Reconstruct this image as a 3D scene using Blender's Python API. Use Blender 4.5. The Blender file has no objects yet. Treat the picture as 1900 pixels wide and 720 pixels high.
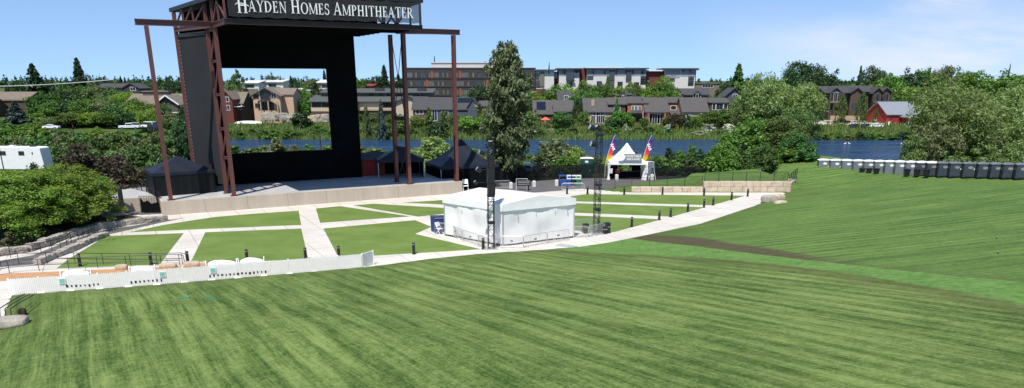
import bpy, math, random
import numpy as np
from mathutils import Vector, Matrix
random.seed(7)
PI = math.pi
scene = bpy.context.scene
COL = scene.collection

# ------------------------------------------------------------------ camera geometry
F, CX, CY, CAMH = 1377.0, 950.0, 600.0, 14.5
PITCH = math.atan2(450.0, F)
SP, CP = math.sin(PITCH), math.cos(PITCH)

def ray(x, y):
    v = (y - CY) / F; u = (x - CX) / F
    fwd = CP - v * SP; down = SP + v * CP
    return u / fwd, down / fwd

def G(x, y, z=0.0):
    """photo pixel -> point on the level plane z"""
    tx, td = ray(x, y); D = (CAMH - z) / td
    return Vector((tx * D, D, z))

def W(x, y, D):
    tx, td = ray(x, y)
    return Vector((tx * D, D, CAMH - td * D))

# ------------------------------------------------------------------ mesh helpers
class MB:
    def __init__(self): self.v = []; self.f = []
    def add(self, vs, fs):
        n = len(self.v); self.v += [tuple(p) for p in vs]; self.f += [tuple(i + n for i in f) for f in fs]
        return self
    def box(self, x0, y0, z0, x1, y1, z1):
        vs = [(x0,y0,z0),(x1,y0,z0),(x1,y1,z0),(x0,y1,z0),(x0,y0,z1),(x1,y0,z1),(x1,y1,z1),(x0,y1,z1)]
        return self.add(vs, [(0,3,2,1),(4,5,6,7),(0,1,5,4),(1,2,6,5),(2,3,7,6),(3,0,4,7)])
    def obox(self, c, s, rz=0.0):
        cr, sr = math.cos(rz), math.sin(rz); vs = []
        for dz in (-.5, .5):
            for dx, dy in ((-.5,-.5),(.5,-.5),(.5,.5),(-.5,.5)):
                x, y = dx*s[0], dy*s[1]
                vs.append((c[0]+x*cr-y*sr, c[1]+x*sr+y*cr, c[2]+dz*s[2]))
        return self.add(vs, [(0,3,2,1),(4,5,6,7),(0,1,5,4),(1,2,6,5),(2,3,7,6),(3,0,4,7)])
    def beam(self, p0, p1, w, h):
        p0, p1 = Vector(p0), Vector(p1); d = (p1-p0).normalized()
        up = Vector((0,0,1)) if abs(d.z) < .95 else Vector((0,1,0))
        a = d.cross(up).normalized(); b = a.cross(d)
        vs = []
        for p in (p0, p1):
            for i, j in ((-1,-1),(1,-1),(1,1),(-1,1)):
                vs.append(p + a*(i*w/2) + b*(j*h/2))
        return self.add(vs, [(0,1,2,3),(7,6,5,4),(0,4,5,1),(1,5,6,2),(2,6,7,3),(3,7,4,0)])
    def ibeam(self, p0, p1, w, h, t=.05, side=None):
        """an H section: two flanges and a web; SIDE is the direction the web runs in"""
        p0, p1 = Vector(p0), Vector(p1); d = (p1-p0).normalized()
        up = Vector(side) if side else (Vector((0,0,1)) if abs(d.z) < .95 else Vector((0,1,0)))
        a = d.cross(up).normalized(); b = a.cross(d)
        def bar(ca, cb, wa, wb):
            vs = []
            for p in (p0, p1):
                for i, j in ((-1,-1),(1,-1),(1,1),(-1,1)):
                    vs.append(p + a*(ca+i*wa/2) + b*(cb+j*wb/2))
            self.add(vs, [(0,1,2,3),(7,6,5,4),(0,4,5,1),(1,5,6,2),(2,6,7,3),(3,7,4,0)])
        bar(0, h/2-t/2, w, t); bar(0, -h/2+t/2, w, t); bar(0, 0, t, h-2*t)
        return self
    def tube(self, p0, p1, r0, r1=None, n=8, cap=True):
        r1 = r0 if r1 is None else r1
        p0, p1 = Vector(p0), Vector(p1); d = (p1-p0).normalized()
        up = Vector((0,0,1)) if abs(d.z) < .95 else Vector((0,1,0))
        a = d.cross(up).normalized(); b = a.cross(d); vs = []
        for p, r in ((p0, r0), (p1, r1)):
            for k in range(n):
                t = 2*PI*k/n; vs.append(p + a*(r*math.cos(t)) + b*(r*math.sin(t)))
        fs = [(k, (k+1)%n, n+(k+1)%n, n+k) for k in range(n)]
        if cap: fs += [tuple(range(n-1,-1,-1)), tuple(range(n, 2*n))]
        return self.add(vs, fs)
    def path(self, pts, r, n=6):
        for a, b in zip(pts[:-1], pts[1:]): self.tube(a, b, r, r, n)
        return self
    def prism(self, poly, z0, z1):
        n = len(poly)
        area = sum(poly[i][0]*poly[(i+1)%n][1]-poly[(i+1)%n][0]*poly[i][1] for i in range(n))
        if area < 0: poly = poly[::-1]
        vs = [(p[0],p[1],z0) for p in poly] + [(p[0],p[1],z1) for p in poly]
        return self.add(vs, [tuple(range(n-1,-1,-1)), tuple(range(n,2*n))] + [(i,(i+1)%n,n+(i+1)%n,n+i) for i in range(n)])
    def sheet(self, poly, z):
        n = len(poly)
        area = sum(poly[i][0]*poly[(i+1)%n][1]-poly[(i+1)%n][0]*poly[i][1] for i in range(n))
        if area < 0: poly = poly[::-1]
        return self.add([(p[0],p[1],z) for p in poly], [tuple(range(n))])
    def extrude_y(self, prof, y0, y1):
        """profile in x,z extruded along y"""
        n = len(prof)
        vs = [(p[0],y0,p[1]) for p in prof] + [(p[0],y1,p[1]) for p in prof]
        return self.add(vs, [tuple(range(n)), tuple(range(2*n-1,n-1,-1))] + [(i,n+i,n+(i+1)%n,(i+1)%n) for i in range(n)])
    def extrude_x(self, prof, x0, x1):
        n = len(prof)
        vs = [(x0,p[0],p[1]) for p in prof] + [(x1,p[0],p[1]) for p in prof]
        return self.add(vs, [tuple(range(n-1,-1,-1)), tuple(range(n,2*n))] + [(i,(i+1)%n,n+(i+1)%n,n+i) for i in range(n)])
    def lathe(self, prof, n=12, c=(0,0)):
        vs = []
        for r, z in prof:
            for k in range(n):
                t = 2*PI*k/n; vs.append((c[0]+r*math.cos(t), c[1]+r*math.sin(t), z))
        fs = [(i*n+k, i*n+(k+1)%n, (i+1)*n+(k+1)%n, (i+1)*n+k) for i in range(len(prof)-1) for k in range(n)]
        fs += [tuple(range(n-1,-1,-1)), tuple((len(prof)-1)*n+k for k in range(n))]
        return self.add(vs, fs)
    def rock(self, c, s, seed=0, rz=0.0, rnd_=.15):
        """a squarish weathered stone: subdivided box pushed about"""
        rnd = random.Random(seed); N = 4; idx = {}; vs = []; fs = []
        cr, sr = math.cos(rz), math.sin(rz)
        def pt(i, j, k):
            key = (i,j,k)
            if key not in idx:
                p = Vector((i/N*2-1, j/N*2-1, k/N*2-1)); l = p.length
                q = p * (1 - rnd_*max(0, l-1.0))
                q += Vector((rnd.uniform(-1,1), rnd.uniform(-1,1), rnd.uniform(-1,1)))*.07
                x, y, z = q.x*s[0]/2, q.y*s[1]/2, q.z*s[2]/2
                idx[key] = len(vs); vs.append((c[0]+x*cr-y*sr, c[1]+x*sr+y*cr, c[2]+z))
            return idx[key]
        for a in range(N):
            for b in range(N):
                fs += [(pt(a,b,0),pt(a,b+1,0),pt(a+1,b+1,0),pt(a+1,b,0)), (pt(a,b,N),pt(a+1,b,N),pt(a+1,b+1,N),pt(a,b+1,N)),
                       (pt(a,0,b),pt(a+1,0,b),pt(a+1,0,b+1),pt(a,0,b+1)), (pt(a,N,b),pt(a,N,b+1),pt(a+1,N,b+1),pt(a+1,N,b)),
                       (pt(0,a,b),pt(0,a,b+1),pt(0,a+1,b+1),pt(0,a+1,b)), (pt(N,a,b),pt(N,a+1,b),pt(N,a+1,b+1),pt(N,a,b+1))]
        return self.add(vs, fs)

def obj(name, mb, mat, parent=None, smooth=False, bevel=0.0):
    if isinstance(mb, MB):
        me = bpy.data.meshes.new(name); me.from_pydata(mb.v, [], mb.f); me.validate()
    else:
        me = mb
    if mat is not None and not me.materials: me.materials.append(mat)
    if smooth: me.polygons.foreach_set('use_smooth', [True]*len(me.polygons))
    o = bpy.data.objects.new(name, me); COL.objects.link(o)
    if parent is not None: o.parent = parent
    if bevel:
        b = o.modifiers.new('bevel', 'BEVEL'); b.width = bevel; b.segments = 2; b.limit_method = 'ANGLE'
    return o

def tag(o, label=None, cat=None, group=None, kind=None):
    if label: o['label'] = label
    if cat: o['category'] = cat
    if group: o['group'] = group
    if kind: o['kind'] = kind
    return o

def thing(name, label, cat, loc=(0,0,0), rz=0.0, group=None, scale=None):
    o = bpy.data.objects.new(name, None); COL.objects.link(o); o.empty_display_size = .3
    o.location = loc; o.rotation_euler = (0,0,rz)
    if scale: o.scale = scale
    return tag(o, label, cat, group)

def copy_tree(o, parent=None):
    c = o.copy(); COL.objects.link(c)
    if parent is not None: c.parent = parent
    for ch in list(o.children): copy_tree(ch, c)
    return c

ORD = ['first','second','third','fourth','fifth','sixth','seventh','eighth','ninth','tenth','eleventh','twelfth','thirteenth',
       'fourteenth','fifteenth','sixteenth','seventeenth','eighteenth','nineteenth','twentieth']

# ------------------------------------------------------------------ materials
def nodes_of(m):
    m.use_nodes = True; nt = m.node_tree; nt.nodes.clear(); return nt
def N(nt, t, **kw):
    n = nt.nodes.new(t)
    for k, v in kw.items():
        if k in ('inp',):
            for kk, vv in v.items(): n.inputs[kk].default_value = vv
        else: setattr(n, k, v)
    return n
def c4(c): return (c[0], c[1], c[2], 1.0)
def mix_rgb(nt, fac, a, b, blend='MIX'):
    m = N(nt, 'ShaderNodeMix', data_type='RGBA', blend_type=blend)
    for s, v in ((0, fac), (6, a), (7, b)):
        if hasattr(v, 'links'): nt.links.new(v, m.inputs[s])
        elif isinstance(v, (int, float)): m.inputs[s].default_value = v
        else: m.inputs[s].default_value = c4(v)
    return m.outputs[2]
def math_n(nt, op, a, b=None, c=None, clamp=False):
    m = N(nt, 'ShaderNodeMath', operation=op, use_clamp=clamp)
    for i, v in enumerate((a, b, c)):
        if v is None: continue
        if hasattr(v, 'links'): nt.links.new(v, m.inputs[i])
        else: m.inputs[i].default_value = v
    return m.outputs[0]
def maprange(nt, v, a, b, c=0.0, d=1.0):
    m = N(nt, 'ShaderNodeMapRange', clamp=True); nt.links.new(v, m.inputs[0])
    for i, x in enumerate((a, b, c, d)): m.inputs[i+1].default_value = x
    return m.outputs[0]
def noise(nt, vec, scale, detail=4, rough=.55, dist=0.0):
    n = N(nt, 'ShaderNodeTexNoise', inp={'Scale': scale, 'Detail': detail, 'Roughness': rough, 'Distortion': dist})
    if vec is not None: nt.links.new(vec, n.inputs['Vector'])
    return n.outputs['Fac']
def mapping(nt, vec, scale=(1,1,1), rot=(0,0,0), loc=(0,0,0)):
    m = N(nt, 'ShaderNodeMapping'); nt.links.new(vec, m.inputs[0])
    m.inputs['Scale'].default_value = scale; m.inputs['Rotation'].default_value = rot; m.inputs['Location'].default_value = loc
    return m.outputs[0]
def finish(nt, col, rough=.7, metal=0.0, spec=.3, bump=None, bstr=.3, bdist=.02, alpha=None):
    b = N(nt, 'ShaderNodeBsdfPrincipled'); o = N(nt, 'ShaderNodeOutputMaterial')
    if hasattr(col, 'links'): nt.links.new(col, b.inputs['Base Color'])
    else: b.inputs['Base Color'].default_value = c4(col)
    if hasattr(rough, 'links'): nt.links.new(rough, b.inputs['Roughness'])
    else: b.inputs['Roughness'].default_value = rough
    b.inputs['Metallic'].default_value = metal; b.inputs['Specular IOR Level'].default_value = spec
    if bump is not None:
        bn = N(nt, 'ShaderNodeBump', inp={'Strength': bstr, 'Distance': bdist}); nt.links.new(bump, bn.inputs['Height'])
        nt.links.new(bn.outputs[0], b.inputs['Normal'])
    if alpha is not None: b.inputs['Alpha'].default_value = alpha
    nt.links.new(b.outputs[0], o.inputs[0])
    return b

_mc = {}
def mat(name, col, rough=.7, var=.18, scale=2.0, bump=0.0, metal=0.0, spec=.3, col2=None, bscale=None, alpha=None, streak=False):
    if name in _mc: return _mc[name]
    m = bpy.data.materials.new(name); nt = nodes_of(m)
    tc = N(nt, 'ShaderNodeTexCoord').outputs['Object']
    vec = mapping(nt, tc, (1,1,.18)) if streak else tc
    n1 = noise(nt, vec, scale, 6, .6); n2 = noise(nt, tc, scale*7, 3, .5)
    fac = maprange(nt, math_n(nt, 'ADD', math_n(nt, 'MULTIPLY', n1, .7), math_n(nt, 'MULTIPLY', n2, .3)), .32, .68)
    lo = [c*(1-var) for c in col]; hi = col2 or [min(1, c*(1+var)) for c in col]
    cc = mix_rgb(nt, fac, lo, hi)
    bmp = noise(nt, tc, bscale or scale*6, 5, .6) if bump else None
    finish(nt, cc, rough, metal, spec, bmp, bump, .03, alpha)
    _mc[name] = m; return m

def foliage(name, dark, light, trans=.3, hue=.06):
    if name in _mc: return _mc[name]
    m = bpy.data.materials.new(name); nt = nodes_of(m)
    g = N(nt, 'ShaderNodeNewGeometry').outputs['Random Per Island']
    oi = N(nt, 'ShaderNodeObjectInfo').outputs['Random']
    cc = mix_rgb(nt, g, dark, light)
    hs = N(nt, 'ShaderNodeHueSaturation')
    nt.links.new(maprange(nt, oi, 0, 1, .5-hue*.5, .5+hue*.5), hs.inputs['Hue'])
    nt.links.new(maprange(nt, math_n(nt, 'FRACT', math_n(nt, 'MULTIPLY', oi, 7.3)), 0, 1, .72, 1.25), hs.inputs['Value'])
    nt.links.new(cc, hs.inputs['Color'])
    d = N(nt, 'ShaderNodeBsdfDiffuse'); t = N(nt, 'ShaderNodeBsdfTranslucent'); mx = N(nt, 'ShaderNodeMixShader', inp={0: trans})
    gl = N(nt, 'ShaderNodeBsdfGlossy', inp={'Roughness': .5}); m2 = N(nt, 'ShaderNodeMixShader', inp={0: .025})
    o = N(nt, 'ShaderNodeOutputMaterial')
    nt.links.new(hs.outputs[0], d.inputs[0]); nt.links.new(mix_rgb(nt, .5, hs.outputs[0], (light[0]*1.4, light[1]*1.3, light[2]*.6)), t.inputs[0])
    nt.links.new(d.outputs[0], mx.inputs[1]); nt.links.new(t.outputs[0], mx.inputs[2])
    nt.links.new(mx.outputs[0], m2.inputs[1]); nt.links.new(gl.outputs[0], m2.inputs[2]); nt.links.new(m2.outputs[0], o.inputs[0])
    _mc[name] = m; return m

M = {}
M['concrete'] = mat('pale_concrete', (.64,.575,.51), .85, .10, .35, .15, bscale=20)
M['stage_concrete'] = mat('stage_wall_concrete', (.47,.40,.32), .85, .14, .7, .2, streak=True)
M['stage_floor'] = mat('stage_floor_concrete', (.40,.395,.39), .7, .18, .5, .1)
M['asphalt'] = mat('asphalt', (.115,.108,.108), .9, .2, .6, .3, bscale=40)
M['rust'] = mat('red_brown_painted_steel', (.120,.043,.036), .45, .22, 1.2, .05, spec=.5, streak=True)
M['dark_steel'] = mat('dark_brown_steel', (.035,.022,.02), .5, .25, 1.2)
M['black_fabric'] = mat('black_fabric', (.0055,.0065,.0075), .95, .3, .5, .2, spec=.05)
M['grey_scrim'] = mat('charcoal_scrim', (.030,.031,.033), .9, .15, .25, .1, spec=.1)
M['black_metal'] = mat('black_metal', (.014,.014,.016), .45, .2, 3, spec=.5)
def vinyl():
    m = bpy.data.materials.new('white_vinyl'); nt = nodes_of(m); tc = N(nt, 'ShaderNodeTexCoord').outputs['Object']
    c = mix_rgb(nt, noise(nt, tc, .6, 5), (.86,.845,.82), (.91,.90,.88)); b = N(nt, 'ShaderNodeBsdfPrincipled', inp={'Roughness': .5, 'Specular IOR Level': .3}); t = N(nt, 'ShaderNodeBsdfTranslucent')
    bn = N(nt, 'ShaderNodeBump', inp={'Strength': .55, 'Distance': .03}); nt.links.new(noise(nt, tc, 1.6, 5, .6), bn.inputs['Height']); nt.links.new(bn.outputs[0], b.inputs['Normal'])
    nt.links.new(c, b.inputs['Base Color']); nt.links.new(c, t.inputs[0]); mx = N(nt, 'ShaderNodeMixShader', inp={0: .16}); o = N(nt, 'ShaderNodeOutputMaterial')
    nt.links.new(b.outputs[0], mx.inputs[1]); nt.links.new(t.outputs[0], mx.inputs[2]); nt.links.new(mx.outputs[0], o.inputs[0]); return m
M['white_vinyl'] = vinyl()
M['white_paint'] = mat('white_paint', (.78,.78,.76), .5, .05, 2)
M['white_plastic'] = mat('white_plastic', (.86,.825,.79), .45, .05, 3)
M['galv'] = mat('galvanised_steel', (.55,.56,.57), .4, .12, 4, metal=.6)
M['stone'] = mat('tan_block_stone', (.47,.37,.26), .9, .22, 1.4, .5, col2=(.62,.52,.40))
M['grey_stone'] = mat('grey_stone', (.30,.265,.22), .9, .3, 1.6, .6, col2=(.48,.43,.36))
M['warm_rock'] = mat('sandstone_boulder', (.46,.37,.27), .9, .25, 1.5, .5)
M['mulch'] = mat('orange_bark', (.46,.26,.13), .95, .3, 3, .6)
M['soil'] = mat('dark_soil', (.05,.038,.025), .95, .4, 1.5, .6)
M['trunk'] = mat('bark', (.085,.062,.045), .9, .35, 4, .5)
M['grey_roof'] = mat('grey_shingles', (.085,.078,.074), .85, .16, .9, .3)
M['dark_roof'] = mat('charcoal_shingles', (.062,.060,.062), .85, .16, .9, .3)
M['green_roof'] = mat('green_grey_shingles', (.080,.088,.084), .85, .16, .9, .3)
M['tan_roof'] = mat('taupe_shingles', (.185,.150,.115), .9, .15, .9, .3)
M['metal_roof'] = mat('standing_seam_metal', (.30,.32,.34), .4, .08, 1, metal=.3)
M['beige'] = mat('beige_siding', (.40,.30,.20), .8, .1, 1)
M['cream'] = mat('cream_stucco', (.50,.42,.30), .85, .1, 1)
M['peach'] = mat('peach_stucco', (.52,.35,.235), .85, .08, 1)
M['brown_wall'] = mat('brown_siding', (.085,.058,.042), .8, .2, 1)
M['taupe_wall'] = mat('taupe_siding', (.17,.14,.11), .8, .2, 1)
M['brick'] = mat('orange_brick', (.34,.135,.07), .85, .22, 2.5, .3)
M['dark_brick'] = mat('dark_red_brick', (.15,.045,.035), .85, .22, 2.5, .3)
M['office'] = mat('dark_office_cladding', (.050,.042,.040), .7, .2, .8)
M['orange_panel'] = mat('orange_cladding', (.30,.075,.035), .6, .12, 2)
M['white_wall'] = mat('pale_stucco', (.60,.57,.53), .8, .06, .6)
M['grey_wall'] = mat('grey_cladding', (.27,.28,.31), .7, .08, .6)
M['slate_wall'] = mat('slate_blue_siding', (.075,.085,.105), .8, .12, 1)
M['barn_red'] = mat('barn_red_boards', (.27,.030,.026), .75, .18, 1.2)
M['glass'] = mat('window_glass', (.025,.032,.038), .06, .3, .4, spec=.8)
M['pale_glass'] = mat('curtained_glass', (.12,.12,.11), .15, .4, .6, spec=.7)
M['solar'] = mat('solar_glass', (.007,.009,.02), .2, .15, 1, spec=.7)
M['tyre'] = mat('tyre_rubber', (.012,.012,.012), .9, .1, 3)
M['rim'] = mat('alloy_rim', (.4,.4,.42), .3, .1, 3, metal=.8)
M['potty_grey'] = mat('grey_toilet_plastic', (.165,.182,.20), .45, .10, 1.5, spec=.4)
M['potty_shaded'] = mat('shade_painted_toilet_plastic', (.046,.055,.068), .45, .2, 1.5, spec=.4)  # dappled tree shade put into the plastic's colour
M['potty_green'] = mat('green_toilet_plastic', (.012,.07,.06), .45, .15, 1.5)
M['blue_plastic'] = mat('blue_plastic', (.02,.085,.33), .45, .12, 2)
M['navy'] = mat('navy_tarp', (.03,.055,.19), .6, .3, 1.5, .4)
M['green_plastic'] = mat('green_plastic', (.02,.2,.09), .45, .12, 2)
M['teal_sign'] = mat('teal_sign', (.25,.52,.47), .5, .1, 3)
M['sign_grey'] = mat('grey_sign_vinyl', (.25,.25,.25), .5, .08, 2)
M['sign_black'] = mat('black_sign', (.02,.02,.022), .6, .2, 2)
M['white_letter'] = mat('white_lettering', (.82,.82,.80), .5, .02, 2)
M['red_cloth'] = mat('red_cloth', (.5,.07,.04), .8, .1, 3)
M['skin'] = mat('skin', (.42,.25,.17), .6, .08, 6)
M['denim'] = mat('dark_denim', (.03,.04,.07), .9, .2, 6)
M['hair'] = mat('dark_hair', (.03,.02,.015), .7, .2, 8)
M['orange_cloth'] = mat('orange_umbrella_cloth', (.62,.13,.07), .7, .08, 3)
M['timber'] = mat('weathered_timber', (.20,.14,.09), .85, .25, 3)

# foliage
FO = {
 'leaf':   foliage('leaf_mid',   (0.032,0.080,0.014), (0.138,0.268,0.043)),
 'bright': foliage('leaf_bright',(0.065,0.138,0.017), (0.217,0.377,0.058), .35),
 'yellow': foliage('leaf_lime',  (.065,.120,.018), (.230,.360,.058), .35),
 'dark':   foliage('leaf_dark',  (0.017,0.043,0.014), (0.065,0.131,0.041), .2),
 'conifer':foliage('needle_dark',(0.013,0.032,0.014), (0.046,0.087,0.038), .12),
  'pine':   foliage('needle_olive',(.040,.054,.022), (.185,.215,.092), .22),
 'spruce': foliage('needle_blue',(0.029,0.052,0.043), (0.102,0.145,0.123), .12),
   'willow': foliage('leaf_willow',(.085,.140,.042), (.290,.420,.135), .38, .04),
 'plum':   foliage('leaf_plum',  (.024,.020,.014), (.085,.070,.042), .25),
 'shrub':  foliage('leaf_shrub', (0.041,0.087,0.020), (0.152,0.254,0.065), .3, .1),
 'olive':  foliage('leaf_olive', (0.065,0.087,0.032), (0.217,0.261,0.109), .3),
 'bloom':  foliage('white_bloom',(.10,.16,.06), (.75,.76,.66), .2),
 'gold':   foliage('yellow_bloom',(.16,.17,.02), (.55,.48,.04), .2),
 'reed':   foliage('reed_blades',(0.087,0.131,0.032), (0.275,0.348,0.094), .3, .05),
}
# ------------------------------------------------------------------ terrain
YP = [-400, 0, 112, 130, 165, 178, 188, 230, 240, 254, 330, 420, 600, 900, 1600, 6000]
ZP = [0, 0, 0, -.5, -2.0, -3.2, -4.6, -4.6, -3.1, .2, 2.5, 6.0, 9.0, 13.0, 14.0, 14.0]
ZL = [0, 0, 0, -.3, -1.2, -1.3, -1.3, -1.2, -.9, .2, 2.5, 6.0, 9.0, 13.0, 14.0, 14.0]
def sstep(a, b, x): t = np.clip((x-a)/(b-a), 0, 1); return t*t*(3-2*t)

EDGE_PX = [(-260,700),(0,606),(22,548),(300,528),(500,511),(694,494),(800,480),(890,471),(1000,464),(1075,458),(1130,450),(1190,438),
           (1300,415),(1400,382),(1462,357)]
EDGE = [G(x, y).to_2d() for x, y in EDGE_PX]
WALL_A = G(1172,357).to_2d(); WALL_M = G(1305,357).to_2d(); WALL_B = G(1462,357).to_2d()
LAWN_A = G(1112,352).to_2d()
PLAZA_EDGE = EDGE + [WALL_M, WALL_A, LAWN_A]
ROAD_PX = [G(a, b) for a, b in ((1106,352),(1172,345.5),(1240,339),(1330,333),(1400,328))]
ROAD_X = [p.x for p in ROAD_PX]; ROAD_Y = [p.y for p in ROAD_PX]
POLY = [(-200, 20)] + [tuple(p) for p in PLAZA_EDGE] + [(LAWN_A.x-2, 112), (LAWN_A.x-2, 300), (-400, 300), (-400, 20)]

def inside(px, py, poly):
    r = np.zeros(px.shape, bool); n = len(poly)
    for i in range(n):
        x0, y0 = poly[i]; x1, y1 = poly[(i+1)%n]
        if y0 == y1: continue
        c = ((y0 > py) != (y1 > py)) & (px < (x1-x0)*(py-y0)/(y1-y0)+x0)
        r ^= c
    return r
def polydist(px, py, pts):
    d = np.full(px.shape, 1e9)
    for a, b in zip(pts[:-1], pts[1:]):
        ax, ay, bx, by = a[0], a[1], b[0], b[1]
        l = (bx-ax)**2+(by-ay)**2
        t = np.clip(((px-ax)*(bx-ax)+(py-ay)*(by-ay))/l, 0, 1)
        d = np.minimum(d, np.hypot(px-ax-t*(bx-ax), py-ay-t*(by-ay)))
    return d
CRA = Vector((48.0, 116.0)); CRB = Vector((61.0, 88.0)); CRC = Vector((78.0, 55.0))
def terrain(x, y):
    """(ground height without the lawn's hill, the hill's height above it, distance out from the plaza's edge)"""
    x = np.asarray(x, float); y = np.asarray(y, float)
    z0 = np.interp(y, YP, ZP); zl = np.interp(y, YP, ZL)
    k = sstep(-.53, -.45, x/np.maximum(y, 1))
    base = zl*(1-k)+z0*k
    ins = inside(x, y, POLY)
    d = polydist(x, y, [tuple(p) for p in PLAZA_EDGE])
    d = np.where(ins, -d, d)
    hill = np.minimum(.35*d, .06+.122*d)
    hill = np.where(d > 0, hill, np.maximum(hill, -.12))
    hill = 8.2*np.tanh(hill/8.2) if False else np.minimum(hill, 8.0)
    # behind the block wall
    t = (x-WALL_A.x)/(WALL_B.x-WALL_A.x)
    yw = WALL_A.y
    hw = np.interp(x, [LAWN_A.x, WALL_A.x, WALL_M.x-.3, WALL_M.x+.3, WALL_B.x, WALL_B.x+3], [.0, .62, .72, 1.38, 1.42, 0.3])
    behind = sstep(yw+.3, yw+1.0, y)*(x > LAWN_A.x)*(x < WALL_B.x+3)*(d > 0)
    hill = np.where(behind > 0, np.maximum(hill*.0 + (hw+.012*(y-yw))*behind, np.minimum(hill, hw+.02*(y-yw))), hill)
    hill = hill*np.where((x > LAWN_A.x-2) & (x < ROAD_X[-1]) & (y > yw+1), 1-sstep(-2.5, .3, y-np.interp(x, ROAD_X, ROAD_Y)), 1)
    # beyond the crest the bank falls to the river
    nx, ny = (CRB.y-CRA.y), -(CRB.x-CRA.x); l = math.hypot(nx, ny); nx, ny = -nx/l, -ny/l
    c1 = (x-CRA.x)*nx+(y-CRA.y)*ny
    c2 = y-122
    c = np.maximum(np.where(y < 112, c1, np.maximum(c1, c2)), c2)
    hill = hill*(1-sstep(4, 26, c))
    return base, hill, d
def gz(x, y):
    b, h, d = terrain(np.array([x]), np.array([y])); return float((b+h)[0])
def L(x, y):
    """photo pixel -> point on the lawn / ground surface"""
    tx, td = ray(x, y)
    D = np.arange(8, 400, .1); b, h, d = terrain(tx*D, D)
    below = (CAMH-td*D) <= (b+h)
    i = int(np.argmax(below)) if below.any() else len(D)-1
    return Vector((tx*D[i], D[i], CAMH-td*D[i]))

def axis(core0, core1, step, lo, hi, grow=1.18):
    a = list(np.arange(core0, core1+1e-6, step)); s = step; p = core1
    while p < hi: s *= grow; p += s; a.append(p)
    s = step; p = core0; pre = []
    while p > lo: s *= grow; p -= s; pre.append(p)
    return np.array(pre[::-1]+a)

def grid_mesh(name, xs, ys, zf, keep=None, attrs=None):
    X, Y = np.meshgrid(xs, ys); Z = zf(X, Y); nx, ny = len(xs), len(ys)
    idx = np.arange(nx*ny).reshape(ny, nx)
    q = np.stack([idx[:-1,:-1], idx[:-1,1:], idx[1:,1:], idx[1:,:-1]], -1).reshape(-1, 4)
    if keep is not None:
        kx = (X[:-1,:-1]+X[1:,1:])/2; ky = (Y[:-1,:-1]+Y[1:,1:])/2
        q = q[keep(kx, ky).reshape(-1)]
    used = np.unique(q); remap = np.full(nx*ny, -1); remap[used] = np.arange(len(used))
    V = np.stack([X, Y, Z], -1).reshape(-1, 3)[used]
    me = mesh_np(name, V, remap[q])
    me.polygons.foreach_set('use_smooth', [True]*len(me.polygons))
    if attrs:
        for an, fn in attrs.items():
            at = me.attributes.new(an, 'FLOAT', 'POINT'); at.data.foreach_set('value', fn(V[:,0], V[:,1]).astype(np.float32))
    return me
def mesh_np(name, V, Q):
    me = bpy.data.meshes.new(name); me.vertices.add(len(V)); me.vertices.foreach_set('co', V.astype(np.float32).ravel())
    k = Q.shape[1]; me.loops.add(Q.size); me.loops.foreach_set('vertex_index', Q.astype(np.int32).ravel())
    me.polygons.add(len(Q)); me.polygons.foreach_set('loop_start', np.arange(0, Q.size, k, dtype=np.int32))
    me.polygons.foreach_set('loop_total', np.full(len(Q), k, dtype=np.int32))
    me.update(calc_edges=True); return me

# wild ground material: dry grass and green cover
def wild_ground():
    m = bpy.data.materials.new('wild_ground'); nt = nodes_of(m); tc = N(nt, 'ShaderNodeTexCoord').outputs['Object']
    a = maprange(nt, noise(nt, tc, .08, 6), .4, .62); b = maprange(nt, noise(nt, tc, 1.3, 6, .7), .35, .65)
    c = mix_rgb(nt, a, (.06,.10,.025), (.15,.15,.06)); c = mix_rgb(nt, b, c, (.045,.085,.02))
    finish(nt, c, .95, 0, .1, noise(nt, tc, 3, 6, .7), .8, .15); return m
GX = axis(-60, 85, 1.5, -2500, 2500, 1.22); GY = axis(-10, 130, 1.5, -300, 5500, 1.12)
def ground_z(X, Y):
    b, h, d = terrain(X, Y)
    return b + np.where(h > .05, h-.25*np.minimum(1, h/.3), -.06)
gm = grid_mesh('ground', GX, GY, ground_z)
tag(obj('ground', gm, wild_ground()), kind='structure')

# ---- lawn
SOD_UP = [L(x, y) for x, y in ((1175,443),(1215,449),(1300,458),(1400,471),(1500,483),(1600,494),(1750,510),(1900,524),(2100,548))]
SOD_LO = [L(x, y) for x, y in ((1020,462),(1100,469),(1200,473),(1300,479),(1400,486),(1500,497),(1600,512),(1700,528),(1800,546),(1900,565),(2100,612))]
DIRT_UP = [L(x, y) for x, y in ((1165,436),(1215,436),(1260,438),(1300,441),(1360,452),(1420,460),(1500,473),(1600,487),(1750,504),(1900,518),(2100,540))]
def signed(pts):
    P = [(p.x, p.y) for p in pts]
    # extend both ends
    e0 = Vector(P[0])-Vector(P[1]); e1 = Vector(P[-1])-Vector(P[-2])
    Q = [tuple(Vector(P[0])+e0.normalized()*.5)]+P+[tuple(Vector(P[-1])+e1.normalized()*80)]
    def f(x, y):
        d = np.full(x.shape, 1e9); s = np.zeros(x.shape)
        for a, b in zip(Q[:-1], Q[1:]):
            l = (b[0]-a[0])**2+(b[1]-a[1])**2
            t = np.clip(((x-a[0])*(b[0]-a[0])+(y-a[1])*(b[1]-a[1]))/l, 0, 1)
            dd = np.hypot(x-a[0]-t*(b[0]-a[0]), y-a[1]-t*(b[1]-a[1]))
            cr = (b[0]-a[0])*(y-a[1])-(b[1]-a[1])*(x-a[0])
            u = dd < d; d = np.where(u, dd, d); s = np.where(u, np.sign(cr), s)
        return d*s
    return f
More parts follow.
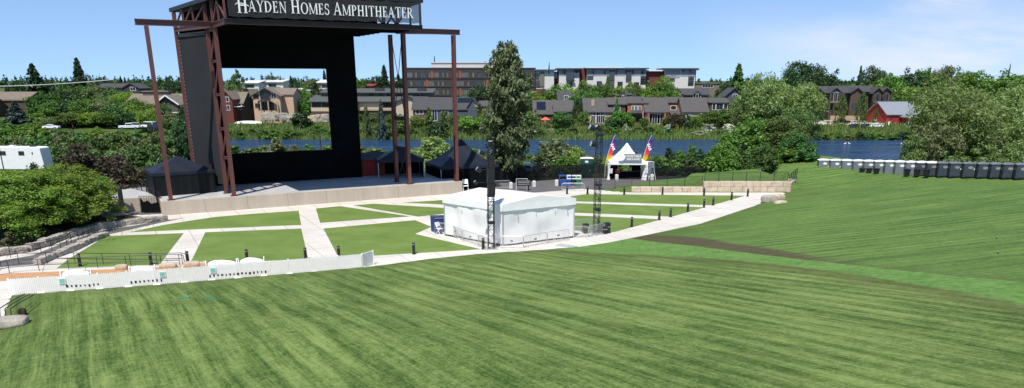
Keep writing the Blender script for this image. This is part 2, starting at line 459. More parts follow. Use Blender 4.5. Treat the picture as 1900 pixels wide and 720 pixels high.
def lawn_mat():
    m = bpy.data.materials.new('mown_lawn'); nt = nodes_of(m); tc = N(nt, 'ShaderNodeTexCoord').outputs['Object']
    def attr(n): return N(nt, 'ShaderNodeAttribute', attribute_name=n).outputs['Fac']
    wob = math_n(nt, 'MULTIPLY', math_n(nt, 'SUBTRACT', noise(nt, tc, 1.4, 6, .75), .5), 1.1)
    wob2 = math_n(nt, 'MULTIPLY', math_n(nt, 'SUBTRACT', noise(nt, tc, .8, 6, .75), .5), 4.5)
    up, lo, du, ed = attr('sod_up'), attr('sod_low'), attr('dirt_up'), attr('edge')
    # mower stripes, one direction per slope
    ang = math.atan2(1, -.58)
    def stripes(a, off):
        r = mapping(nt, tc, (1,1,1), (0,0,-a), off)
        warp = N(nt, 'ShaderNodeVectorMath', operation='ADD'); nt.links.new(r, warp.inputs[0])
        wn = N(nt, 'ShaderNodeTexNoise', inp={'Scale': .12, 'Detail': 2}); nt.links.new(r, wn.inputs['Vector'])
        wv = N(nt, 'ShaderNodeVectorMath', operation='SCALE', inp={3: .4}); nt.links.new(wn.outputs['Color'], wv.inputs[0])
        nt.links.new(wv.outputs[0], warp.inputs[1]); r = warp.outputs[0]
        n1 = noise(nt, mapping(nt, r, (.06, 2.4, 1)), 1.0, 5, .65)
        n2 = noise(nt, mapping(nt, r, (.30, 8.0, 1)), 1.0, 5, .78)
        n3 = noise(nt, mapping(nt, r, (.03, .45, 1)), 1.0, 2, .5)
        w = N(nt, 'ShaderNodeTexWave', wave_type='BANDS', bands_direction='Y', inp={'Scale': .24, 'Distortion': 1.3, 'Detail': 3, 'Detail Scale': 1.2})
        nt.links.new(mapping(nt, r, (.35,1,1)), w.inputs['Vector'])
        n1 = maprange(nt, n1, .40, .60); n2 = maprange(nt, n2, .38, .62); n3 = maprange(nt, n3, .40, .60); wf_ = maprange(nt, w.outputs['Fac'], .25, .75)
        s = math_n(nt, 'ADD', math_n(nt, 'MULTIPLY', n1, .28), math_n(nt, 'MULTIPLY', n2, .30))
        s = math_n(nt, 'ADD', s, math_n(nt, 'ADD', math_n(nt, 'MULTIPLY', n3, .16), math_n(nt, 'MULTIPLY', math_n(nt, 'MULTIPLY', wf_, maprange(nt, noise(nt, tc, .09, 3), .38, .6, .35, 1.0)), .24)))
        return s
    sf = stripes(ang, (0,0,0)); sr = stripes(math.radians(10), (30,11,0))
    patch = noise(nt, tc, .22, 5, .6); fine = maprange(nt, noise(nt, tc, 2.2, 7, .8), .36, .64); fine2 = maprange(nt, noise(nt, tc, 8, 5, .85), .36, .64); patch = maprange(nt, patch, .3, .7)
    def tone(s, a, b):
        t = math_n(nt, 'ADD', math_n(nt, 'MULTIPLY', s, .52), math_n(nt, 'MULTIPLY', patch, .14))
        t = math_n(nt, 'ADD', t, math_n(nt, 'ADD', math_n(nt, 'MULTIPLY', fine, .20), math_n(nt, 'MULTIPLY', fine2, .26)))
        return maprange(nt, t, a, b)
    front = mix_rgb(nt, tone(sf, .33, .78), (.036,.080,.012), (.222,.295,.086))
    right = mix_rgb(nt, tone(sr, .26, .84), (.036,.088,.016), (.170,.262,.068))
    # dry yellowish patches
    dry = maprange(nt, noise(nt, tc, .16, 5, .7), .56, .76, 0, .5)
    front = mix_rgb(nt, dry, front, (.18,.20,.06))
    sod = mix_rgb(nt, maprange(nt, math_n(nt, 'ADD', math_n(nt, 'MULTIPLY', fine, .5), math_n(nt, 'MULTIPLY', noise(nt, tc, .5, 4), .5)), .35, .65), (.088,.180,.038), (.150,.265,.068))
    # thin worn turf along the plaza edge
    edge_t = maprange(nt, math_n(nt, 'ADD', ed, wob2), 0, 5.0, .55, 0)
    right_e = mix_rgb(nt, edge_t, right, (.085,.125,.030))
    front_e = mix_rgb(nt, edge_t, front, (.080,.115,.030))
    isr = maprange(nt, math_n(nt, 'ADD', up, math_n(nt, 'MULTIPLY', wob, .55)), -.12, .12)
    isf = maprange(nt, math_n(nt, 'ADD', lo, math_n(nt, 'MULTIPLY', wob2, .35)), .35, -.35)
    isf2 = math_n(nt, 'MULTIPLY', isf, 1.0)
    c = mix_rgb(nt, isr, sod, right_e)
    c = mix_rgb(nt, isf2, c, front_e)
    # worn brown fringe just below the sod
    fr = math_n(nt, 'MULTIPLY', maprange(nt, math_n(nt, 'ADD', lo, wob2), -3.2, -.4, 0, .55), isf2)
    c = mix_rgb(nt, fr, c, (.085,.085,.030))
    # bare earth between the sod's upper edge and the slope above
    between = math_n(nt, 'MULTIPLY', maprange(nt, math_n(nt, 'ADD', du, wob), .35, -.35), maprange(nt, math_n(nt, 'ADD', up, math_n(nt, 'MULTIPLY', wob, .12)), -.03, .06))
    grain = maprange(nt, noise(nt, tc, 3.5, 6, .8), .30, .62, .55, 1)
    dirt = mix_rgb(nt, maprange(nt, noise(nt, tc, 5, 5, .7), .35, .65), (.055,.036,.024), (.115,.085,.055))
    sxx = N(nt, 'ShaderNodeSeparateXYZ'); nt.links.new(tc, sxx.inputs[0]); xa, xb = L(1430,464).x, L(1600,488).x
    fade = maprange(nt, math_n(nt, 'ADD', sxx.outputs['X'], wob2), xa, xb, 1.0, .22)
    c = mix_rgb(nt, math_n(nt, 'MULTIPLY', math_n(nt, 'MULTIPLY', between, fade), grain), c, dirt)
    bmp = math_n(nt, 'ADD', math_n(nt, 'MULTIPLY', fine2, .5), fine)
    finish(nt, c, .9, 0, .12, bmp, .55, .06); return m
LX = np.arange(-75, 100.01, .8); LY = np.arange(2, 124.01, .8)
sgn_up, sgn_lo, sgn_du = signed(SOD_UP), signed(SOD_LO), signed(DIRT_UP)
def lawn_z(X, Y):
    b, h, d = terrain(X, Y); return b+h
def lawn_keep(X, Y):
    b, h, d = terrain(X, Y)
    nx, ny = (CRA.y-CRB.y), -(CRA.x-CRB.x); l = math.hypot(nx, ny)
    c1 = ((X-CRA.x)*nx+(Y-CRA.y)*ny)/l
    return (d > -1.3) & (c1 < 7) & ~((X < LAWN_A.x) & (Y > 90)) & (X < 100) & ~((X < ROAD_X[-1]) & (Y > np.interp(X, ROAD_X, ROAD_Y)+.4))
lm = grid_mesh('lawn', LX, LY, lawn_z, lawn_keep,
               {'sod_up': sgn_up, 'sod_low': sgn_lo, 'dirt_up': sgn_du, 'edge': lambda x, y: terrain(x, y)[2]})
tag(obj('lawn', lm, lawn_mat()), kind='structure')

# ---- paving, turf panels, roads
def px_sheet(name, pts, z, m, n_sub=None):
    mb = MB(); mb.sheet([tuple(G(x, y)[:2]) for x, y in pts], z)
    return tag(obj(name, mb, m), kind='structure')
def concrete_mat():
    m = bpy.data.materials.new('plaza_concrete'); nt = nodes_of(m); tc = N(nt, 'ShaderNodeTexCoord').outputs['Object']
    c = mix_rgb(nt, maprange(nt, noise(nt, tc, .25, 6, .65), .35, .65), (.575,.53,.465), (.655,.61,.54))
    c = mix_rgb(nt, maprange(nt, noise(nt, tc, 2.2, 5, .7), .55, .78, 0, .5), c, (.38,.33,.275))
    c = mix_rgb(nt, maprange(nt, noise(nt, tc, .7, 6, .75), .56, .75, 0, .45), c, (.44,.395,.335))
    r = mapping(nt, tc, (1,1,1), (0,0,-math.radians(28)))
    br = N(nt, 'ShaderNodeTexBrick', offset=0.0, inp={'Scale': .33, 'Mortar Size': .010, 'Color1': (1,1,1,1), 'Color2': (.90,.90,.90,1), 'Mortar': (.50,.48,.45,1), 'Brick Width': 1.0, 'Row Height': 1.0})
    nt.links.new(r, br.inputs['Vector'])
    c = mix_rgb(nt, 1.0, c, br.outputs['Color'], 'MULTIPLY')
    finish(nt, c, .85, 0, .25, noise(nt, tc, 25, 4), .15, .01); return m
PLAZA = [tuple(p) for p in EDGE]+[tuple(G(1480,345)[:2]), tuple(WALL_M), tuple(WALL_A), tuple(G(1080,350.5)[:2]), tuple(G(860,352)[:2]), tuple(G(300,380)[:2]), (-75, 84), (-75, 30)]
mb = MB(); mb.sheet(PLAZA, .0)
M['plaza'] = concrete_mat()
tag(obj('plaza_paving', mb, M['plaza']), kind='structure')
def turf_mat():
    m = bpy.data.materials.new('synthetic_turf'); nt = nodes_of(m); tc = N(nt, 'ShaderNodeTexCoord').outputs['Object']
    a = maprange(nt, noise(nt, tc, .3, 5, .6), .35, .65); b = noise(nt, tc, 14, 4, .8)
    c = mix_rgb(nt, a, (.108,.170,.036), (.170,.238,.062))
    s = noise(nt, mapping(nt, tc, (.12,1.6,1), (0,0,-.5)), 1, 3)
    c = mix_rgb(nt, maprange(nt, s, .35, .7, 0, .35), c, (.170,.235,.066))
    c = mix_rgb(nt, maprange(nt, b, .3, .7, 0, .4), c, (.09,.15,.030))
    finish(nt, c, .9, 0, .1, b, .4, .03); return m
M['turf'] = turf_mat()
TURF = [
 [(240,431),(300,418),(350,410),(400,402.5),(480,396),(554,391),(559,417.5),(400,424)],
 [(197,438),(341,432.5),(296,491),(105,498),(128,480),(158,462)],
 [(381,431),(559,424),(572,481),(352,490)],
 [(586,387),(630,382.5),(762,401.5),(594,413.5)],
 [(655,381),(693,378),(826,386),(840,395),(776,402)],
 [(748,376),(826,371),(850,381)],
 [(600,424),(770,408.5),(801,421),(770,434),(893,462.5),(700,474),(628,477.5)],
 [(1060,364),(1088,360.3),(1383,363),(1322,381),(1050,373)],
 [(1050,376.5),(1240,382.5),(1309,384.5),(1247,402),(1050,394)],
 [(1050,399),(1228,407),(1140,430.5),(1110,434),(1050,424)],
]
for t in TURF: px_sheet('turf_panel', t, .006, M['turf'])
# asphalt service road beside and behind the stage, ramp at the garden wall
px_sheet('asphalt_road', [(862,352),(900,361),(1000,357),(1080,350.5),(1112,351),(1172,344.5),(1240,338),(1330,332),(1260,327),(1200,324),(1040,331),(930,340),(870,343)], .008, M['asphalt'])
px_sheet('asphalt_road', [(60,362),(170,346),(300,329),(345,318),(420,322),(300,372),(304,397),(262,399),(222,396)], .008, M['asphalt'])
px_sheet('asphalt_path', [(-60,497),(0,484),(60,474),(122,449),(180,430),(300,410),(345,404),(300,413),(198,436),(125,465),(72,490),(0,496)], .010, M['asphalt'])
px_sheet('mulch_bed', [(-40,512),(20,507),(75,505),(340,494),(600,482),(640,481),(655,486),(640,498),(300,527),(24,546),(46,518),(0,522)], .012, M['mulch'])
px_sheet('garden_bed', [(-120,478),(0,474),(50,467),(117,443),(177,427),(300,406),(250,401),(228,398),(140,380),(0,400),(-200,430)], .014, M['soil'])

# ---- river
def water_mat():
    m = bpy.data.materials.new('river_water'); nt = nodes_of(m); tc = N(nt, 'ShaderNodeTexCoord').outputs['Object']
    r = mapping(nt, tc, (.45,1.5,1), (0,0,.12))
    n1 = noise(nt, r, .55, 5, .7); n2 = noise(nt, r, 2.4, 3, .6); n3 = noise(nt, mapping(nt, tc, (.05,.25,1)), 1, 4, .6)
    c = mix_rgb(nt, maprange(nt, n3, .35, .65), (.009,.030,.078), (.020,.055,.125))
    b = math_n(nt, 'ADD', n1, math_n(nt, 'MULTIPLY', n2, .35))
    finish(nt, c, maprange(nt, n3, .4, .6, .12, .3), 0, .35, b, .9, .55); return m
mb = MB(); mb.sheet([(-230,150),(900,150),(900,262),(-230,262)], -3.0)
tag(obj('river', mb, water_mat()), kind='structure')
# ------------------------------------------------------------------ stage
SO = Vector((-39.5, 83.6)); SA = math.atan2(.477, .88)
SU = Vector((math.cos(SA), math.sin(SA))); SW = Vector((-math.sin(SA), math.cos(SA)))
def Swld(s, w, z=0): p = SO + SU*s + SW*w; return Vector((p.x, p.y, z))
def Ploc(x, y, w):
    """photo pixel -> (s, z) on the stage's upright plane at depth w"""
    tx, td = ray(x, y); a = Vector((tx, 1.0))
    D = (w + SO.dot(SW))/a.dot(SW); p = a*D
    return (p-SO).dot(SU), CAMH-td*D
stage = thing('open_air_stage', 'tall open-air stage with red-brown steel frame, black backdrop and roof', 'stage', (SO.x, SO.y, 0), SA)
mb = MB(); mb.prism([(0,0),(37.3,0),(37.3,15),(-6,15),(-6,4.5),(0,4.5)], -.2, 1.6)
plat = obj('platform', mb, M['stage_concrete'], stage, bevel=.04)
mb = MB(); mb.sheet([(.25,.25),(37.05,.25),(37.05,14.8),(-5.8,14.8),(-5.8,4.7),(.25,4.7)], 1.606)
obj('deck', mb, M['stage_floor'], plat)
for s in np.arange(4.6, 37, 4.7): mb = MB(); mb.box(s-.012, -.006, .02, s+.012, 0.004, 1.58); obj('wall_joint', mb, M['asphalt'], plat)
ZR = 20.05
def column(s, w, z0, z1, h=.62, wd=.42, m=None):
    mb = MB(); mb.ibeam((s,w,z0),(s,w,z1), wd, h, .07, side=(0,1,0)); mb.box(s-.38,w-.42,z0+.005,s+.38,w+.42,z0+.055)
    return obj('column', mb, m or M['rust'], stage)
for s, w, z1 in ((1.1,.55,ZR),(7.95,.6,22.9),(7.5,3.2,22.7),(29.9,.6,ZR),(29.3,3.6,ZR),(36.7,.55,ZR),(5.0,11.2,22.3)):
    column(s, w, 1.606, z1, h=.72 if s in (7.95, 29.9) else .6)
# braces of the two towers
def brace(p0, p1, wd=.12, m=None, name='brace'):
    mb = MB(); mb.beam(p0, p1, wd, wd); return obj(name, mb, m or M['rust'], stage)
zz = [1.7, 5.9, 9.2, 13.0, 16.6, 19.9]
for i, (a, b) in enumerate(zip(zz[:-1], zz[1:])):
    brace((7.93,.95,b-.15), (7.55,2.9,a+.15), .13)
    mb = MB(); mb.ibeam((7.93,.95,b),(7.55,2.9,b), .22, .28, .05); obj('crossbeam', mb, M['rust'], stage)
for z in (6.1, 9.9):
    mb = MB(); mb.ibeam((29.85,.95,z),(29.35,3.3,z), .25, .45, .05); obj('crossbeam', mb, M['dark_steel'], stage)
for a, b in ((2,6),(10.2,19.6)):
    brace((29.85,.95,a),(29.35,3.3,b), .07, M['dark_steel']); brace((29.85,.95,b),(29.35,3.3,a), .07, M['dark_steel'])
mb = MB(); mb.obox((29.6,2.1,14.9),(.25,.3,.7)); obj('gusset', mb, M['dark_steel'], stage)
brace((7.4,3.6,19.6),(5.1,11.0,19.6), .3, M['dark_steel'], 'crossbeam')
# outrigger beams
for a, b in (((.05,.55),(7.65,.6)), ((30.2,.6),(37.6,.55))):
    mb = MB(); mb.ibeam((a[0],a[1],ZR+.35),(b[0],b[1],ZR+.35), .5, .62, .07); obj('outrigger_beam', mb, M['rust'], stage)
mb = MB(); mb.prism([(30.3,.95),(36.4,.9),(36.4,1.3),(31,3.0),(30.0,3.4)], ZR+.1, ZR+.3); obj('awning', mb, M['rust'], stage)
# roof: lower deck, upper deck, truss in between
low = [(8.25,-6.0),(29.65,-6.0),(29.8,1.0),(27.4,11.5),(4.9,11.5),(7.75,1.0)]
mb = MB(); mb.prism(low, ZR+.30, ZR+.50); roof = obj('roof', mb, M['black_fabric'], stage)
mb = MB()
for w in np.arange(-5.2, 11, 1.9): mb.box(8.3 if w < 2 else 7.4, w-.09, ZR+.02, 29.2 if w < 2 else 27.4, w+.09, ZR+.299)
for s in np.arange(9.5, 28, 3.6): mb.box(s-.07, -5.8, ZR+.10, s+.07, 11.2, ZR+.296)
obj('joist', mb, M['black_fabric'], roof)
mb = MB(); mb.ibeam((8.0,-6.12,ZR+.28),(29.8,-6.12,ZR+.28), .3, .55, .07); obj('fascia_beam', mb, M['dark_steel'], stage)
mb = MB(); mb.ibeam((8.15,-5.9,ZR+.28),(7.85,.2,ZR+.28), .3, .55, .07); obj('side_beam', mb, M['rust'], stage)
mb = MB(); mb.ibeam((7.7,1.2,ZR+.28),(4.9,11.3,ZR+.28), .3, .5, .07); obj('side_beam', mb, M['rust'], stage)
zt = 23.05; zb = 22.35
up = [(7.8,-6.15,zt),(30.0,-6.15,zt),(30.2,1.2,zt-.2),(27.7,12.0,zb),(4.6,12.0,zb),(7.35,1.0,zt-.25)]
mb = MB(); n = len(up)
mb.add([(a,b,c) for a,b,c in up]+[(a,b,c+.42) for a,b,c in up], [tuple(range(n-1,-1,-1)),tuple(range(n,2*n))]+[(i,(i+1)%n,n+(i+1)%n,n+i) for i in range(n)])
obj('upper_roof', mb, M['black_metal'], stage)
# truss members on the open west side
L0 = [(8.2,-5.9),(8.05,-2.4),(7.9,.3),(7.45,3.2),(6.5,6.0),(5.7,8.6),(5.05,11.2)]
for i, (s, w) in enumerate(L0):
    zz1 = zt-.05 if w < 1 else zt-.28-(w-1)*.04
    brace((s,w,ZR+.55),(s,w,zz1), .2, name='truss_post')
for i, ((a,b),(c,d)) in enumerate(zip(L0[:-1], L0[1:])):
    if i == 2: continue
    brace((a,b,ZR+.6) if i == 0 else (a,b,22.55),(c,d,22.6) if i == 0 else (c,d,ZR+.6), .17, name='truss_web')
# inner truss lines seen through the banner
mb = MB()
for w in (-3.4, .8):
    mb.beam((8.7,w,ZR+.7),(29.5,w,ZR+.7), .22, .22); mb.beam((8.7,w,zt-.12),(29.5,w,zt-.12), .2, .2)
    S0 = np.linspace(8.8, 29.4, 13)
    for i, (a, b) in enumerate(zip(S0[:-1], S0[1:])):
        mb.beam((a,w,ZR+.7),(b,w,zt-.15), .2, .2) if i % 2 else mb.beam((a,w,zt-.15),(b,w,ZR+.7), .2, .2)
        mb.beam((b,w,ZR+.7),(b,w,zt-.12), .18, .18)
obj('roof_truss', mb, M['dark_steel'], stage)
mb = MB(); mb.ibeam((29.62,-6.0,ZR+.56),(29.62,-6.0,zt-.01), .2, .25, .04); obj('truss_post', mb, M['rust'], stage)
mb = MB(); mb.prism([(8.5,-5.6),(8.62,-5.6),(8.1,1.5),(5.95,10.9),(5.8,10.9),(7.97,1.5)], ZR+.55, zb-.1); obj('side_screen', mb, M['black_fabric'], stage)
mb = MB(); mb.box(8.3,1.5,ZR+.55,27.0,11.0,zb-.2); obj('plant_room', mb, M['black_fabric'], stage)
mb = MB()
for k in range(14): mb.box(8.0+k*.1+(k%3)*.9, -1+(k*37%7)*1.6, ZR+.52, 8.6+k*.1+(k%3)*.9, -.6+(k*37%7)*1.6, ZR+.78)
# back wall with its window, side panel
s0, zt0 = Ploc(405, 126, 11.0); s1, _ = Ploc(610.5, 200, 11.0); _, zw1 = Ploc(605, 128, 11.0); _, zw0 = Ploc(600, 278, 11.0)
sR, _ = Ploc(664, 200, 11.0); sL = 5.3
mb = MB()
mb.box(sL, 10.9, 1.62, s0, 11.2, ZR+.28); mb.box(s1, 10.9, 1.62, sR, 11.2, ZR+.28)
mb.box(s0+.001, 10.91, 1.62, s1-.001, 11.19, zw0); mb.box(s0+.001, 10.91, zw1, s1-.001, 11.19, ZR+.27)
obj('back_wall', mb, M['black_fabric'], stage)
pa, pb = Vector((7.4,3.55)), Vector((5.2,10.85)); d = (pb-pa).normalized(); nrm = Vector((d.y,-d.x))*.05
mb = MB(); mb.prism([tuple(pa+nrm),tuple(pb+nrm),tuple(pb-nrm),tuple(pa-nrm)], 2.6, 19.7); side = obj('side_panel', mb, M['grey_scrim'], stage)
mb = MB()
for k in range(26):
    p = pa+(pb-pa)*((k+.5)/26); mb.obox((p.x,p.y,19.72),(.06,.14,.3))
for k in range(40): mb.obox((pb.x, pb.y+.0, 2.8+k*.43),(.18,.12,.08))
obj('lacing', mb, M['galv'], side)
# ---- banner and its lettering
def banner_mat():
    m = bpy.data.materials.new('mesh_banner'); nt = nodes_of(m); tc = N(nt, 'ShaderNodeTexCoord').outputs['Object']
    b = N(nt, 'ShaderNodeBsdfPrincipled', inp={'Roughness': .7}); t = N(nt, 'ShaderNodeBsdfTransparent'); mx = N(nt, 'ShaderNodeMixShader', inp={0: .72})
    nt.links.new(mix_rgb(nt, noise(nt, tc, .8, 4), (.014,.014,.015), (.032,.032,.034)), b.inputs['Base Color'])
    o = N(nt, 'ShaderNodeOutputMaterial'); nt.links.new(t.outputs[0], mx.inputs[1]); nt.links.new(b.outputs[0], mx.inputs[2]); nt.links.new(mx.outputs[0], o.inputs[0]); return m
rndb = random.Random(3); mb = MB(); nb = 44; bw = -6.50
zlo, zhi = ZR+.72, zt-.10
cols = []
for i in range(nb+1):
    s = 8.45+21.0*i/nb; row = []
    for j in range(7):
        z = zlo+(zhi-zlo)*j/6; row.append((s, bw+.035*math.sin(i*1.3+j*.8)+rndb.uniform(-.015,.015), z+(.05*math.cos(i*PI/2) if j in (0,6) else 0)))
    cols.append(row)
vs = [p for r in cols for p in r]
mb.add(vs, [(i*7+j,(i+1)*7+j,(i+1)*7+j+1,i*7+j+1) for i in range(nb) for j in range(6)])
ban = obj('banner', mb, banner_mat(), stage, smooth=True)

def glyph(ch):
    """serif capitals of height 1: (list of quads, advance)"""
    T, t, sr = .155, .06, .05; P = []
    R = lambda x0,y0,x1,y1: P.append([(x0,y0),(x1,y0),(x1,y1),(x0,y1)])
    def stem(x, w, y0=0, y1=1, s0=True, s1=True, e=.075):
        R(x,y0,x+w,y1)
        if s0: R(x-e,y0,x+w+e,y0+sr)
        if s1: R(x-e,y1-sr,x+w+e,y1)
    def arc(cx, cy, rx, ry, a0, a1, tx, ty, n=14):
        for k in range(n):
            q = []
            for a in (a0+(a1-a0)*k/n, a0+(a1-a0)*(k+1)/n):
                c, s = math.cos(a), math.sin(a); q.append(((cx+rx*c, cy+ry*s),(cx+(rx-tx)*c, cy+(ry-ty)*s)))
            P.append([q[0][0], q[1][0], q[1][1], q[0][1]])
    D2 = PI/180
    if ch == 'H': stem(.1,T); stem(.62,T); R(.25,.48,.62,.48+t+.02); adv = .9
    elif ch == 'A':
        P.append([(.06,0),(.13,0),(.46,1),(.40,1)]); P.append([(.62,0),(.79,0),(.47,1),(.38,1)]); R(.2,.3,.62,.37); R(0,0,.2,sr); R(.54,0,.87,sr); adv = .87
    elif ch == 'Y':
        P.append([(.08,1),(.25,1),(.48,.46),(.36,.46)]); P.append([(.68,1),(.75,1),(.48,.46),(.40,.46)]); stem(.345,T,0,.47,True,False); R(0,1-sr,.33,1); R(.6,1-sr,.84,1); adv = .82
    elif ch == 'D': stem(.1,T); arc(.26,.5,.56,.5,-90*D2,90*D2,.16,.06); R(.1,0,.28,.06); R(.1,.94,.28,1); adv = .9
    elif ch == 'E':
        stem(.1,T); R(.2,0,.58,.06); R(.2,.94,.56,1); R(.2,.49,.48,.55); R(.53,0,.59,.2); R(.51,.8,.57,1); R(.43,.4,.48,.64); adv = .68
    elif ch == 'N':
        stem(.12,t); stem(.7,t,s0=False); P.append([(.08,1),(.24,1),(.78,0),(.68,0)]); adv = .9
    elif ch == 'O': arc(.46,.5,.43,.52,0,2*PI,.15,.06,28); adv = .93
    elif ch == 'M':
        stem(.1,t,s1=False); P.append([(.06,1),(.22,1),(.55,.05),(.46,.05)]); P.append([(.5,.05),(.56,.05),(.92,1),(.85,1)]); stem(.84,T,s1=False); R(.0,1-sr,.2,1); R(.86,1-sr,1.06,1); adv = 1.08
    elif ch == 'S':
        arc(.31,.735,.24,.28,30*D2,265*D2,.11,.07); arc(.31,.27,.27,.285,-150*D2,92*D2,.12,.07); R(.5,.7,.55,.95); R(.04,.04,.09,.3)
        P.append([(.20,.54),(.30,.46),(.46,.47),(.36,.58)]); adv = .62
    elif ch == 'P': stem(.1,T); arc(.26,.735,.38,.265,-90*D2,90*D2,.14,.06); R(.2,.47,.28,.53); R(.2,.94,.28,1); adv = .7
    elif ch == 'R':
        stem(.1,T); arc(.26,.745,.38,.255,-90*D2,90*D2,.14,.06); R(.2,.49,.3,.55); R(.2,.94,.28,1); P.append([(.3,.52),(.45,.52),(.83,0),(.64,0)]); R(.66,0,.88,sr); adv = .84
    elif ch == 'I': stem(.12,T); adv = .4
    elif ch == 'T': stem(.33,T,s1=False); R(.04,.94,.78,1); R(.04,.76,.09,1); R(.73,.76,.78,1); adv = .82
    else: adv = .38
    return P, adv
txt = [('H',1.32),('A',1),('Y',1),('D',1),('E',1),('N',1),(' ',1),('H',1.2),('O',1),('M',1),('E',1),('S',1),(' ',1),('A',1.2)]+[(c,1) for c in 'MPHITHEATER']
sA, zA = Ploc(441, 24, bw-.06); sB, zB = Ploc(768, 41, bw-.06)
tot = 0
for c, k in txt: tot += glyph(c)[1]*k+.055
hs = (sB-sA)/tot; hz = hs*1.24
mb = MB(); cx = sA
for i, (c, k) in enumerate(txt):
    P, adv = glyph(c)
    base = zlo+.52 - (.16 if i == 0 else (.0))
    zslope = 0
    for q in P: mb.add([(cx+x*hs*k, bw-.07, base+y*hz*k) for x, y in q], [tuple(range(len(q)))])
    if i == 0:
        pts = [(-.14,.50),(-.02,.60),(.3,.62),(.7,.57),(1.0,.44)]
        for a, b in zip(pts[:-1], pts[1:]):
            mb.add([(cx+a[0]*hs*k,bw-.072,base+a[1]*hz*k),(cx+b[0]*hs*k,bw-.072,base+b[1]*hz*k),(cx+b[0]*hs*k,bw-.072,base+(b[1]+.06)*hz*k),(cx+a[0]*hs*k,bw-.072,base+(a[1]+.06)*hz*k)], [(0,1,2,3)])
    cx += adv*hs*k+.055*hs
obj('lettering', mb, M['white_letter'], ban)

# ---- text with the built-in typeface, as a mesh
def text_mesh(name, body, size, align='CENTER', shear=0.0, bold=.0):
    cu = bpy.data.curves.new(name, 'FONT'); cu.body = body; cu.size = size; cu.align_x = align; cu.align_y = 'CENTER'; cu.shear = shear; cu.offset = bold
    o = bpy.data.objects.new(name, cu); COL.objects.link(o)
    bpy.context.view_layer.update(); dg = bpy.context.evaluated_depsgraph_get()
    me = bpy.data.meshes.new_from_object(o.evaluated_get(dg)); bpy.data.objects.remove(o); bpy.data.curves.remove(cu)
    me.materials.clear(); return me
def text_part(name, body, size, m, parent, loc, rot=(PI/2,0,0), **kw):
    o = obj(name, text_mesh(name, body, size, **kw), m, parent); o.location = loc; o.rotation_euler = rot; return o

# ---- canopies
def canopy(label, loc, rz, w, d, he, hp, roofm, wallm, walls='', legs=True, peak='pyramid', drop=.35, sag=0.0, cat='canopy tent', name='canopy_tent', legm=None, over=0.0):
    t = thing(name, label, cat, loc, rz)
    x, y = w/2+over, d/2+over; mb = MB()
    if peak == 'pyramid': prof = [(1, 0), (.03, 1)]
    else: prof = [(1,0),(.78,.13),(.55,.30),(.34,.53),(.16,.80),(.03,1)]
    rings = [[(-x*k,-y*k,he+(hp-he)*h),(x*k,-y*k,he+(hp-he)*h),(x*k,y*k,he+(hp-he)*h),(-x*k,y*k,he+(hp-he)*h)] for k, h in prof]
    rings.insert(0, [(-x*1.01,-y*1.01,he-drop),(x*1.01,-y*1.01,he-drop),(x*1.01,y*1.01,he-drop),(-x*1.01,y*1.01,he-drop)])
    vs = [p for r in rings for p in r]; n = len(rings)
    mb.add(vs, [(i*4+k,i*4+(k+1)%4,i*4+4+(k+1)%4,i*4+4+k) for i in range(n-1) for k in range(4)]+[(n*4-4,n*4-3,n*4-2,n*4-1)])
    obj('canopy_roof', mb, roofm, t)
    if legs:
        for sx in (-1,1):
            for sy in (-1,1):
                mb = MB(); mb.box(sx*w/2*.98-.035, sy*d/2*.98-.035, 0, sx*w/2*.98+.035, sy*d/2*.98+.035, he-drop*.5); obj('leg', mb, legm or M['galv'], t)
    e = .04
    for c in walls:
        mb = MB(); k = 24; a = .03
        for i in range(k):
            u0, u1 = -1+2*i/k, -1+2*(i+1)/k; b0, b1 = a*math.sin(i*2.1), a*math.sin((i+1)*2.1)
            if c == 'f': q = [(u0*w/2,-d/2+e+b0),(u1*w/2,-d/2+e+b1)]
            elif c == 'b': q = [(u0*w/2,d/2-e+b0),(u1*w/2,d/2-e+b1)]
            elif c == 'l': q = [(-w/2+e+b0,u0*d/2),(-w/2+e+b1,u1*d/2)]
            else: q = [(w/2-e+b0,u0*d/2),(w/2-e+b1,u1*d/2)]
            mb.add([(q[0][0],q[0][1],.02),(q[1][0],q[1][1],.02),(q[1][0],q[1][1],he-.02),(q[0][0],q[0][1],he-.02)], [(0,1,2,3)])
        obj('side_wall', mb, wallm, t, smooth=True)
    return t
def tarp_mat(name, col, rough=.35):
    return mat(name, col, rough, .3, .7, .5, spec=.22, bscale=1.5)
M['tarp'] = tarp_mat('glossy_black_tarp', (.007,.008,.009), .5); M['tarp_roof'] = tarp_mat('blue_black_tarp', (.013,.017,.027), .5)
# dark canopy in the west wing, two east of the backdrop
p = Swld(2.9, 6.9, 1.6); canopy('black shiny tarp tent crouching in the stage wing behind the outermost red post', (p.x,p.y,1.6), SA+.1, 6.9, 5.2, 2.7, 4.3, M['tarp_roof'], M['tarp'], 'flrb', legs=False)
p = Swld(31.8, 9.2, 1.6); canopy('dark open-fronted canopy on the stage deck beside the black backdrop', (p.x,p.y,1.6), SA-.25, 6.4, 4.6, 2.5, 3.9, M['tarp_roof'], M['black_fabric'], 'rb')
p = G(853, 349, .2); canopy('black high-peaked tent standing off the end of the stage', (p.x,p.y+4,.0), SA-.1, 8.6, 7.5, 3.2, 6.6, M['tarp_roof'], M['black_fabric'], 'flrb', peak='high')
p = Swld(28.5, 12.9, 1.6)
sh = thing('storage_shed', 'small red shed with grey roof tucked behind the stage backdrop', 'shed', (p.x,p.y,1.6), SA)
mb = MB(); mb.box(-2,-1.2,0,2,1.2,2.3); obj('wall', mb, M['barn_red'], sh)
mb = MB(); mb.extrude_x([(-1.5,2.3),(1.5,2.3),(0,3.2)], -2.3, 2.3); obj('roof', mb, M['dark_roof'], sh)
mb = MB(); mb.box(.6,-1.25,0,1.5,-1.203,1.95); obj('door', mb, M['dark_brick'], sh)

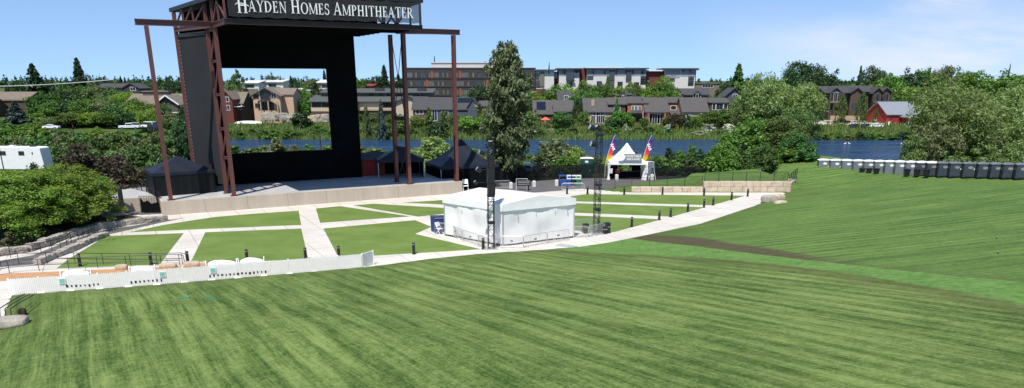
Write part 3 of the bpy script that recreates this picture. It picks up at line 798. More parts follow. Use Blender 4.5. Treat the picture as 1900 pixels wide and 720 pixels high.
# ---- white production tent on the plaza
c0 = G(933,457); cl = G(826,437); cr = G(1064,441)
cb = cl+cr-c0
tent = thing('frame_tent', 'large white frame tent with closed vinyl walls on the turf plaza', 'tent', (c0.x,c0.y,0))
T = lambda p, z: (p.x-c0.x, p.y-c0.y, z)
he, hr, val = 3.85, 4.42, .62
def wavy(a, b, z0, z1, out, n=26, m=9, amp=.05, seed=0):
    rnd = random.Random(seed); mb = MB(); a = Vector(a); b = Vector(b); vs = []
    ph = [rnd.uniform(0,6.28) for _ in range(8)]
    for i in range(n+1):
        for j in range(m+1):
            u, v = i/n, j/m; p = a.lerp(b, u)
            env = min(1, 6*u, 6*(1-u))
            o = amp*env*(math.sin(u*17+ph[0]+v*2.5)*.5+math.sin(u*41+v*6+ph[1])*.22+math.sin(v*9+u*5+ph[2])*.35+math.sin(u*9-v*7+ph[3])*.4+rnd.uniform(-.2,.2))
            vs.append((p.x+out.x*o, p.y+out.y*o, z0+(z1-z0)*v))
    mb.add(vs, [(i*(m+1)+j,(i+1)*(m+1)+j,(i+1)*(m+1)+j+1,i*(m+1)+j+1) for i in range(n) for j in range(m)]); return mb
def outn(a, b):
    d = (b-a); return Vector((d.y,-d.x,0)).normalized()
for (a, b, sd) in ((cl,c0,1),(c0,cr,2),(cr,cb,3),(cb,cl,4)):
    obj('side_wall', wavy(T(a,0), T(b,0), .16, he-.03, outn(a,b), amp=.11, seed=sd), M['white_vinyl'], tent, smooth=True)
ov = lambda p: p+(p-(c0+cb)/2).normalized()*.16
a0, al, ar, ab = ov(c0), ov(cl), ov(cr), ov(cb)
g1 = (a0+ar)/2; g2 = (al+ab)/2
mb = MB(); mb.add([T(a0,he),T(ar,he),T(ab,he),T(al,he),T(g1,hr),T(g2,hr)], [(0,4,5,3),(1,2,5,4),(0,1,4),(2,3,5)])
obj('canopy_roof', mb, M['white_vinyl'], tent)
mb = MB()
for (a, b) in ((al,a0),(a0,ar),(ar,ab),(ab,al)):
    n = 12
    for i in range(n):
        p, q = a.lerp(b,i/n), a.lerp(b,(i+1)/n); o = outn(a,b)*(.03+.02*math.sin(i*2.4)); o2 = outn(a,b)*(.03+.02*math.sin((i+1)*2.4))
        mb.add([T(p+o,he-val),T(q+o2,he-val),T(q,he-.002),T(p,he-.002)], [(0,1,2,3)])
obj('valance', mb, M['white_vinyl'], tent, smooth=True)
for p in (c0, cl, cr, cb):
    mb = MB(); mb.box(p.x-c0.x-.06,p.y-c0.y-.06,0,p.x-c0.x+.06,p.y-c0.y+.06,he-.05); obj('leg', mb, M['galv'], tent)
mb = MB()
for a, b, k in ((cl,c0,26),(c0,cr,30)):
    d = (b-a).normalized(); o = outn(a,b)
    for i in range(k):
        if random.random() < .8:
            p = a.lerp(b,(i+.5)/k); mb.obox((p.x-c0.x,p.y-c0.y,.085),(.14,.10,.13), math.atan2(d.y,d.x))
obj('ballast', mb, M['black_metal'], tent)
for a, b, us in ((cl,c0,(.32,.62)),(c0,cr,(.2,.45,.72,.9))):
    o = outn(a,b)
    for u in us:
        p = a.lerp(b,u)+o*.06; mb = MB(); mb.obox((p.x-c0.x,p.y-c0.y,2.6),(.05,.05,.35), .4); obj('strap', mb, M['galv'], tent)

# ---- truss towers
def tower(label, px, py, h, lamps, gear):
    p = G(px, py); t = thing('truss_tower', label, 'truss tower', (p.x,p.y,0), .2)
    a = .26; mb = MB()
    for sx in (-a,a):
        for sy in (-a,a): mb.tube((sx,sy,.06),(sx,sy,h),.03,.03,6)
    k = 0; z = .1
    while z < h-.3:
        z1 = min(z+.55, h); s = 1 if k % 2 else -1
        for q0, q1 in (((-a*s,-a),(a*s,-a)),((-a*s,a),(a*s,a)),((-a,-a*s),(-a,a*s)),((a,-a*s),(a,a*s))):
            mb.beam((q0[0],q0[1],z),(q1[0],q1[1],z1),.03,.03)
        for q0, q1 in (((-a,-a),(a,-a)),((a,-a),(a,a)),((a,a),(-a,a)),((-a,a),(-a,-a))): mb.beam((q0[0],q0[1],z),(q1[0],q1[1],z),.03,.03)
        z = z1; k += 1
    obj('lattice', mb, M['black_metal'], t)
    for zj in np.arange(2.4, h, 2.4):
        mb = MB(); mb.box(-a-.06,-a-.06,zj-.09,a+.06,a+.06,zj+.09); obj('joint_collar', mb, M['black_metal'], t)
    mb = MB(); mb.box(-.55,-.55,0.004,.55,.55,.06); obj('base_plate', mb, M['galv'], t)
    for (x, z, ang, s) in lamps:
        mb = MB(); mb.lathe([(.10*s,-.30*s),(.2*s,-.26*s),(.24*s,0),(.27*s,.26*s),(.25*s,.28*s)], 12)
        o = obj('lamp', mb, M['black_metal'], t, smooth=False); o.location = (x,-.1,z); o.rotation_euler = (0, math.radians(ang), 0)
        mb = MB(); mb.lathe([(.23*s,.283*s),(.2*s,.31*s)], 12); l = obj('lens', mb, M['galv'], o)
        mb = MB(); mb.beam((0,-.1,z),(x,-.1,z),.06,.06); obj('lamp_bracket', mb, M['black_metal'], t)
    for (x0,z0,x1,z1) in gear:
        mb = MB(); mb.box(x0,-.34,z0,x1,.34,z1); obj('speaker_cabinet', mb, M['black_metal'], t)
        mb = MB(); mb.box(x0+.04,-.352,z0+.04,x1-.04,-.343,z1-.04); obj('grille', mb, M['sign_black'], t)
    return t
tower('black lattice tower hung with lamps and cabinets before the white tent corner', 911.5, 461.5, 9.0, [(-.75,8.55,-70,.9),(-1.05,7.1,-55,.8),(-1.35,6.0,-40,.55),(.0,9.25,0,1.0)], [(-.27,4.9,.36,5.9),(-.30,5.92,.31,7.2),(-.18,7.22,.22,8.3)])
tower('black lattice tower with two round lamps behind the steel barriers', 1106, 433, 10.6, [(-.75,10.2,-65,1.15),(-.55,8.7,-75,1.15),(-.2,10.2,-50,1.0)], [])
for dx, dy, hh, lab in ((-1.05,.1,.95,'black amplifier rack at the foot of the lamp tower, open side out'),(.75,-.15,.75,'low black flight case beside the foot of the lamp tower'),(1.2,.2,1.05,'tall narrow black case standing outermost at the lamp tower foot')):
    p = G(1106,433); t = thing('equipment_case', lab, 'flight case', (p.x+dx,p.y+dy,.005), .25)
    w = .5 if hh < 1 else .32
    mb = MB(); mb.box(-w/2,-.3,.08,w/2,.3,hh); obj('case_body', mb, M['black_metal'], t, bevel=.02)
    for sx in (-1,1): mb = MB(); mb.box(sx*w*.35-.04,-.2,0,sx*w*.35+.04,.2,.08); obj('caster', mb, M['tyre'], t)
    mb = MB(); mb.box(-w/2-.012,-.312,hh*.6,w/2+.012,-.302,hh*.6+.05); obj('trim_strip', mb, M['galv'], t)

# ---- steel crowd barriers
def barrier_proto(w=2.1, h=1.08):
    t = thing('crowd_barrier', '', 'barrier')
    mb = MB(); r = .028
    pts = [(-w/2,0,.15),(-w/2,0,h-.12),(-w/2+.12,0,h),(w/2-.12,0,h),(w/2,0,h-.12),(w/2,0,.15),(-w/2,0,.15)]
    mb.path(pts, r); obj('frame', mb, M['galv'], t)
    mb = MB()
    for k in range(17):
        x = -w/2+w*(k+1)/18; mb.tube((x,0,.16),(x,0,h-.01),.011,.011,5)
    obj('bars', mb, M['galv'], t)
    for s in (-1,1):
        mb = MB(); mb.path([(s*w*.36,-.3,.02),(s*w*.36,-.05,.15),(s*w*.36,.05,.15),(s*w*.36,.3,.02)], .022); obj('foot', mb, M['galv'], t)
    mb = MB(); mb.box(-.12,-.02,.55,.12,.02,.72); obj('name_plate', mb, M['sign_grey'], t)
    return t
BAR = []
def barrier_line(pts, fmt, group):
    """one barrier per consecutive pair of pixels"""
    for i, (a, b) in enumerate(zip(pts[:-1], pts[1:])):
        A, B = G(*a), G(*b); mid = (A+B)/2; d = B-A
        if not BAR: t = barrier_proto(); BAR.append(t)
        else: t = copy_tree(BAR[0])
        t.location = (mid.x,mid.y,.003); t.rotation_euler = (0,0,math.atan2(d.y,d.x)); t.scale = (d.length/2.16,1,1)
        tag(t, fmt.format(ORD[i]), 'barrier', group)
barrier_line([(806,433),(829,434.5)], 'steel barrier in front of the navy tarp bin beside the white tent', 'barriers round the white tent')
barrier_line([(832,436),(858,447),(888,456.5),(905,464)], '{} steel barrier from the navy bin along the shadier tent side', 'barriers round the white tent')
barrier_line([(928,460),(971,460),(1015,452),(1056,446)], '{} steel barrier from the lattice tower along the sunny tent face', 'barriers round the white tent')
barrier_line([(1066,441),(1091,440),(1121,434)], '{} steel barrier running from the tent corner around the lamp tower', 'barriers round the white tent')
barrier_line([(1066,428),(1112,424)], 'steel barrier standing on turf behind the lamp tower', 'barriers round the white tent')
barrier_line([(915,350),(947,349)], 'steel barrier by the black fence next to the high-peaked tent', 'barriers by the service road')
barrier_line([(1042,354.5),(1084,354.5)], 'steel barrier on the asphalt before the recycling bins', 'barriers by the service road')

# ---- bollards
def bollard_proto():
    t = thing('bollard_light', '', 'bollard'); mb = MB(); mb.lathe([(.13,0),(.13,.82),(.115,.83),(.115,.93),(.135,.94),(.135,1.0),(.12,1.02)], 14); obj('post', mb, M['black_metal'], t, smooth=False)
    mb = MB(); mb.lathe([(.12,.84),(.12,.925)], 14); obj('light_band', mb, M['sign_grey'], t)
    mb = MB(); mb.lathe([(.19,.0),(.19,.025)], 12); obj('base_plate', mb, M['black_metal'], t); return t
BO = [(768,471.5,'standing on bright turf edge between picket fence end and white tent'),(629,478,'behind the picket fence, on the tent side of the cross path'),
 (567.5,481.5,'behind the picket fence, on the garden side of the cross path'),(459,485,'behind the picket fence in the middle of a turf panel'),
 (349,488.5,'by the sandstone boulders at the foot of the slanting path'),(281,491,'behind the end of the black handrail, at the slanting path'),(149,494,'behind the handrails nearest the stone garden wall'),
 (896.5,462.5,'beside the base of the lamp-hung lattice tower'),(1172,421,'first along the concrete path beyond the lamp tower'),(1223,408,'second along the concrete path beyond the lamp tower'),(1244,402.5,'third along the concrete path beyond the lamp tower'),
 (1276,393,'fourth along the concrete path beyond the lamp tower'),(1306,385,'fifth along the concrete path beyond the lamp tower'),(1323,381,'sixth along the concrete path beyond the lamp tower'),(1357,371.5,'seventh along the concrete path beyond the lamp tower'),
 (1387,364.5,'eighth and last along the concrete path beyond the lamp tower'),(1306,363,'before the meeting of the low and high block walls'),(1229,361,'before the middle of the low block wall'),(1158,361,'just short of the low block wall end'),
 (1090,360,'on the plaza edge beside the asphalt, behind the lamp tower'),(1052,360,'on the plaza edge before the barrier and recycling bins'),(980,353.5,'at the asphalt edge behind the white tent roof')]
b0 = None
for x, y, lab in BO:
    t = bollard_proto() if b0 is None else copy_tree(b0)
    b0 = b0 or t
    p = G(x, y); t.location = (p.x,p.y,.004); tag(t, 'black bollard light '+lab, 'bollard', 'bollards around the turf plaza')

# ---- picket fence
FP = [G(x, y) for x, y in ((20,547),(175,537),(300,528),(480,513),(672,497))]
fence = thing('picket_fence', 'long low white plastic picket fence dividing the lawn from the plaza', 'fence', (FP[0].x,FP[0].y,0))
def fence_run(pts, npan):
    seg = [0]
    for a, b in zip(pts[:-1], pts[1:]): seg.append(seg[-1]+(b-a).length)
    def at(s):
        s = min(max(s,0),seg[-1])
        for i in range(len(pts)-1):
            if s <= seg[i+1]+1e-6: return pts[i].lerp(pts[i+1],(s-seg[i])/(seg[i+1]-seg[i]))
    out = []
    for k in range(npan):
        s0, s1 = seg[-1]*k/npan, seg[-1]*(k+1)/npan; out.append((at(s0), at(s1)))
    return out
runs = fence_run(FP, 13)
def fence_panel(A, B, seed):
    d = B-A; l = d.length; a = math.atan2(d.y,d.x); rnd = random.Random(seed); mb = MB()
    loc = A-FP[0]; n = 15
    for i in range(n):
        x = l*(i+.5)/n; c, s = math.cos(a), math.sin(a); h = 1.18+rnd.uniform(-.01,.01)
        w = .112
        for dx in (0,):
            prof = [(x-w/2,.04),(x+w/2,.04),(x+w/2,h-.06),(x,h),(x-w/2,h-.06)]
            vs = [(loc.x+px*c+.03*s, loc.y+px*s-.03*c, z) for px, z in prof]+[(loc.x+px*c-.0*s, loc.y+px*s+.0*c, z) for px, z in prof]
            mb.add(vs, [(0,1,2,3,4),(9,8,7,6,5)]+[(i2,5+i2,5+(i2+1)%5,(i2+1)%5) for i2 in range(5)])
    for z in (.3,.86):
        mb.beam((loc.x+.02*-s*-1,loc.y,z),(loc.x+d.x,loc.y+d.y,z),.03,.09)
    o = obj('picket_panel', mb, M['white_plastic'], fence)
    mb = MB(); mb.box(loc.x-.05,loc.y-.0,0,loc.x+.05,loc.y+.10,1.2); obj('post', mb, M['white_plastic'], fence)
    mb = MB(); mb.obox((loc.x,loc.y+.05,.02),(.5,.35,.04),a); obj('base_foot', mb, M['white_plastic'], fence)
for k, (A, B) in enumerate(runs): fence_panel(A, B, k)
E1 = G(693,490.5); fence_panel(FP[-1]+Vector((.03,.05,0)), E1, 99)
mb = MB(); q = E1-FP[0]; mb.box(q.x-.05,q.y-.05,0,q.x+.05,q.y+.05,1.2); obj('post', mb, M['white_plastic'], fence)
def fence_at(px):
    for a, b in zip(FP[:-1], FP[1:]):
        pass
    best = None
    for A, B in runs:
        for t in np.linspace(0,1,20):
            p = A.lerp(B,t); xx = CX+p.x/p.y*F*(CP-((530-CY)/F)*SP)
            if best is None or abs(xx-px) < best[0]: best = (abs(xx-px), p, math.atan2((B-A).y,(B-A).x))
    return best[1], best[2]
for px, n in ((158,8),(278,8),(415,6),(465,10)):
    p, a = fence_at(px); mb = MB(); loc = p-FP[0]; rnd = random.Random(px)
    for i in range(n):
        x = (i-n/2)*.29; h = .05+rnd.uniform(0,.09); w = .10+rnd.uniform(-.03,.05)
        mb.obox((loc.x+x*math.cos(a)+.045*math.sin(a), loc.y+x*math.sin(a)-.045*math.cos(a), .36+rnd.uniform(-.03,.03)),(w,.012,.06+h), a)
    obj('gap_shade', mb, M['sign_black'], fence)  # black plates painted in for the shaded ground between pickets
for px, lab in ((118,'pale teal square notice on the pickets closest to the stone wall ramp'),(306,'pale teal square notice on the pickets below the slanting path'),(400,'pale teal square notice on the pickets, third from the ramp end')):
    p, a = fence_at(px); t = thing('notice_board', lab, 'notice', (p.x+.07*math.sin(a),p.y-.07*math.cos(a),.78), a, 'teal notices on the picket fence')
    mb = MB(); mb.box(-.22,-.012,-.22,.22,.012,.22); obj('board', mb, M['white_plastic'], t)
    mb = MB(); mb.box(-.17,-.018,-.17,.17,-.0125,.17); obj('print', mb, M['teal_sign'], t)
# white wrapped carts behind it
for px0, px1, py, lab in ((112,170,512,'white sheeted cart behind the fence closest to the ramp handrails'),(240,287,505,'tall white sheeted cart behind the fence at the handrail end'),(381,440,495,'white sheeted cart behind the fence beside the boulders'),(442,490,493,'white sheeted cart behind the fence below the lone bollard')):
    A, B = [G(p, np.interp(p,[20,175,300,480,672],[547,537,528,513,497])-4) for p in (px0,px1)]; mid = (A+B)/2; d = B-A; l = d.length*.86
    t = thing('sheeted_cart', lab, 'cart', (mid.x,mid.y+.35,.015), math.atan2(d.y,d.x), 'sheeted carts behind the picket fence')
    mb = MB(); rnd = random.Random(px0); nn = 10; vs = []
    prof = [(-.3,.3),(-.32,.85),(-.28,1.05),(-.1,1.12),(.12,1.1),(.28,1.0),(.32,.6),(.3,.3)]
    for i in range(nn+1):
        u = i/nn; e = 1-.12*(abs(2*u-1)**4)
        for a, z in prof: vs.append(((u-.5)*l, a*e+rnd.uniform(-.03,.03), (z*e+rnd.uniform(-.03,.03)+.05*math.sin(u*5))*1.12))
    m_ = len(prof)
    mb.add(vs, [(i*m_+j,(i+1)*m_+j,(i+1)*m_+j+1,i*m_+j+1) for i in range(nn) for j in range(m_-1)]+[tuple(range(m_-1,-1,-1)),tuple(nn*m_+j for j in range(m_))])
    obj('white_sheet', mb, M['white_vinyl'], t, smooth=True)
    for s in (-1,1):
        mb = MB(); mb.path([(s*(l/2+.02),-.25,0.02),(s*(l/2+.10),-.2,.95),(s*(l/2+.14),0,1.32),(s*(l/2+.10),.2,.95),(s*(l/2+.02),.25,.02)], .035, 6); obj('end_handle', mb, M['white_plastic'], t)
# ---- handrails
def handrail(label, base_px, zb=0.0, h=.95, rails=(1.0,.5), ends=True):
    P = [G(x, y, zb) for x, y in base_px]; o = P[0]
    t = thing('handrail', label, 'handrail', (o.x,o.y,zb))
    for p in P:
        mb = MB(); mb.tube((p.x-o.x,p.y-o.y,0),(p.x-o.x,p.y-o.y,h),.028,.028,6); obj('post', mb, M['black_metal'], t)
    for r in rails:
        mb = MB(); pts = [(p.x-o.x,p.y-o.y,h*r) for p in P]
        if ends and r == 1.0:
            d = (P[-1]-P[-2]).normalized(); e = pts[-1]; pts += [(e[0]+d.x*.35,e[1]+d.y*.35,h*.9),(e[0]+d.x*.4,e[1]+d.y*.4,.3)]
        mb.path(pts, .03, 6); obj('rail', mb, M['black_metal'], t)
handrail('black pipe handrail of the ramp running just behind the fence, lower of the pair', [(-30,516),(18,507),(73,502.5),(128,500),(182,498),(235,496),(300,494),(334,493)])
handrail('black pipe handrail of the ramp farther from the fence, upper of the pair', [(2,495),(36,491),(88,490),(140,490),(192,491),(243,491.5),(292,491),(339,490)])
handrail('black post handrail climbing the asphalt ramp between the stone walls', [(20,478),(77,470),(97,466),(113,462),(125,457.5),(133,451),(146,446),(155,441),(165,436.5),(176,433)], ends=False)
# railing at the very edge of the lawn, and the rocks
p0 = G(2,600); t = thing('stair_railing', 'curved black railing by the flat rock at the lawn corner', 'railing', (p0.x,p0.y,.0))
for k in range(3):
    mb = MB(); dx = .35*k; mb.path([(dx,0,0),(dx-.05,.2,.9),(dx+.05,.9,1.05),(dx-.25,2.4,1.0),(dx-.45,3.4,.95)], .03); obj('rail', mb, M['black_metal'], t)
def rock(label, px, py, s, m, seed, rz=.3, lawn=False, n=1):
    p = L(px, py) if lawn else G(px, py); t = thing('boulder', label, 'boulder', (p.x,p.y,p.z-.03), rz)
    mb = MB(); mb.rock((0,0,s[2]*.42), s, seed, 0, .34); o = obj('stone', mb, m, t, smooth=False)
    sb = o.modifiers.new('s','SUBSURF'); sb.levels = sb.render_levels = 1
rock('broad flat grey rock at the lawn corner beneath the railing', 16, 606, (2.3,1.5,.7), M['grey_stone'], 3, .4, True)
rock('small dark rock leaning on the flat rock at the lawn corner', 42, 586, (.5,.5,.6), M['soil'], 4, .4, True)
rock('grey boulder beside two tan ones where the path meets the slope', 1427, 377, (2.1,1.4,1.15), M['grey_stone'], 5, .2)
rock('upper orange-tan boulder beside the grey one at the path end', 1444, 373, (1.7,1.2,1.0), M['warm_rock'], 6, .4)
rock('lower cream boulder half sunk in grass beside the grey one', 1448, 382, (1.9,1.0,.75), M['stone'], 7, .5)
rock('broad tan boulder behind the fence by a bollard', 357, 495, (1.3,.8,.55), M['warm_rock'], 8)
rock('smaller tan boulder between bollard and sheeted cart', 377, 493.5, (.8,.6,.45), M['warm_rock'], 9)
rock('low pinkish boulder among handrail posts', 226, 500, (1.0,.7,.5), M['warm_rock'], 10)
rock('flat pale boulder behind the handrail end', 312, 496, (1.4,.7,.45), M['stone'], 11)
rock('round grey boulder below the black concert sign', 203, 402, (1.9,1.3,1.2), M['grey_stone'], 12)
rock('round tan boulder below the black concert sign', 221, 400, (1.3,1.0,1.0), M['stone'], 13)
# small green lids and sprinkler heads on the lawn
for x, y, lab in ((343,554,'green plastic valve lid in the lawn, closer to the fence gap'),(392.5,554.5,'green plastic valve lid in the lawn, second from the ramp')):
    p = L(x, y); t = thing('valve_lid', lab, 'valve lid', (p.x,p.y,p.z), .1, 'valve lids in the lawn')
    mb = MB(); mb.box(-.3,-.14,-.05,.3,.14,.07); obj('lid', mb, M['green_plastic'], t, bevel=.02); mb = MB(); mb.box(-.32,-.16,-.05,.32,.16,.03); obj('rim', mb, M['green_plastic'], t)
for x, y, lab in ((1849,443,'tiny black sprinkler head on the upper slope'),(1851.5,471,'tiny black sprinkler head lower down the slope')):
    p = L(x, y); t = thing('sprinkler_head', lab, 'sprinkler', (p.x,p.y,p.z)); mb = MB(); mb.lathe([(.04,-.05),(.04,.12),(.02,.14)], 8); obj('body', mb, M['black_metal'], t)
    mb = MB(); mb.lathe([(.02,.14),(.02,.17)], 8); obj('nozzle', mb, M['white_plastic'], t)

# ---- block walls
def block_wall(label, A, B, rows, bh, bl, m, seed, depth=.95, name='block_wall', z0=0.0, taper=None):
    t = thing(name, label, 'retaining wall', (A[0],A[1],z0)); rnd = random.Random(seed)
    d = Vector((B[0]-A[0],B[1]-A[1])); l = d.length; a = math.atan2(d.y,d.x); t.rotation_euler = (0,0,a)
    for r in range(rows):
        x = 0.0 - (bl*.4 if r % 2 else 0)
        while x < l-.2:
            w = bl*rnd.uniform(.75,1.25); x1 = min(x+w, l); xs = max(x, 0)
            if x1-xs > .25:
                mb = MB(); mb.box(xs+.015, rnd.uniform(0,.06)+.04*r, r*bh+.005, x1-.015, depth+rnd.uniform(-.05,.05), (r+1)*bh-.012+rnd.uniform(-.02,.0))
                o = obj('block', mb, m, t, bevel=.05)
            x = x1 if x1 > x else x+w
    return t
block_wall('single course of tan stone blocks edging the plaza below the grass', WALL_A, WALL_M-Vector((.05,0)), 1, .72, 1.5, M['stone'], 1)
block_wall('two-course tan stone block wall holding the grass behind the plaza', WALL_M, WALL_B, 2, .72, 1.55, M['stone'], 2)
cq = WALL_B; block_wall('short stepped end of tan blocks turning into the slope', (WALL_B.x+.3, WALL_B.y-.2), (WALL_B.x+2.4, WALL_B.y+4.0), 2, .68, 1.3, M['stone'], 5)
def stone_row(label, px_pts, bh, m, seed, bl=1.0, dp=.7, z=0.0):
    P = [G(x, y, z) for x, y in px_pts]; o = P[0]; t = thing('stone_wall', label, 'stone wall', (o.x,o.y,z)); rnd = random.Random(seed)
    for a, b in zip(P[:-1], P[1:]):
        d = b-a; n = max(1, round(d.length/bl)); ang = math.atan2(d.y,d.x)
        for i in range(n):
            c = a.lerp(b,(i+.5)/n)-o; h = bh*rnd.uniform(.85,1.15)
            mb = MB(); mb.rock((c.x,c.y,h/2-.03),(d.length/n*1.02,dp*rnd.uniform(.9,1.15),h),seed*100+len(t.children),ang+rnd.uniform(-.06,.06)); obj('block', mb, m, t)
    return t
stone_row('grey stone block wall on the garden side of the asphalt ramp', [(-45,482),(0,475),(52,467),(90,454),(120,442),(178,426.5),(232,418),(310,408)], .66, M['grey_stone'], 21, 1.1, .8)
stone_row('low grey stone kerb wall between the ramp and the turf', [(70,492),(100,478),(135,465),(165,450),(197,437)], .48, M['grey_stone'], 22, 1.0, .7)
# ---- fences near the block walls
def post_fence(label, px_pts, h, every, m, z_fn=None, rails=(1.0,), mesh=False, loc_z=None, name='wire_fence', pr=.03, pickets=0):
    P = []
    for x, y in px_pts:
        q = L(x, y) if loc_z is None else G(x, y, loc_z); P.append(q)
    o = P[0]; t = thing(name, label, 'fence', (o.x,o.y,o.z)); tops = []
    pts = []
    for a, b in zip(P[:-1], P[1:]):
        n = max(1, round((b-a).length/every)); pts += [a.lerp(b,i/n) for i in range(n)]
    pts.append(P[-1])
    for p in pts: mb = MB(); q = p-o; mb.beam((q.x,q.y,q.z-.1),(q.x,q.y,q.z+h),pr*2,pr*2); obj('post', mb, m, t)
    for r in rails:
        mb = MB()
        for a, b in zip(pts[:-1], pts[1:]): mb.beam(a-o+Vector((0,0,h*r-.03)), b-o+Vector((0,0,h*r-.03)), .035, .035)
        obj('rail', mb, m, t)
    if pickets:
        mb = MB()
        for a, b in zip(pts[:-1], pts[1:]):
            n = max(1, int((b-a).length/pickets))
            for i in range(n): q = a.lerp(b,(i+.5)/n)-o; mb.beam((q.x,q.y,q.z+.08),(q.x,q.y,q.z+h-.02),.022,.022)
        obj('pickets', mb, m, t)
    if mesh:
        mb = MB()
        for a, b in zip(pts[:-1], pts[1:]):
            p, q = a-o, b-o; mb.add([(p.x,p.y,p.z+.05),(q.x,q.y,q.z+.05),(q.x,q.y,q.z+h-.05),(p.x,p.y,p.z+h-.05)], [(0,1,2,3)])
        obj('mesh_panel', mb, mesh, t)
    return t
def see_mesh(name, col, a):
    m = bpy.data.materials.new(name); nt = nodes_of(m); d = N(nt,'ShaderNodeBsdfDiffuse',inp={0:c4(col)}); tr = N(nt,'ShaderNodeBsdfTransparent'); mx = N(nt,'ShaderNodeMixShader',inp={0:a}); o = N(nt,'ShaderNodeOutputMaterial')
    nt.links.new(tr.outputs[0],mx.inputs[1]); nt.links.new(d.outputs[0],mx.inputs[2]); nt.links.new(mx.outputs[0],o.inputs[0]); return m
M['fine_mesh'] = see_mesh('fine_wire_mesh', (.02,.02,.022), .16); M['screen'] = see_mesh('fence_screen', (.014,.014,.016), .9); M['net'] = see_mesh('dark_net', (.012,.012,.014), .78)
WBp = [(1127,350),(1172,346.5),(1235,345.5),(1303,343.5)]
post_fence('low black wire fence on the grass behind the single block course', [(1110,352),(1172,346.5),(1303,343.5)], 1.25, 2.6, M['black_metal'], mesh=M['fine_mesh'])
q0 = Vector((WALL_M.x,WALL_M.y+.6)); q1 = Vector((WALL_B.x,WALL_B.y+.6))
def fence_world(label, pts, h, every, m, **kw):
    return None
def wf(label, pts, h, every, m, rails=(1.0,), mesh=None, pickets=0, pr=.03, name='wire_fence'):
    P = [Vector((x, y, gz(x, y) if z is None else z)) for x, y, z in pts]; o = P[0]; t = thing(name, label, 'fence', tuple(o)); q = []
    for a, b in zip(P[:-1], P[1:]):
        n = max(1, round((b-a).length/every)); q += [a.lerp(b,i/n) for i in range(n)]
    q.append(P[-1])
    for p in q: mb = MB(); d = p-o; mb.beam((d.x,d.y,d.z-.3),(d.x,d.y,d.z+h),pr*2,pr*2); obj('post', mb, m, t)
    for r in rails:
        mb = MB()
        for a, b in zip(q[:-1], q[1:]): mb.beam(a-o+Vector((0,0,h*r-.03)), b-o+Vector((0,0,h*r-.03)), .035, .035)
        obj('rail', mb, m, t)
    if pickets:
        mb = MB()
        for a, b in zip(q[:-1], q[1:]):
            n = max(1, int((b-a).length/pickets))
            for i in range(n): d = a.lerp(b,(i+.5)/n)-o; mb.beam((d.x,d.y,d.z+.08),(d.x,d.y,d.z+h-.02),.024,.024)
        obj('pickets', mb, m, t)
    if mesh:
        mb = MB()
        for a, b in zip(q[:-1], q[1:]):
            p, r = a-o, b-o; mb.add([(p.x,p.y,p.z+.05),(r.x,r.y,r.z+.05),(r.x,r.y,r.z+h-.05),(p.x,p.y,p.z+h-.05)], [(0,1,2,3)])
        obj('mesh_panel', mb, mesh, t)
    return t
wf('black wire fence standing on top of the two-course block wall', [(WALL_M.x+.2,WALL_M.y+.6,1.42),(WALL_B.x,WALL_B.y+.6,1.42)], 1.3, 2.0, M['black_metal'], mesh=M['fine_mesh'])
wf('black railing stepping round the stone end of the block wall', [(WALL_B.x+.1,WALL_B.y+.4,1.0),(WALL_B.x+2.6,WALL_B.y+4.4,1.45)], 1.35, 1.1, M['black_metal'], rails=(1.0,.1), pickets=.35, name='railing')
# iron fences with screen along the service road
pA, pB, pC, pD = G(866,347), G(930,340), G(1040,333), G(1140,329.5)
wf('tall black iron fence with dark screen along the far side of the asphalt road', [(pA.x,pA.y,0),(pB.x,pB.y,0),(pC.x,pC.y,0),(pD.x,pD.y,0)], 2.2, 2.4, M['black_metal'], rails=(1.0,.1), mesh=M['net'], pickets=.28, pr=.045, name='iron_fence')
pA, pB, pC = G(1208,334), G(1330,327), G(1500,318)
wf('black wire fence running below the big bushes by the river', [(pA.x,pA.y,None),(pB.x,pB.y,None),(pC.x-2,pC.y,None)], 1.9, 3.2, M['black_metal'], mesh=M['net'])
pA, pB = G(-60,418), G(190,396)
wf('black iron fence under the broad low trees by the concert sign', [(pA.x,pA.y,0),(pB.x,pB.y,0)], 2.0, 2.4, M['black_metal'], rails=(1.0,.1), mesh=M['net'], pickets=.25, name='iron_fence')
pA, pB = G(252,372), G(303,372)
pB = G(300,385)
wf('black iron gate fence meeting the stage wall corner', [(G(250,374).x,G(250,374).y,0),(G(276,381).x,G(276,381).y,0),(G(301,394).x,G(301,394).y,0)], 2.3, 1.7, M['black_metal'], rails=(1.0,.08,.55), pickets=.22, pr=.05, name='iron_fence')
pA = G(262,396); gt = thing('iron_gate', 'open black iron gate leaf half covered with torn black cloth', 'gate', (pA.x,pA.y,0), .15)
mb = MB()
for k in range(9): mb.beam((k*.27,0,.08),(k*.27,0,2.0),.03,.03)
for z in (.12,1.0,1.95): mb.beam((0,0,z),(2.2,0,z),.05,.05)
obj('bars', mb, M['black_metal'], gt)
mb = MB(); mb.add([(.05,-.03,.15),(2.15,-.03,.15),(2.1,-.05,1.3),(1.3,-.05,1.1),(.9,-.05,1.5),(.5,-.05,1.3),(.1,-.03,1.9)], [tuple(range(7))]); obj('torn_cloth', mb, M['black_fabric'], gt)
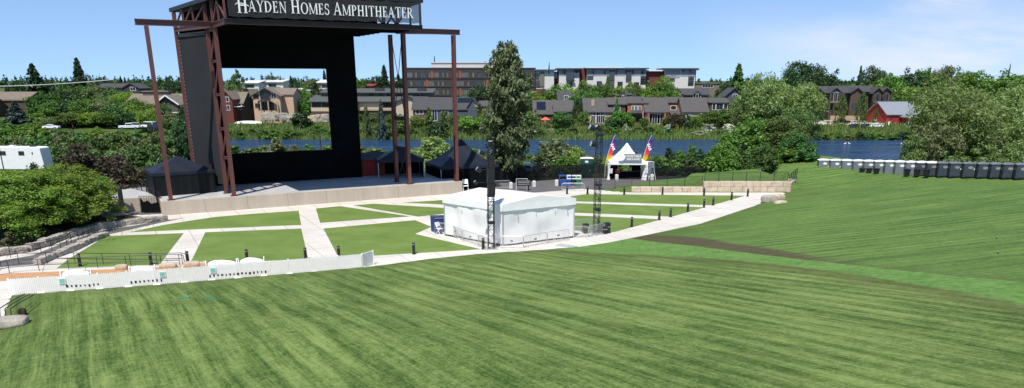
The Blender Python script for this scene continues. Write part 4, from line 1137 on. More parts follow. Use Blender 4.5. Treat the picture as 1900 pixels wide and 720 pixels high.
# concert sign
pA = G(208,397); sg = thing('concert_sign', 'black board with white lettering in the shade beside the iron gate', 'sign', (pA.x,pA.y,0), .12)
mb = MB(); mb.box(-3.1,-.06,.5,1.45,.06,2.9); obj('board', mb, M['sign_black'], sg)
for x in (-2.9,1.35): mb = MB(); mb.box(x-.07,.07,0,x+.07,.2,3.0); obj('post', mb, M['black_metal'], sg)
mb = MB()
for z in (1.78,2.32): mb.box(-1.35,-.075,z-.025,.95,-.063,z+.025)
for x in (-1.35,.95): mb.box(x-.025,-.076,1.806,x+.025,-.064,2.294)
obj('border', mb, M['white_letter'], sg)
text_part('lettering', 'LES SCHWAB', .38, M['white_letter'], sg, (-.2,-.07,2.05), bold=.015)
text_part('lettering', 'CONCERT SERIES', .27, M['white_letter'], sg, (-.2,-.07,1.5), bold=.012)
# ------------------------------------------------------------------ people
def skin_mesh(name, pts, edges, radii, m, parent, sub=1):
    me = bpy.data.meshes.new(name); me.from_pydata([tuple(p) for p in pts], edges, []); o = bpy.data.objects.new(name, me); COL.objects.link(o)
    sk = o.modifiers.new('skin','SKIN'); lay = me.skin_vertices[0].data if me.skin_vertices else None
    if lay is None:
        bm = __import__('bmesh').new(); bm.from_mesh(me); bm.verts.layers.skin.verify(); bm.to_mesh(me); bm.free(); lay = me.skin_vertices[0].data
    for i, r in enumerate(radii): lay[i].radius = (r, r); lay[i].use_root = (i == 0)
    ss = o.modifiers.new('sub','SUBSURF'); ss.levels = ss.render_levels = sub
    dg = bpy.context.evaluated_depsgraph_get(); bpy.context.view_layer.update(); dg = bpy.context.evaluated_depsgraph_get()
    me2 = bpy.data.meshes.new_from_object(o.evaluated_get(dg)); bpy.data.objects.remove(o); bpy.data.meshes.remove(me)
    me2.materials.clear(); return obj(name, me2, m, parent, smooth=True)
def person(label, loc, rz, shirt, pants, stride=.12, group=None):
    t = thing('person', label, 'person', loc, rz, group)
    P = [(0,0,.95),(0,0,1.18),(0,0,1.42),(0,.0,1.53),(0,-.02,1.64),(0,-.01,1.74),
         (.2,0,1.40),(.27,.02,1.12),(.26,-.1,.88),(.26,-.13,.79),(-.2,0,1.40),(-.27,.02,1.12),(-.26,.08,.88),(-.26,.07,.79),
         (.1,0,.9),(.11,-stride*.6,.5),(.11,-stride,.08),(.11,-stride-.16,.04),(-.1,0,.9),(-.11,stride*.4,.5),(-.11,stride,.08),(-.11,stride-.16,.04),(0,-.11,1.63)]
    E = [(0,1),(1,2),(2,3),(3,4),(4,5),(2,6),(6,7),(7,8),(8,9),(2,10),(10,11),(11,12),(12,13),(0,14),(14,15),(15,16),(16,17),(0,18),(18,19),(19,20),(20,21),(4,22)]
    R = [.13,.13,.13,.055,.10,.08,.06,.047,.035,.03,.06,.047,.035,.03,.085,.06,.045,.035,.085,.06,.045,.035,.022]
    skin_mesh('body', P, E, R, M['skin'], t)
    s = [0,1,2,6,7,10,11]; mp = {v:i for i, v in enumerate(s)}
    skin_mesh('shirt', [P[i] for i in s], [(mp[a],mp[b]) for a,b in E if a in mp and b in mp], [R[i]+.02 for i in s], shirt, t)
    s = [0,14,15,16,18,19,20]; mp = {v:i for i, v in enumerate(s)}
    skin_mesh('trousers', [P[i] for i in s], [(mp[a],mp[b]) for a,b in E if a in mp and b in mp], [R[i]+.018 for i in s], pants, t)
    skin_mesh('hair', [(0,.03,1.66),(0,.01,1.76)], [(0,1)], [.10,.085], M['hair'], t)
    return t
# ------------------------------------------------------------------ bar tent, flags, road things
pt = G(1163,333); bar = canopy('white high-peaked bar tent with open front on the service road', (pt.x,pt.y+1.5,.01), -.04, 5.6, 5.2, 2.75, 5.35, M['white_vinyl'], M['white_vinyl'], 'lr', peak='high', drop=.42, legm=M['white_paint'], name='bar_tent')
o = canopy  # the tent's curtain at its east side and back table
mb = MB(); rnd = random.Random(5); nn = 22; vs = []
for i in range(nn+1):
    a = -PI*.15+PI*1.5*i/nn
    for j in range(7):
        v = j/6; r = .72+.42*(1-v)**1.6+.08*math.sin(i*1.9)*(1.1-v); vs.append((3.35+r*math.cos(a)*.95, -1.9+r*math.sin(a)*.8, .02+2.75*v))
mb.add(vs, [(i*7+j,(i+1)*7+j,(i+1)*7+j+1,i*7+j+1) for i in range(nn) for j in range(6)]+[tuple(i*7+6 for i in range(nn+1))])
obj('gathered_curtain', mb, M['white_vinyl'], bar, smooth=True)
mb = MB(); vs = []
for i in range(13):
    a = -PI*.1+2*PI*i/12
    for j in range(7): v = j/6; r = (.10+.18*abs(2*v-.9)**1.5)+.04*math.sin(i*2.3); vs.append((-2.85+r*math.cos(a), -2.5+r*math.sin(a), .02+2.5*v))
mb.add(vs, [(i*7+j,(i+1)*7+j,(i+1)*7+j+1,i*7+j+1) for i in range(12) for j in range(6)])
obj('gathered_curtain', mb, M['white_vinyl'], bar, smooth=True)
sgn = thing('cocktail_sign', 'grey sign board with round white emblem and lettering hung on the white tent front', 'sign', (pt.x-.1,pt.y-1.3,2.95), -.04)
mb = MB(); mb.box(-.9,-.03,-.02,2.0,.03,1.05); obj('board', mb, M['sign_grey'], sgn)
mb = MB(); mb.tube((-1.05,-.10,.55),(-1.05,-.045,.55),.55,.55,24); obj('emblem', mb, M['white_letter'], sgn)
text_part('lettering', 'COCKTAILS', .47, M['white_letter'], sg if False else sgn, (.62,-.04,.68), bold=.012)
text_part('lettering', 'BEER & WINE', .33, M['white_letter'], sgn, (.72,-.04,.25), bold=.010)
for s, px in ((-1,1120),(1,1188)):
    pl = thing('menu_card', 'white menu card on the tent pole '+('farther from' if s < 0 else 'beside')+' the gathered curtain', 'menu card', (pt.x+s*2.7-.0,pt.y-1.25,1.45), 0)
    mb = MB(); mb.box(-.26,-.03,-.35,.26,.0,.35); obj('card', mb, M['white_plastic'], pl); mb = MB(); mb.box(-.2,-.036,-.28,.2,-.031,.28); obj('print', mb, M['white_wall'], pl)
tb = thing('bar_table', 'black clothed bar counter inside the white bar tent', 'counter', (pt.x,pt.y+1.9,.01))
mb = MB(); mb.box(-2.3,-.35,.0,2.3,.35,.98); obj('black_cloth', mb, M['black_fabric'], tb, bevel=.03); mb = MB(); mb.box(-2.35,-.4,.985,2.35,.4,1.03); obj('top', mb, M['sign_black'], tb)
person('person in a red shirt standing in the shade of the bar tent', (pt.x-1.35,pt.y+.7,.012), .2, M['red_cloth'], M['denim'])
bk = thing('back_curtain', 'black back curtain of the bar tent with a gap onto greenery', 'curtain', (pt.x,pt.y+4.05,.01))
for a, b in ((-2.7,-1.0),(1.3,2.7)):
    mb = MB(); n = 12
    for i in range(n):
        x0, x1 = a+(b-a)*i/n, a+(b-a)*(i+1)/n; mb.add([(x0,.06*math.sin(i*2),0.0),(x1,.06*math.sin(i*2+2),0.0),(x1,.06*math.sin(i*2+2),2.7),(x0,.06*math.sin(i*2),2.7)], [(0,1,2,3)])
    obj('drape', mb, M['black_fabric'], bk)
# feather flags
def flag_mat():
    m = bpy.data.materials.new('rainbow_flag'); nt = nodes_of(m); tc = N(nt,'ShaderNodeTexCoord').outputs['Object']; sx = N(nt,'ShaderNodeSeparateXYZ'); nt.links.new(tc, sx.inputs[0])
    rp = N(nt,'ShaderNodeValToRGB'); e = rp.color_ramp.elements; e[0].position = .0; e[0].color = (.35,.55,.05,1); e[1].position = 1; e[1].color = (.02,.2,.6,1)
    for p, c in ((.08,(.80,.70,.02,1)),(.22,(.9,.55,.02,1)),(.36,(.9,.10,.03,1)),(.52,(.85,.02,.13,1)),(.66,(.55,.02,.28,1)),(.78,(.16,.03,.36,1)),(.88,(.02,.06,.42,1))):
        q = rp.color_ramp.elements.new(p); q.color = p and c
    nt.links.new(maprange(nt, math_n(nt,'ADD',sx.outputs['Z'],math_n(nt,'MULTIPLY',sx.outputs['X'],.25)), 2.2, 6.9), rp.inputs[0])
    d = N(nt,'ShaderNodeBsdfDiffuse'); t = N(nt,'ShaderNodeBsdfTranslucent'); mx = N(nt,'ShaderNodeMixShader',inp={0:.35}); o = N(nt,'ShaderNodeOutputMaterial')
    nt.links.new(rp.outputs[0],d.inputs[0]); nt.links.new(rp.outputs[0],t.inputs[0]); nt.links.new(d.outputs[0],mx.inputs[1]); nt.links.new(t.outputs[0],mx.inputs[2]); nt.links.new(mx.outputs[0],o.inputs[0]); return m
fm = flag_mat()
for px, lab in ((1121.5,'rainbow feather flag reading BAR on the lamp tower side of the white tent'),(1188,'rainbow feather flag reading BAR beside the gathered white curtain')):
    q = G(px, 330); f = thing('feather_flag', lab, 'flag', (q.x,q.y-.4,.0), 0, 'feather flags at the bar tent')
    fx = lambda z: .0+ (0 if z < 2 else .030*(z-2)**2.0+.16*(z-2)); top = 6.75
    zs = np.linspace(1.9, 6.6, 17); mb = MB(); vs = []
    for z in zs:
        u = (z-1.9)/4.7; w = .62*min(1,(u*3.2+.30))*min(1, (1-u)*3.0+.12)
        xl = fx(z)
        for j in range(5): vs.append((xl+w*j/4+.05, .06*math.sin(z*2+j*.9), z))
    mb.add(vs, [(i*5+j,i*5+j+1,(i+1)*5+j+1,(i+1)*5+j) for i in range(16) for j in range(4)])
    cloth = obj('cloth', mb, fm, f, smooth=True)
    mb = MB(); pts = [(0,0,0),(0,0,2)]+[(fx(z),0,z) for z in zs[1:]]; mb.path(pts, .025, 6); obj('pole', mb, M['white_paint'], f)
    mb = MB(); mb.box(-.35,-.35,.012,.35,.35,.06); obj('base_plate', mb, M['black_metal'], f)
    for sy in (-1,):
        o = obj('lettering', text_mesh('lettering', 'BAR', .60, bold=.02), M['white_letter'], cloth); o.location = (fx(4.75)+.37, -.115, 4.75); o.rotation_euler = (PI/2, math.radians(66), 0)
        mb = MB(); mb.tube((fx(5.95)+.36,-.125,5.95),(fx(5.95)+.36,-.10,5.95),.17,.17,16); obj('emblem', mb, M['blue_plastic'], cloth)
# ------------------------------------------------------------------ portable toilets
def potty(body, label, loc, rz, group, roofm=None, w=1.5, h=2.06):
    t = thing('portable_toilet', label, 'portable toilet', loc, rz, group); d = 1.25
    mb = MB(); mb.box(-w/2,-d/2,.0,w/2,d/2,h-.16)
    for x in (-w/2,w/2-.07): mb.box(x-.006,-d/2-.03,.0,x+.076,-d/2-.001,h-.17)
    obj('cabin', mb, body, t, bevel=.03)
    mb = MB(); prof = [(-w/2-.06,h-.158),(w/2+.06,h-.158),(w/2+.05,h-.09),(w*.3,h),(0,h+.05),(-w*.3,h),(-w/2-.05,h-.09)]
    mb.extrude_y(prof, -d/2-.07, d/2+.07); obj('roof', mb, roofm or M['white_plastic'], t, bevel=.02)
    mb = MB(); mb.extrude_y([(-w*.36,.1),(w*.36,.1),(w*.36,h-.38),(w*.2,h-.27),(0,h-.24),(-w*.2,h-.27),(-w*.36,h-.38)], -d/2-.05, -d/2-.004); dr = obj('door', mb, body, t, bevel=.015)
    mb = MB(); vs = []; n = 18
    for y in (-d/2-.062,-d/2-.052): vs += [(.29*math.cos(2*PI*k/n), y, h-.58+.17*math.sin(2*PI*k/n)) for k in range(n)]
    mb.add(vs, [tuple(range(n)), tuple(range(2*n-1,n-1,-1))]+[(k,n+k,n+(k+1)%n,(k+1)%n) for k in range(n)]); obj('emblem', mb, M['white_letter'] if body is not M['potty_shaded'] else M['sign_grey'], dr)
    mb = MB(); mb.box(w*.24,-d/2-.075,.95,w*.30,-d/2-.052,1.15); obj('latch', mb, M['white_plastic'], dr)
    mb = MB(); mb.box(-w*.34,-d/2-.058,.16,w*.34,-d/2-.0515,.62); obj('kick_panel', mb, body, dr)
    return t
XS = [1527,1549.5,1571,1592,1612,1632,1651,1670,1690,1710,1729,1750,1772,1797,1824,1848,1871,1895]
for i, x in enumerate(XS):
    u = i/17; D = 116-26*u
    tx, td = ray(x, 320); X = tx*D; z = gz(X, D); zpx = W(x, 320.0+9*u, D).z
    dark = i >= 9  # cabins toward the willow have their shade painted in, not cast
    lab = ('shade-painted grey' if dark else 'grey')+' portable toilet, '+(ORD[i] if not dark else ORD[17-i])+(' from the river bush end' if not dark else ' from the willow end')+' of the row'
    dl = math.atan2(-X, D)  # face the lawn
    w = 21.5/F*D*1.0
    potty(M['potty_shaded'] if dark else M['potty_grey'], lab, (X,D,zpx-.06-.05*u), dl*.75+.12, 'portable toilets along the hilltop', w=w*.985, h=2.06-.33*u, roofm=None if i < 11 else M['potty_grey'])
for x, y, lab in ((1599,312,'small black bin before the fifth grey toilet'),(1612,313,'small black bin between the bins before the toilets'),(1626,313,'small black bin before the sixth grey toilet'),(1683,315,'small dark bin before the ninth grey toilet'),(1701,316,'wheeled dark bin where grey toilets turn shade-painted'),(1719,316.5,'dark bin before the first shade-painted toilets')):
    i = np.interp(x, XS, range(18)); D = 116-26*i/17-1.6; tx, td = ray(x, 320); X = tx*D
    t = thing('litter_bin', lab, 'bin', (X,D,W(x,321+9*i/17,D).z-.1), .2, 'bins before the portable toilets')
    mb = MB(); mb.lathe([(.30,0),(.40,.85)], 8); obj('bin_body', mb, M['black_metal'], t); mb = MB(); mb.lathe([(.45,.852),(.45,.92),(.3,.98)], 8); obj('rim', mb, M['black_metal'], t)
q = G(1090,331); potty(M['potty_green'], 'dark green portable toilet with white roof behind the black fence', (q.x,q.y+2,.0), -.1, None, w=2.0, h=3.0)
# recycling bins
q = G(1047,346); fr = thing('recycling_rack', 'blue recycling rack standing beside the signed bins', 'rack', (q.x,q.y+1.0,.01))
mb = MB(); mb.box(-.7,-.4,.1,.7,.4,.75); obj('tray', mb, M['blue_plastic'], fr)
for x in (-.68,.68): mb = MB(); mb.box(x-.04,-.4,0,x+.04,.4,1.5); obj('side_frame', mb, M['blue_plastic'], fr)
mb = MB(); mb.box(-.64,-.38,1.35,.64,.38,1.5); obj('top_bar', mb, M['blue_plastic'], fr)
for k, (x, m, lab) in enumerate(((1057,'blue_plastic','blue recycling bin with white sign, next to the rack'),(1065,'black_metal','dark bin with white sign between the blue and green ones'),(1074,'green_plastic','green bin with white sign, last in the recycling row'))):
    q = G(x, 347); t = thing('recycling_bin', lab, 'bin', (q.x,q.y+.9,.01), 0, 'recycling bins by the road')
    mb = MB(); mb.lathe([(.30,0),(.36,.85)], 12); obj('bin_body', mb, M[m], t); mb = MB(); mb.lathe([(.39,.852),(.39,.9),(.3,.93)], 12); obj('rim', mb, M[m], t)
    mb = MB(); mb.box(-.37,-.02,1.0,.37,.02,1.6); obj('sign_board', mb, M['white_plastic'], t); mb = MB(); mb.box(-.28,-.028,1.15,.28,-.021,1.42); obj('print', mb, M['blue_plastic'] if k < 1 else M[m], t)
    mb = MB(); mb.box(-.03,.021,.5,.03,.06,1.6); obj('sign_post', mb, M['galv'], t)
for x, y, lab in ((948,350,'squat pale concrete post beside the steel barrier by the fence'),(991,347,'squat pale concrete post halfway along the dark fence'),(1032.5,345,'squat pale concrete post beside the blue recycling rack'),(1144,334.5,'squat pale concrete post in front of the bar tent opening'),(1209.5,334,'squat pale concrete post beside the gathered white curtain')):
    q = G(x, y); t = thing('concrete_post', lab, 'post', (q.x,q.y,.01), 0, 'concrete posts along the service road'); mb = MB(); mb.box(-.24,-.24,0,.24,.24,.8); obj('shaft', mb, M['white_wall'], t, bevel=.03)
    mb = MB(); mb.add([(-.24,-.24,.802),(.24,-.24,.802),(.24,.24,.802),(-.24,.24,.802),(0,0,.93)], [(0,1,4),(1,2,4),(2,3,4),(3,0,4),(3,2,1,0)]); obj('cap', mb, M['white_wall'], t)
for x0, x1, y0, y1, lab in ((972,989,311,323,'white panel trailer beyond the black fence beneath the pine'),(993,1006,312,320,'small white trailer beyond the fence, next along from the pine'),(1010,1025,311,320,'white trailer beyond the fence closest to the river shrubs')):
    q = G((x0+x1)/2, 326); s = q.y/F; t = thing('cargo_trailer', lab, 'trailer', (q.x,q.y+2.0,.0), 0, 'white trailers beyond the fence'); w = (x1-x0)*s
    mb = MB(); mb.box(-w/2,-.8,.55,w/2,.8,.55+1.3); obj('body', mb, M['white_paint'], t, bevel=.05)
    for k in (-1,1): mb = MB(); mb.tube((k*w*.22,-.85,.3),(k*w*.22,-.65,.3),.3,.3,12); obj('wheel', mb, M['tyre'], t)
    mb = MB(); mb.box(-w*.3,-.815,1.0,w*.2,-.803,1.5); obj('window', mb, M['glass'], t)
q = G(968,353); ms = thing('menu_rack', 'white frame with black slotted board standing before the dark fence', 'sign rack', (q.x,q.y,.0), .1)
mb = MB()
for x in (-.95,.95): mb.beam((x,0,0),(x,0,2.0),.06,.06)
mb.beam((-.95,0,1.98),(.95,0,1.98),.06,.06); obj('frame', mb, M['white_paint'], ms); mb = MB(); mb.box(-.9,-.03,.75,1.6,.03,1.75); obj('board', mb, M['sign_black'], ms)
mb = MB(); [mb.box(-.7,-.04,z,1.4,-.031,z+.13) for z in (.95,1.25,1.5)]; obj('lettering', mb, M['sign_grey'], ms); ms.scale = (.8,.8,.8)
# folding chairs
def chair(label, px, py, rz, s=1.0, group='white folding chairs'):
    q = G(px, py); t = thing('folding_chair', label, 'chair', (q.x,q.y,.012), rz, group, (s,s,s))
    mb = MB(); mb.box(-.22,-.22,.44,.22,.22,.48); obj('seat', mb, M['white_plastic'], t)
    mb = MB(); mb.add([(-.22,.2,.62),(.22,.2,.62),(.22,.34,.98),(-.22,.34,.98),(-.22,.22,.61),(.22,.22,.61),(.22,.36,.97),(-.22,.36,.97)], [(0,1,2,3),(7,6,5,4),(0,4,5,1),(2,6,7,3),(0,3,7,4),(1,5,6,2)]); obj('backrest', mb, M['white_plastic'], t)
    for x in (-.22,.22):
        mb = MB(); mb.beam((x,-.25,0),(x,.35,.97),.035,.035); obj('leg', mb, M['white_plastic'], t); mb = MB(); mb.beam((x*.9,.28,0),(x*.9,-.2,.45),.035,.035); obj('leg', mb, M['white_plastic'], t)
chair('white folding chair leaning open before the navy tarp bin', 816, 434, .9, 1.15)
chair('white folding chair at the end corner of the stage wall', 864, 355, .2, 1.6)
q = G(817,430); nb_ = thing('tarp_bin', 'navy blue tarp-covered bin against the end of the white tent', 'bin', (q.x,q.y+.2,.008), .5)
mb = MB(); mb.add([(-.8,-.6,.05),(.8,-.6,.05),(.8,.6,.05),(-.8,.6,.05),(-.82,-.62,1.45),(.82,-.62,1.25),(.82,.62,1.5),(-.82,.62,1.6)], [(0,3,2,1),(0,1,5,4),(1,2,6,5),(2,3,7,6),(3,0,4,7)]); obj('tarp', mb, M['navy'], nb_, bevel=.04)
mb = MB(); [mb.beam((-.85,y,1.5),(.85,y,1.4),.06,.06) for y in (-.64,.64)]; obj('rim', mb, M['galv'], nb_)
mb = MB(); mb.box(-.9,-1.0,.01,-.3,-.62,.3); obj('skirt', mb, M['blue_plastic'], nb_)
q0_, q1_ = G(1030,456), G(1072,459)
pl = thing('cover_plate', 'pale grey steel plate lying at the path edge before the tent', 'plate', (q0_.x,q0_.y,.01)); mb = MB(); mb.prism([(0,0),(q1_.x-q0_.x-.5,q1_.y-q0_.y-.4),(q1_.x-q0_.x,q1_.y-q0_.y+.3),(.6,.9)], 0, .03); obj('sheet', mb, M['galv'], pl)
# ------------------------------------------------------------------ camper trailer
q = W(43, 285, 128); rv = thing('camper_trailer', 'white camper trailer with dark windows half hidden by shrubs', 'camper', (q.x,q.y,gz(q.x,q.y)), -.06)
z1 = W(43,272,128).z-gz(q.x,q.y)
mb = MB(); mb.extrude_y([(-5.2,.7),(4.0,.7),(4.15,1.6),(3.9,z1-.15),(3.5,z1),(-5.2,z1)], -1.25, 1.25); obj('body', mb, M['white_paint'], rv, bevel=.08)
for x, w in ((-2.7,1.2),(.6,1.0),): mb = MB(); mb.box(x-w/2,-1.28,z1-1.35,x+w/2,-1.252,z1-.65); obj('window', mb, M['glass'], rv, bevel=.1)
mb = MB(); mb.box(2.4,-1.27,z1-1.2,2.6,-1.252,z1-.8); obj('vent', mb, M['glass'], rv)
for x in (-1.6,2.0): mb = MB(); mb.box(x-.4,-.4,z1+.002,x+.4,.4,z1+.22); obj('roof_unit', mb, M['black_metal'] if x > 0 else M['white_paint'], rv, bevel=.05)
for x in (-.4,.5): mb = MB(); mb.tube((x,-1.27,.36),(x,-1.0,.36),.36,.36,14); obj('wheel', mb, M['tyre'], rv)
mb = MB(); mb.beam((4.1,0,.75),(5.2,0,.5),.1,.1); obj('tow_bar', mb, M['black_metal'], rv)
# ------------------------------------------------------------------ cars
def car(label, loc, rz, paint, kind='suv', group='cars parked across the river'):
    t = thing('parked_car', label, 'car', loc, rz, group); h = {'suv':1.75,'sedan':1.45,'pickup':1.85,'van':2.0}[kind]; l = {'suv':4.7,'sedan':4.6,'pickup':5.6,'van':5.2}[kind]
    a = l/2
    low = [(-a,.35),(a,.35),(a,.75),(a-.12,.95),(a-1.3,1.02),(-a+.05,1.02)]
    if kind == 'pickup': low = [(-a,.45),(a,.45),(a,.95),(a-.1,1.12),(a-1.4,1.2),(-a,1.15)]
    mb = MB(); mb.extrude_y(low, -.92, .92); obj('body', mb, paint, t, bevel=.09)
    c = {'suv':[(-a+.1,1.0),(a-1.25,1.0),(a-1.95,h),(-a+.35,h)],'sedan':[(-a+.7,1.0),(a-1.2,1.0),(a-2.0,h),(-a+1.4,h)],'pickup':[(-a+1.9,1.15),(a-1.4,1.15),(a-2.1,h),(-a+2.05,h)],'van':[(-a+.05,1.0),(a-.8,1.0),(a-1.5,h),(-a+.15,h)]}[kind]
    mb = MB(); mb.extrude_y(c, -.80, .80); cab = obj('cabin', mb, paint, t, bevel=.08)
    zc = c[0][1]+.1
    def lerp(p, q, z): k = (z-p[1])/(q[1]-p[1]); return p[0]+(q[0]-p[0])*k
    x0, x1 = lerp(c[0],c[3],zc)+.12, lerp(c[1],c[2],zc)-.1; x2, x3 = lerp(c[1],c[2],h-.14)-.1, lerp(c[0],c[3],h-.14)+.12
    for s in (-1,1):
        mb = MB(); mb.add([(x0,s*.812,zc),(x1,s*.812,zc),(x2,s*.812,h-.14),(x3,s*.812,h-.14)], [(0,1,2,3)]); obj('side_window', mb, M['glass'], cab)
    mb = MB(); e = .012; mb.add([(lerp(c[1],c[2],zc)+e,-.68,zc),(lerp(c[1],c[2],zc)+e,.68,zc),(lerp(c[1],c[2],h-.1)+e,.68,h-.1),(lerp(c[1],c[2],h-.1)+e,-.68,h-.1)], [(0,1,2,3)]); obj('windscreen', mb, M['glass'], cab)
    mb = MB(); mb.add([(lerp(c[0],c[3],zc)-e,-.68,zc),(lerp(c[0],c[3],zc)-e,.68,zc),(lerp(c[0],c[3],h-.1)-e,.68,h-.1),(lerp(c[0],c[3],h-.1)-e,-.68,h-.1)], [(3,2,1,0)]); obj('rear_window', mb, M['glass'], cab)
    for x in (-a+.95,a-.95):
        for s in (-1,1):
            mb = MB(); mb.tube((x,s*.74,.36),(x,s*.95,.36),.36,.36,14); w = obj('wheel', mb, M['tyre'], t); mb = MB(); mb.tube((x,s*.93,.36),(x,s*.957,.36),.2,.2,10); obj('rim', mb, M['rim'], w)
    for s in (-1,1):
        mb = MB(); mb.box(a-.02,s*.7-.16,.68,a+.012,s*.7+.16,.84); obj('headlight', mb, M['pale_glass'], t)
        mb = MB(); mb.box(-a-.012,s*.76-.1,.75,-a+.02,s*.76+.1,.95); obj('tail_light', mb, M['dark_brick'], t)
    return t
M['car_white'] = mat('white_car_paint',(.75,.75,.75),.25,.03,1,spec=.6); M['car_black'] = mat('black_car_paint',(.012,.012,.014),.2,.1,1,spec=.7); M['car_blue'] = mat('blue_car_paint',(.02,.035,.06),.2,.1,1,spec=.7); M['car_silver'] = mat('silver_car_paint',(.4,.41,.43),.3,.05,1,spec=.6)
def put_car(label, px, py, D, rz, paint, kind, grp):
    q = W(px, py, D); car(label, (q.x,q.y,max(gz(q.x,q.y),q.z)), rz, paint, kind, grp)
gl_ = 'cars in the leafy lot behind the shrubs'; gr_ = 'cars in the lot by the red barn'
put_car('white pickup parked under the trees, closer to the trailer', 240, 240, 232, .35, M['car_white'], 'pickup', gl_)
put_car('white box van parked under trees between two dark cars', 277, 238, 236, 2.7, M['car_white'], 'van', gl_)
put_car('silver pickup nose showing past the white pickup', 256, 238, 242, .3, M['car_silver'], 'suv', gl_)
put_car('dark car parked before the white box van', 286, 242, 229, -.6, M['car_black'], 'suv', gl_)
put_car('white sedan nearly hidden by shrubs above the camper', 96, 240, 230, .1, M['car_white'], 'sedan', gl_)
put_car('dark car in tree shade by the frontmost steel post', 245, 238, 250, 0, M['car_black'], 'van', gl_)
for px, py, D, rz, p, k, lab in ((1560,236,262,.15,'car_black','pickup','black pickup parked beneath the two small street trees'),(1586,239,252,.5,'car_blue','sedan','dark blue sedan beside the black pickup'),(1606,240,252,.4,'car_blue','sedan','dark blue sedan tucked against the white hatchback'),(1624,238,252,.1,'car_white','sedan','white low car parked in front before the red barn door'),(1630,231,268,2.7,'car_white','suv','white off-roader behind, closest to the barn corner'),(1642,231,270,2.6,'car_white','suv','white off-roader touching the barn wall')):
    put_car(lab, px, py, D, rz, M[p], k, gr_)
# boat on the far bank, ducks, umbrella, walkers, poles
q = W(462, 230, 262); bt = thing('upturned_canoe', 'long white upturned boat lying on the green bank', 'boat', (q.x,q.y,q.z-.2), .03)
l = 54/F*262/1.02; mb = MB(); vs = []; nn = 16
for i in range(nn+1):
    u = i/nn*2-1; w = .85*(1-u*u)**.6+.02; hgt = .95*(1-.35*u*u)
    for k in range(7): a = PI*k/6; vs.append((u*l/2, -w*math.cos(a), .3+hgt*math.sin(a)*(.35+.65*(1-u**6))))
mb.add(vs, [(i*7+k,(i+1)*7+k,(i+1)*7+k+1,i*7+k+1) for i in range(nn) for k in range(6)]+[tuple(range(6,-1,-1)),tuple(nn*7+k for k in range(7))]); obj('hull', mb, M['white_paint'], bt, smooth=True)
for u in (-.55,.5): mb = MB(); mb.box(u*l/2-.1,-.6,-.9,u*l/2+.1,.6,.32); obj('trestle', mb, M['timber'], bt)
for x, y, lab in ((1567.5,267.5,'white duck swimming, farther from the barn'),(1576,267.5,'white duck swimming beside its fellow'),(1674,268.5,'lone white duck swimming below the barn')):
    q = G(x, y, -2.98); t = thing('duck', lab, 'duck', (q.x,q.y,-3.0), random.random()*3, 'ducks on the river')
    skin_mesh('body', [(-.35,0,.22),(-.1,0,.15),(.2,0,.16),(.36,0,.36),(.4,0,.52),(.52,0,.5)], [(0,1),(1,2),(2,3),(3,4),(4,5)], [.05,.19,.16,.07,.09,.03], M['white_paint'], t)
q = W(1012,234,250); um = thing('garden_parasol', 'small orange-red garden parasol on a patio across the river', 'parasol', (q.x,q.y,gz(q.x,q.y)))
hz_ = W(1012,217,250).z-gz(q.x,q.y); mb = MB(); mb.lathe([(1.7,hz_-.9),(1.65,hz_-.8),(.05,hz_)], 8); obj('canopy', mb, M['orange_cloth'], um); mb = MB(); mb.tube((0,0,0),(0,0,hz_-.5),.04); obj('pole', mb, M['white_paint'], um)
for x, lab, sh in ((1040,'walker in a red top on the far bank path','red_cloth'),(1053,'walker in dark clothes following along the far bank path','denim')):
    q = W(x, 245, 246); person(lab, (q.x,q.y,gz(q.x,q.y)), 1.4, M[sh], M['denim'], .2)
def pole(label, px, y0, y1, D, r=.08, head=True, name='lamp_post'):
    q = W(px, y1, D); zb = gz(q.x, D); zt = W(px, y0, D).z; t = thing(name, label, 'lamp post', (q.x,D,zb)); mb = MB(); mb.tube((0,0,0),(0,0,zt-zb),r,r*.7); obj('post', mb, M['black_metal'], t)
    if head: mb = MB(); mb.box(-.5,-.15,zt-zb,.25,.15,zt-zb+.14); obj('lamp_head', mb, M['black_metal'], t)
pole('thin black lamp post among shrubs left of the black tarp tent'.replace(' left of',' beside'), 290, 243, 310, 125)
pole('thin black pole in front of the camper trailer', 4, 225, 300, 118, .09)
pole('slim black post at the bank seen through the stage window', 596, 245, 280, 150, .1, False)
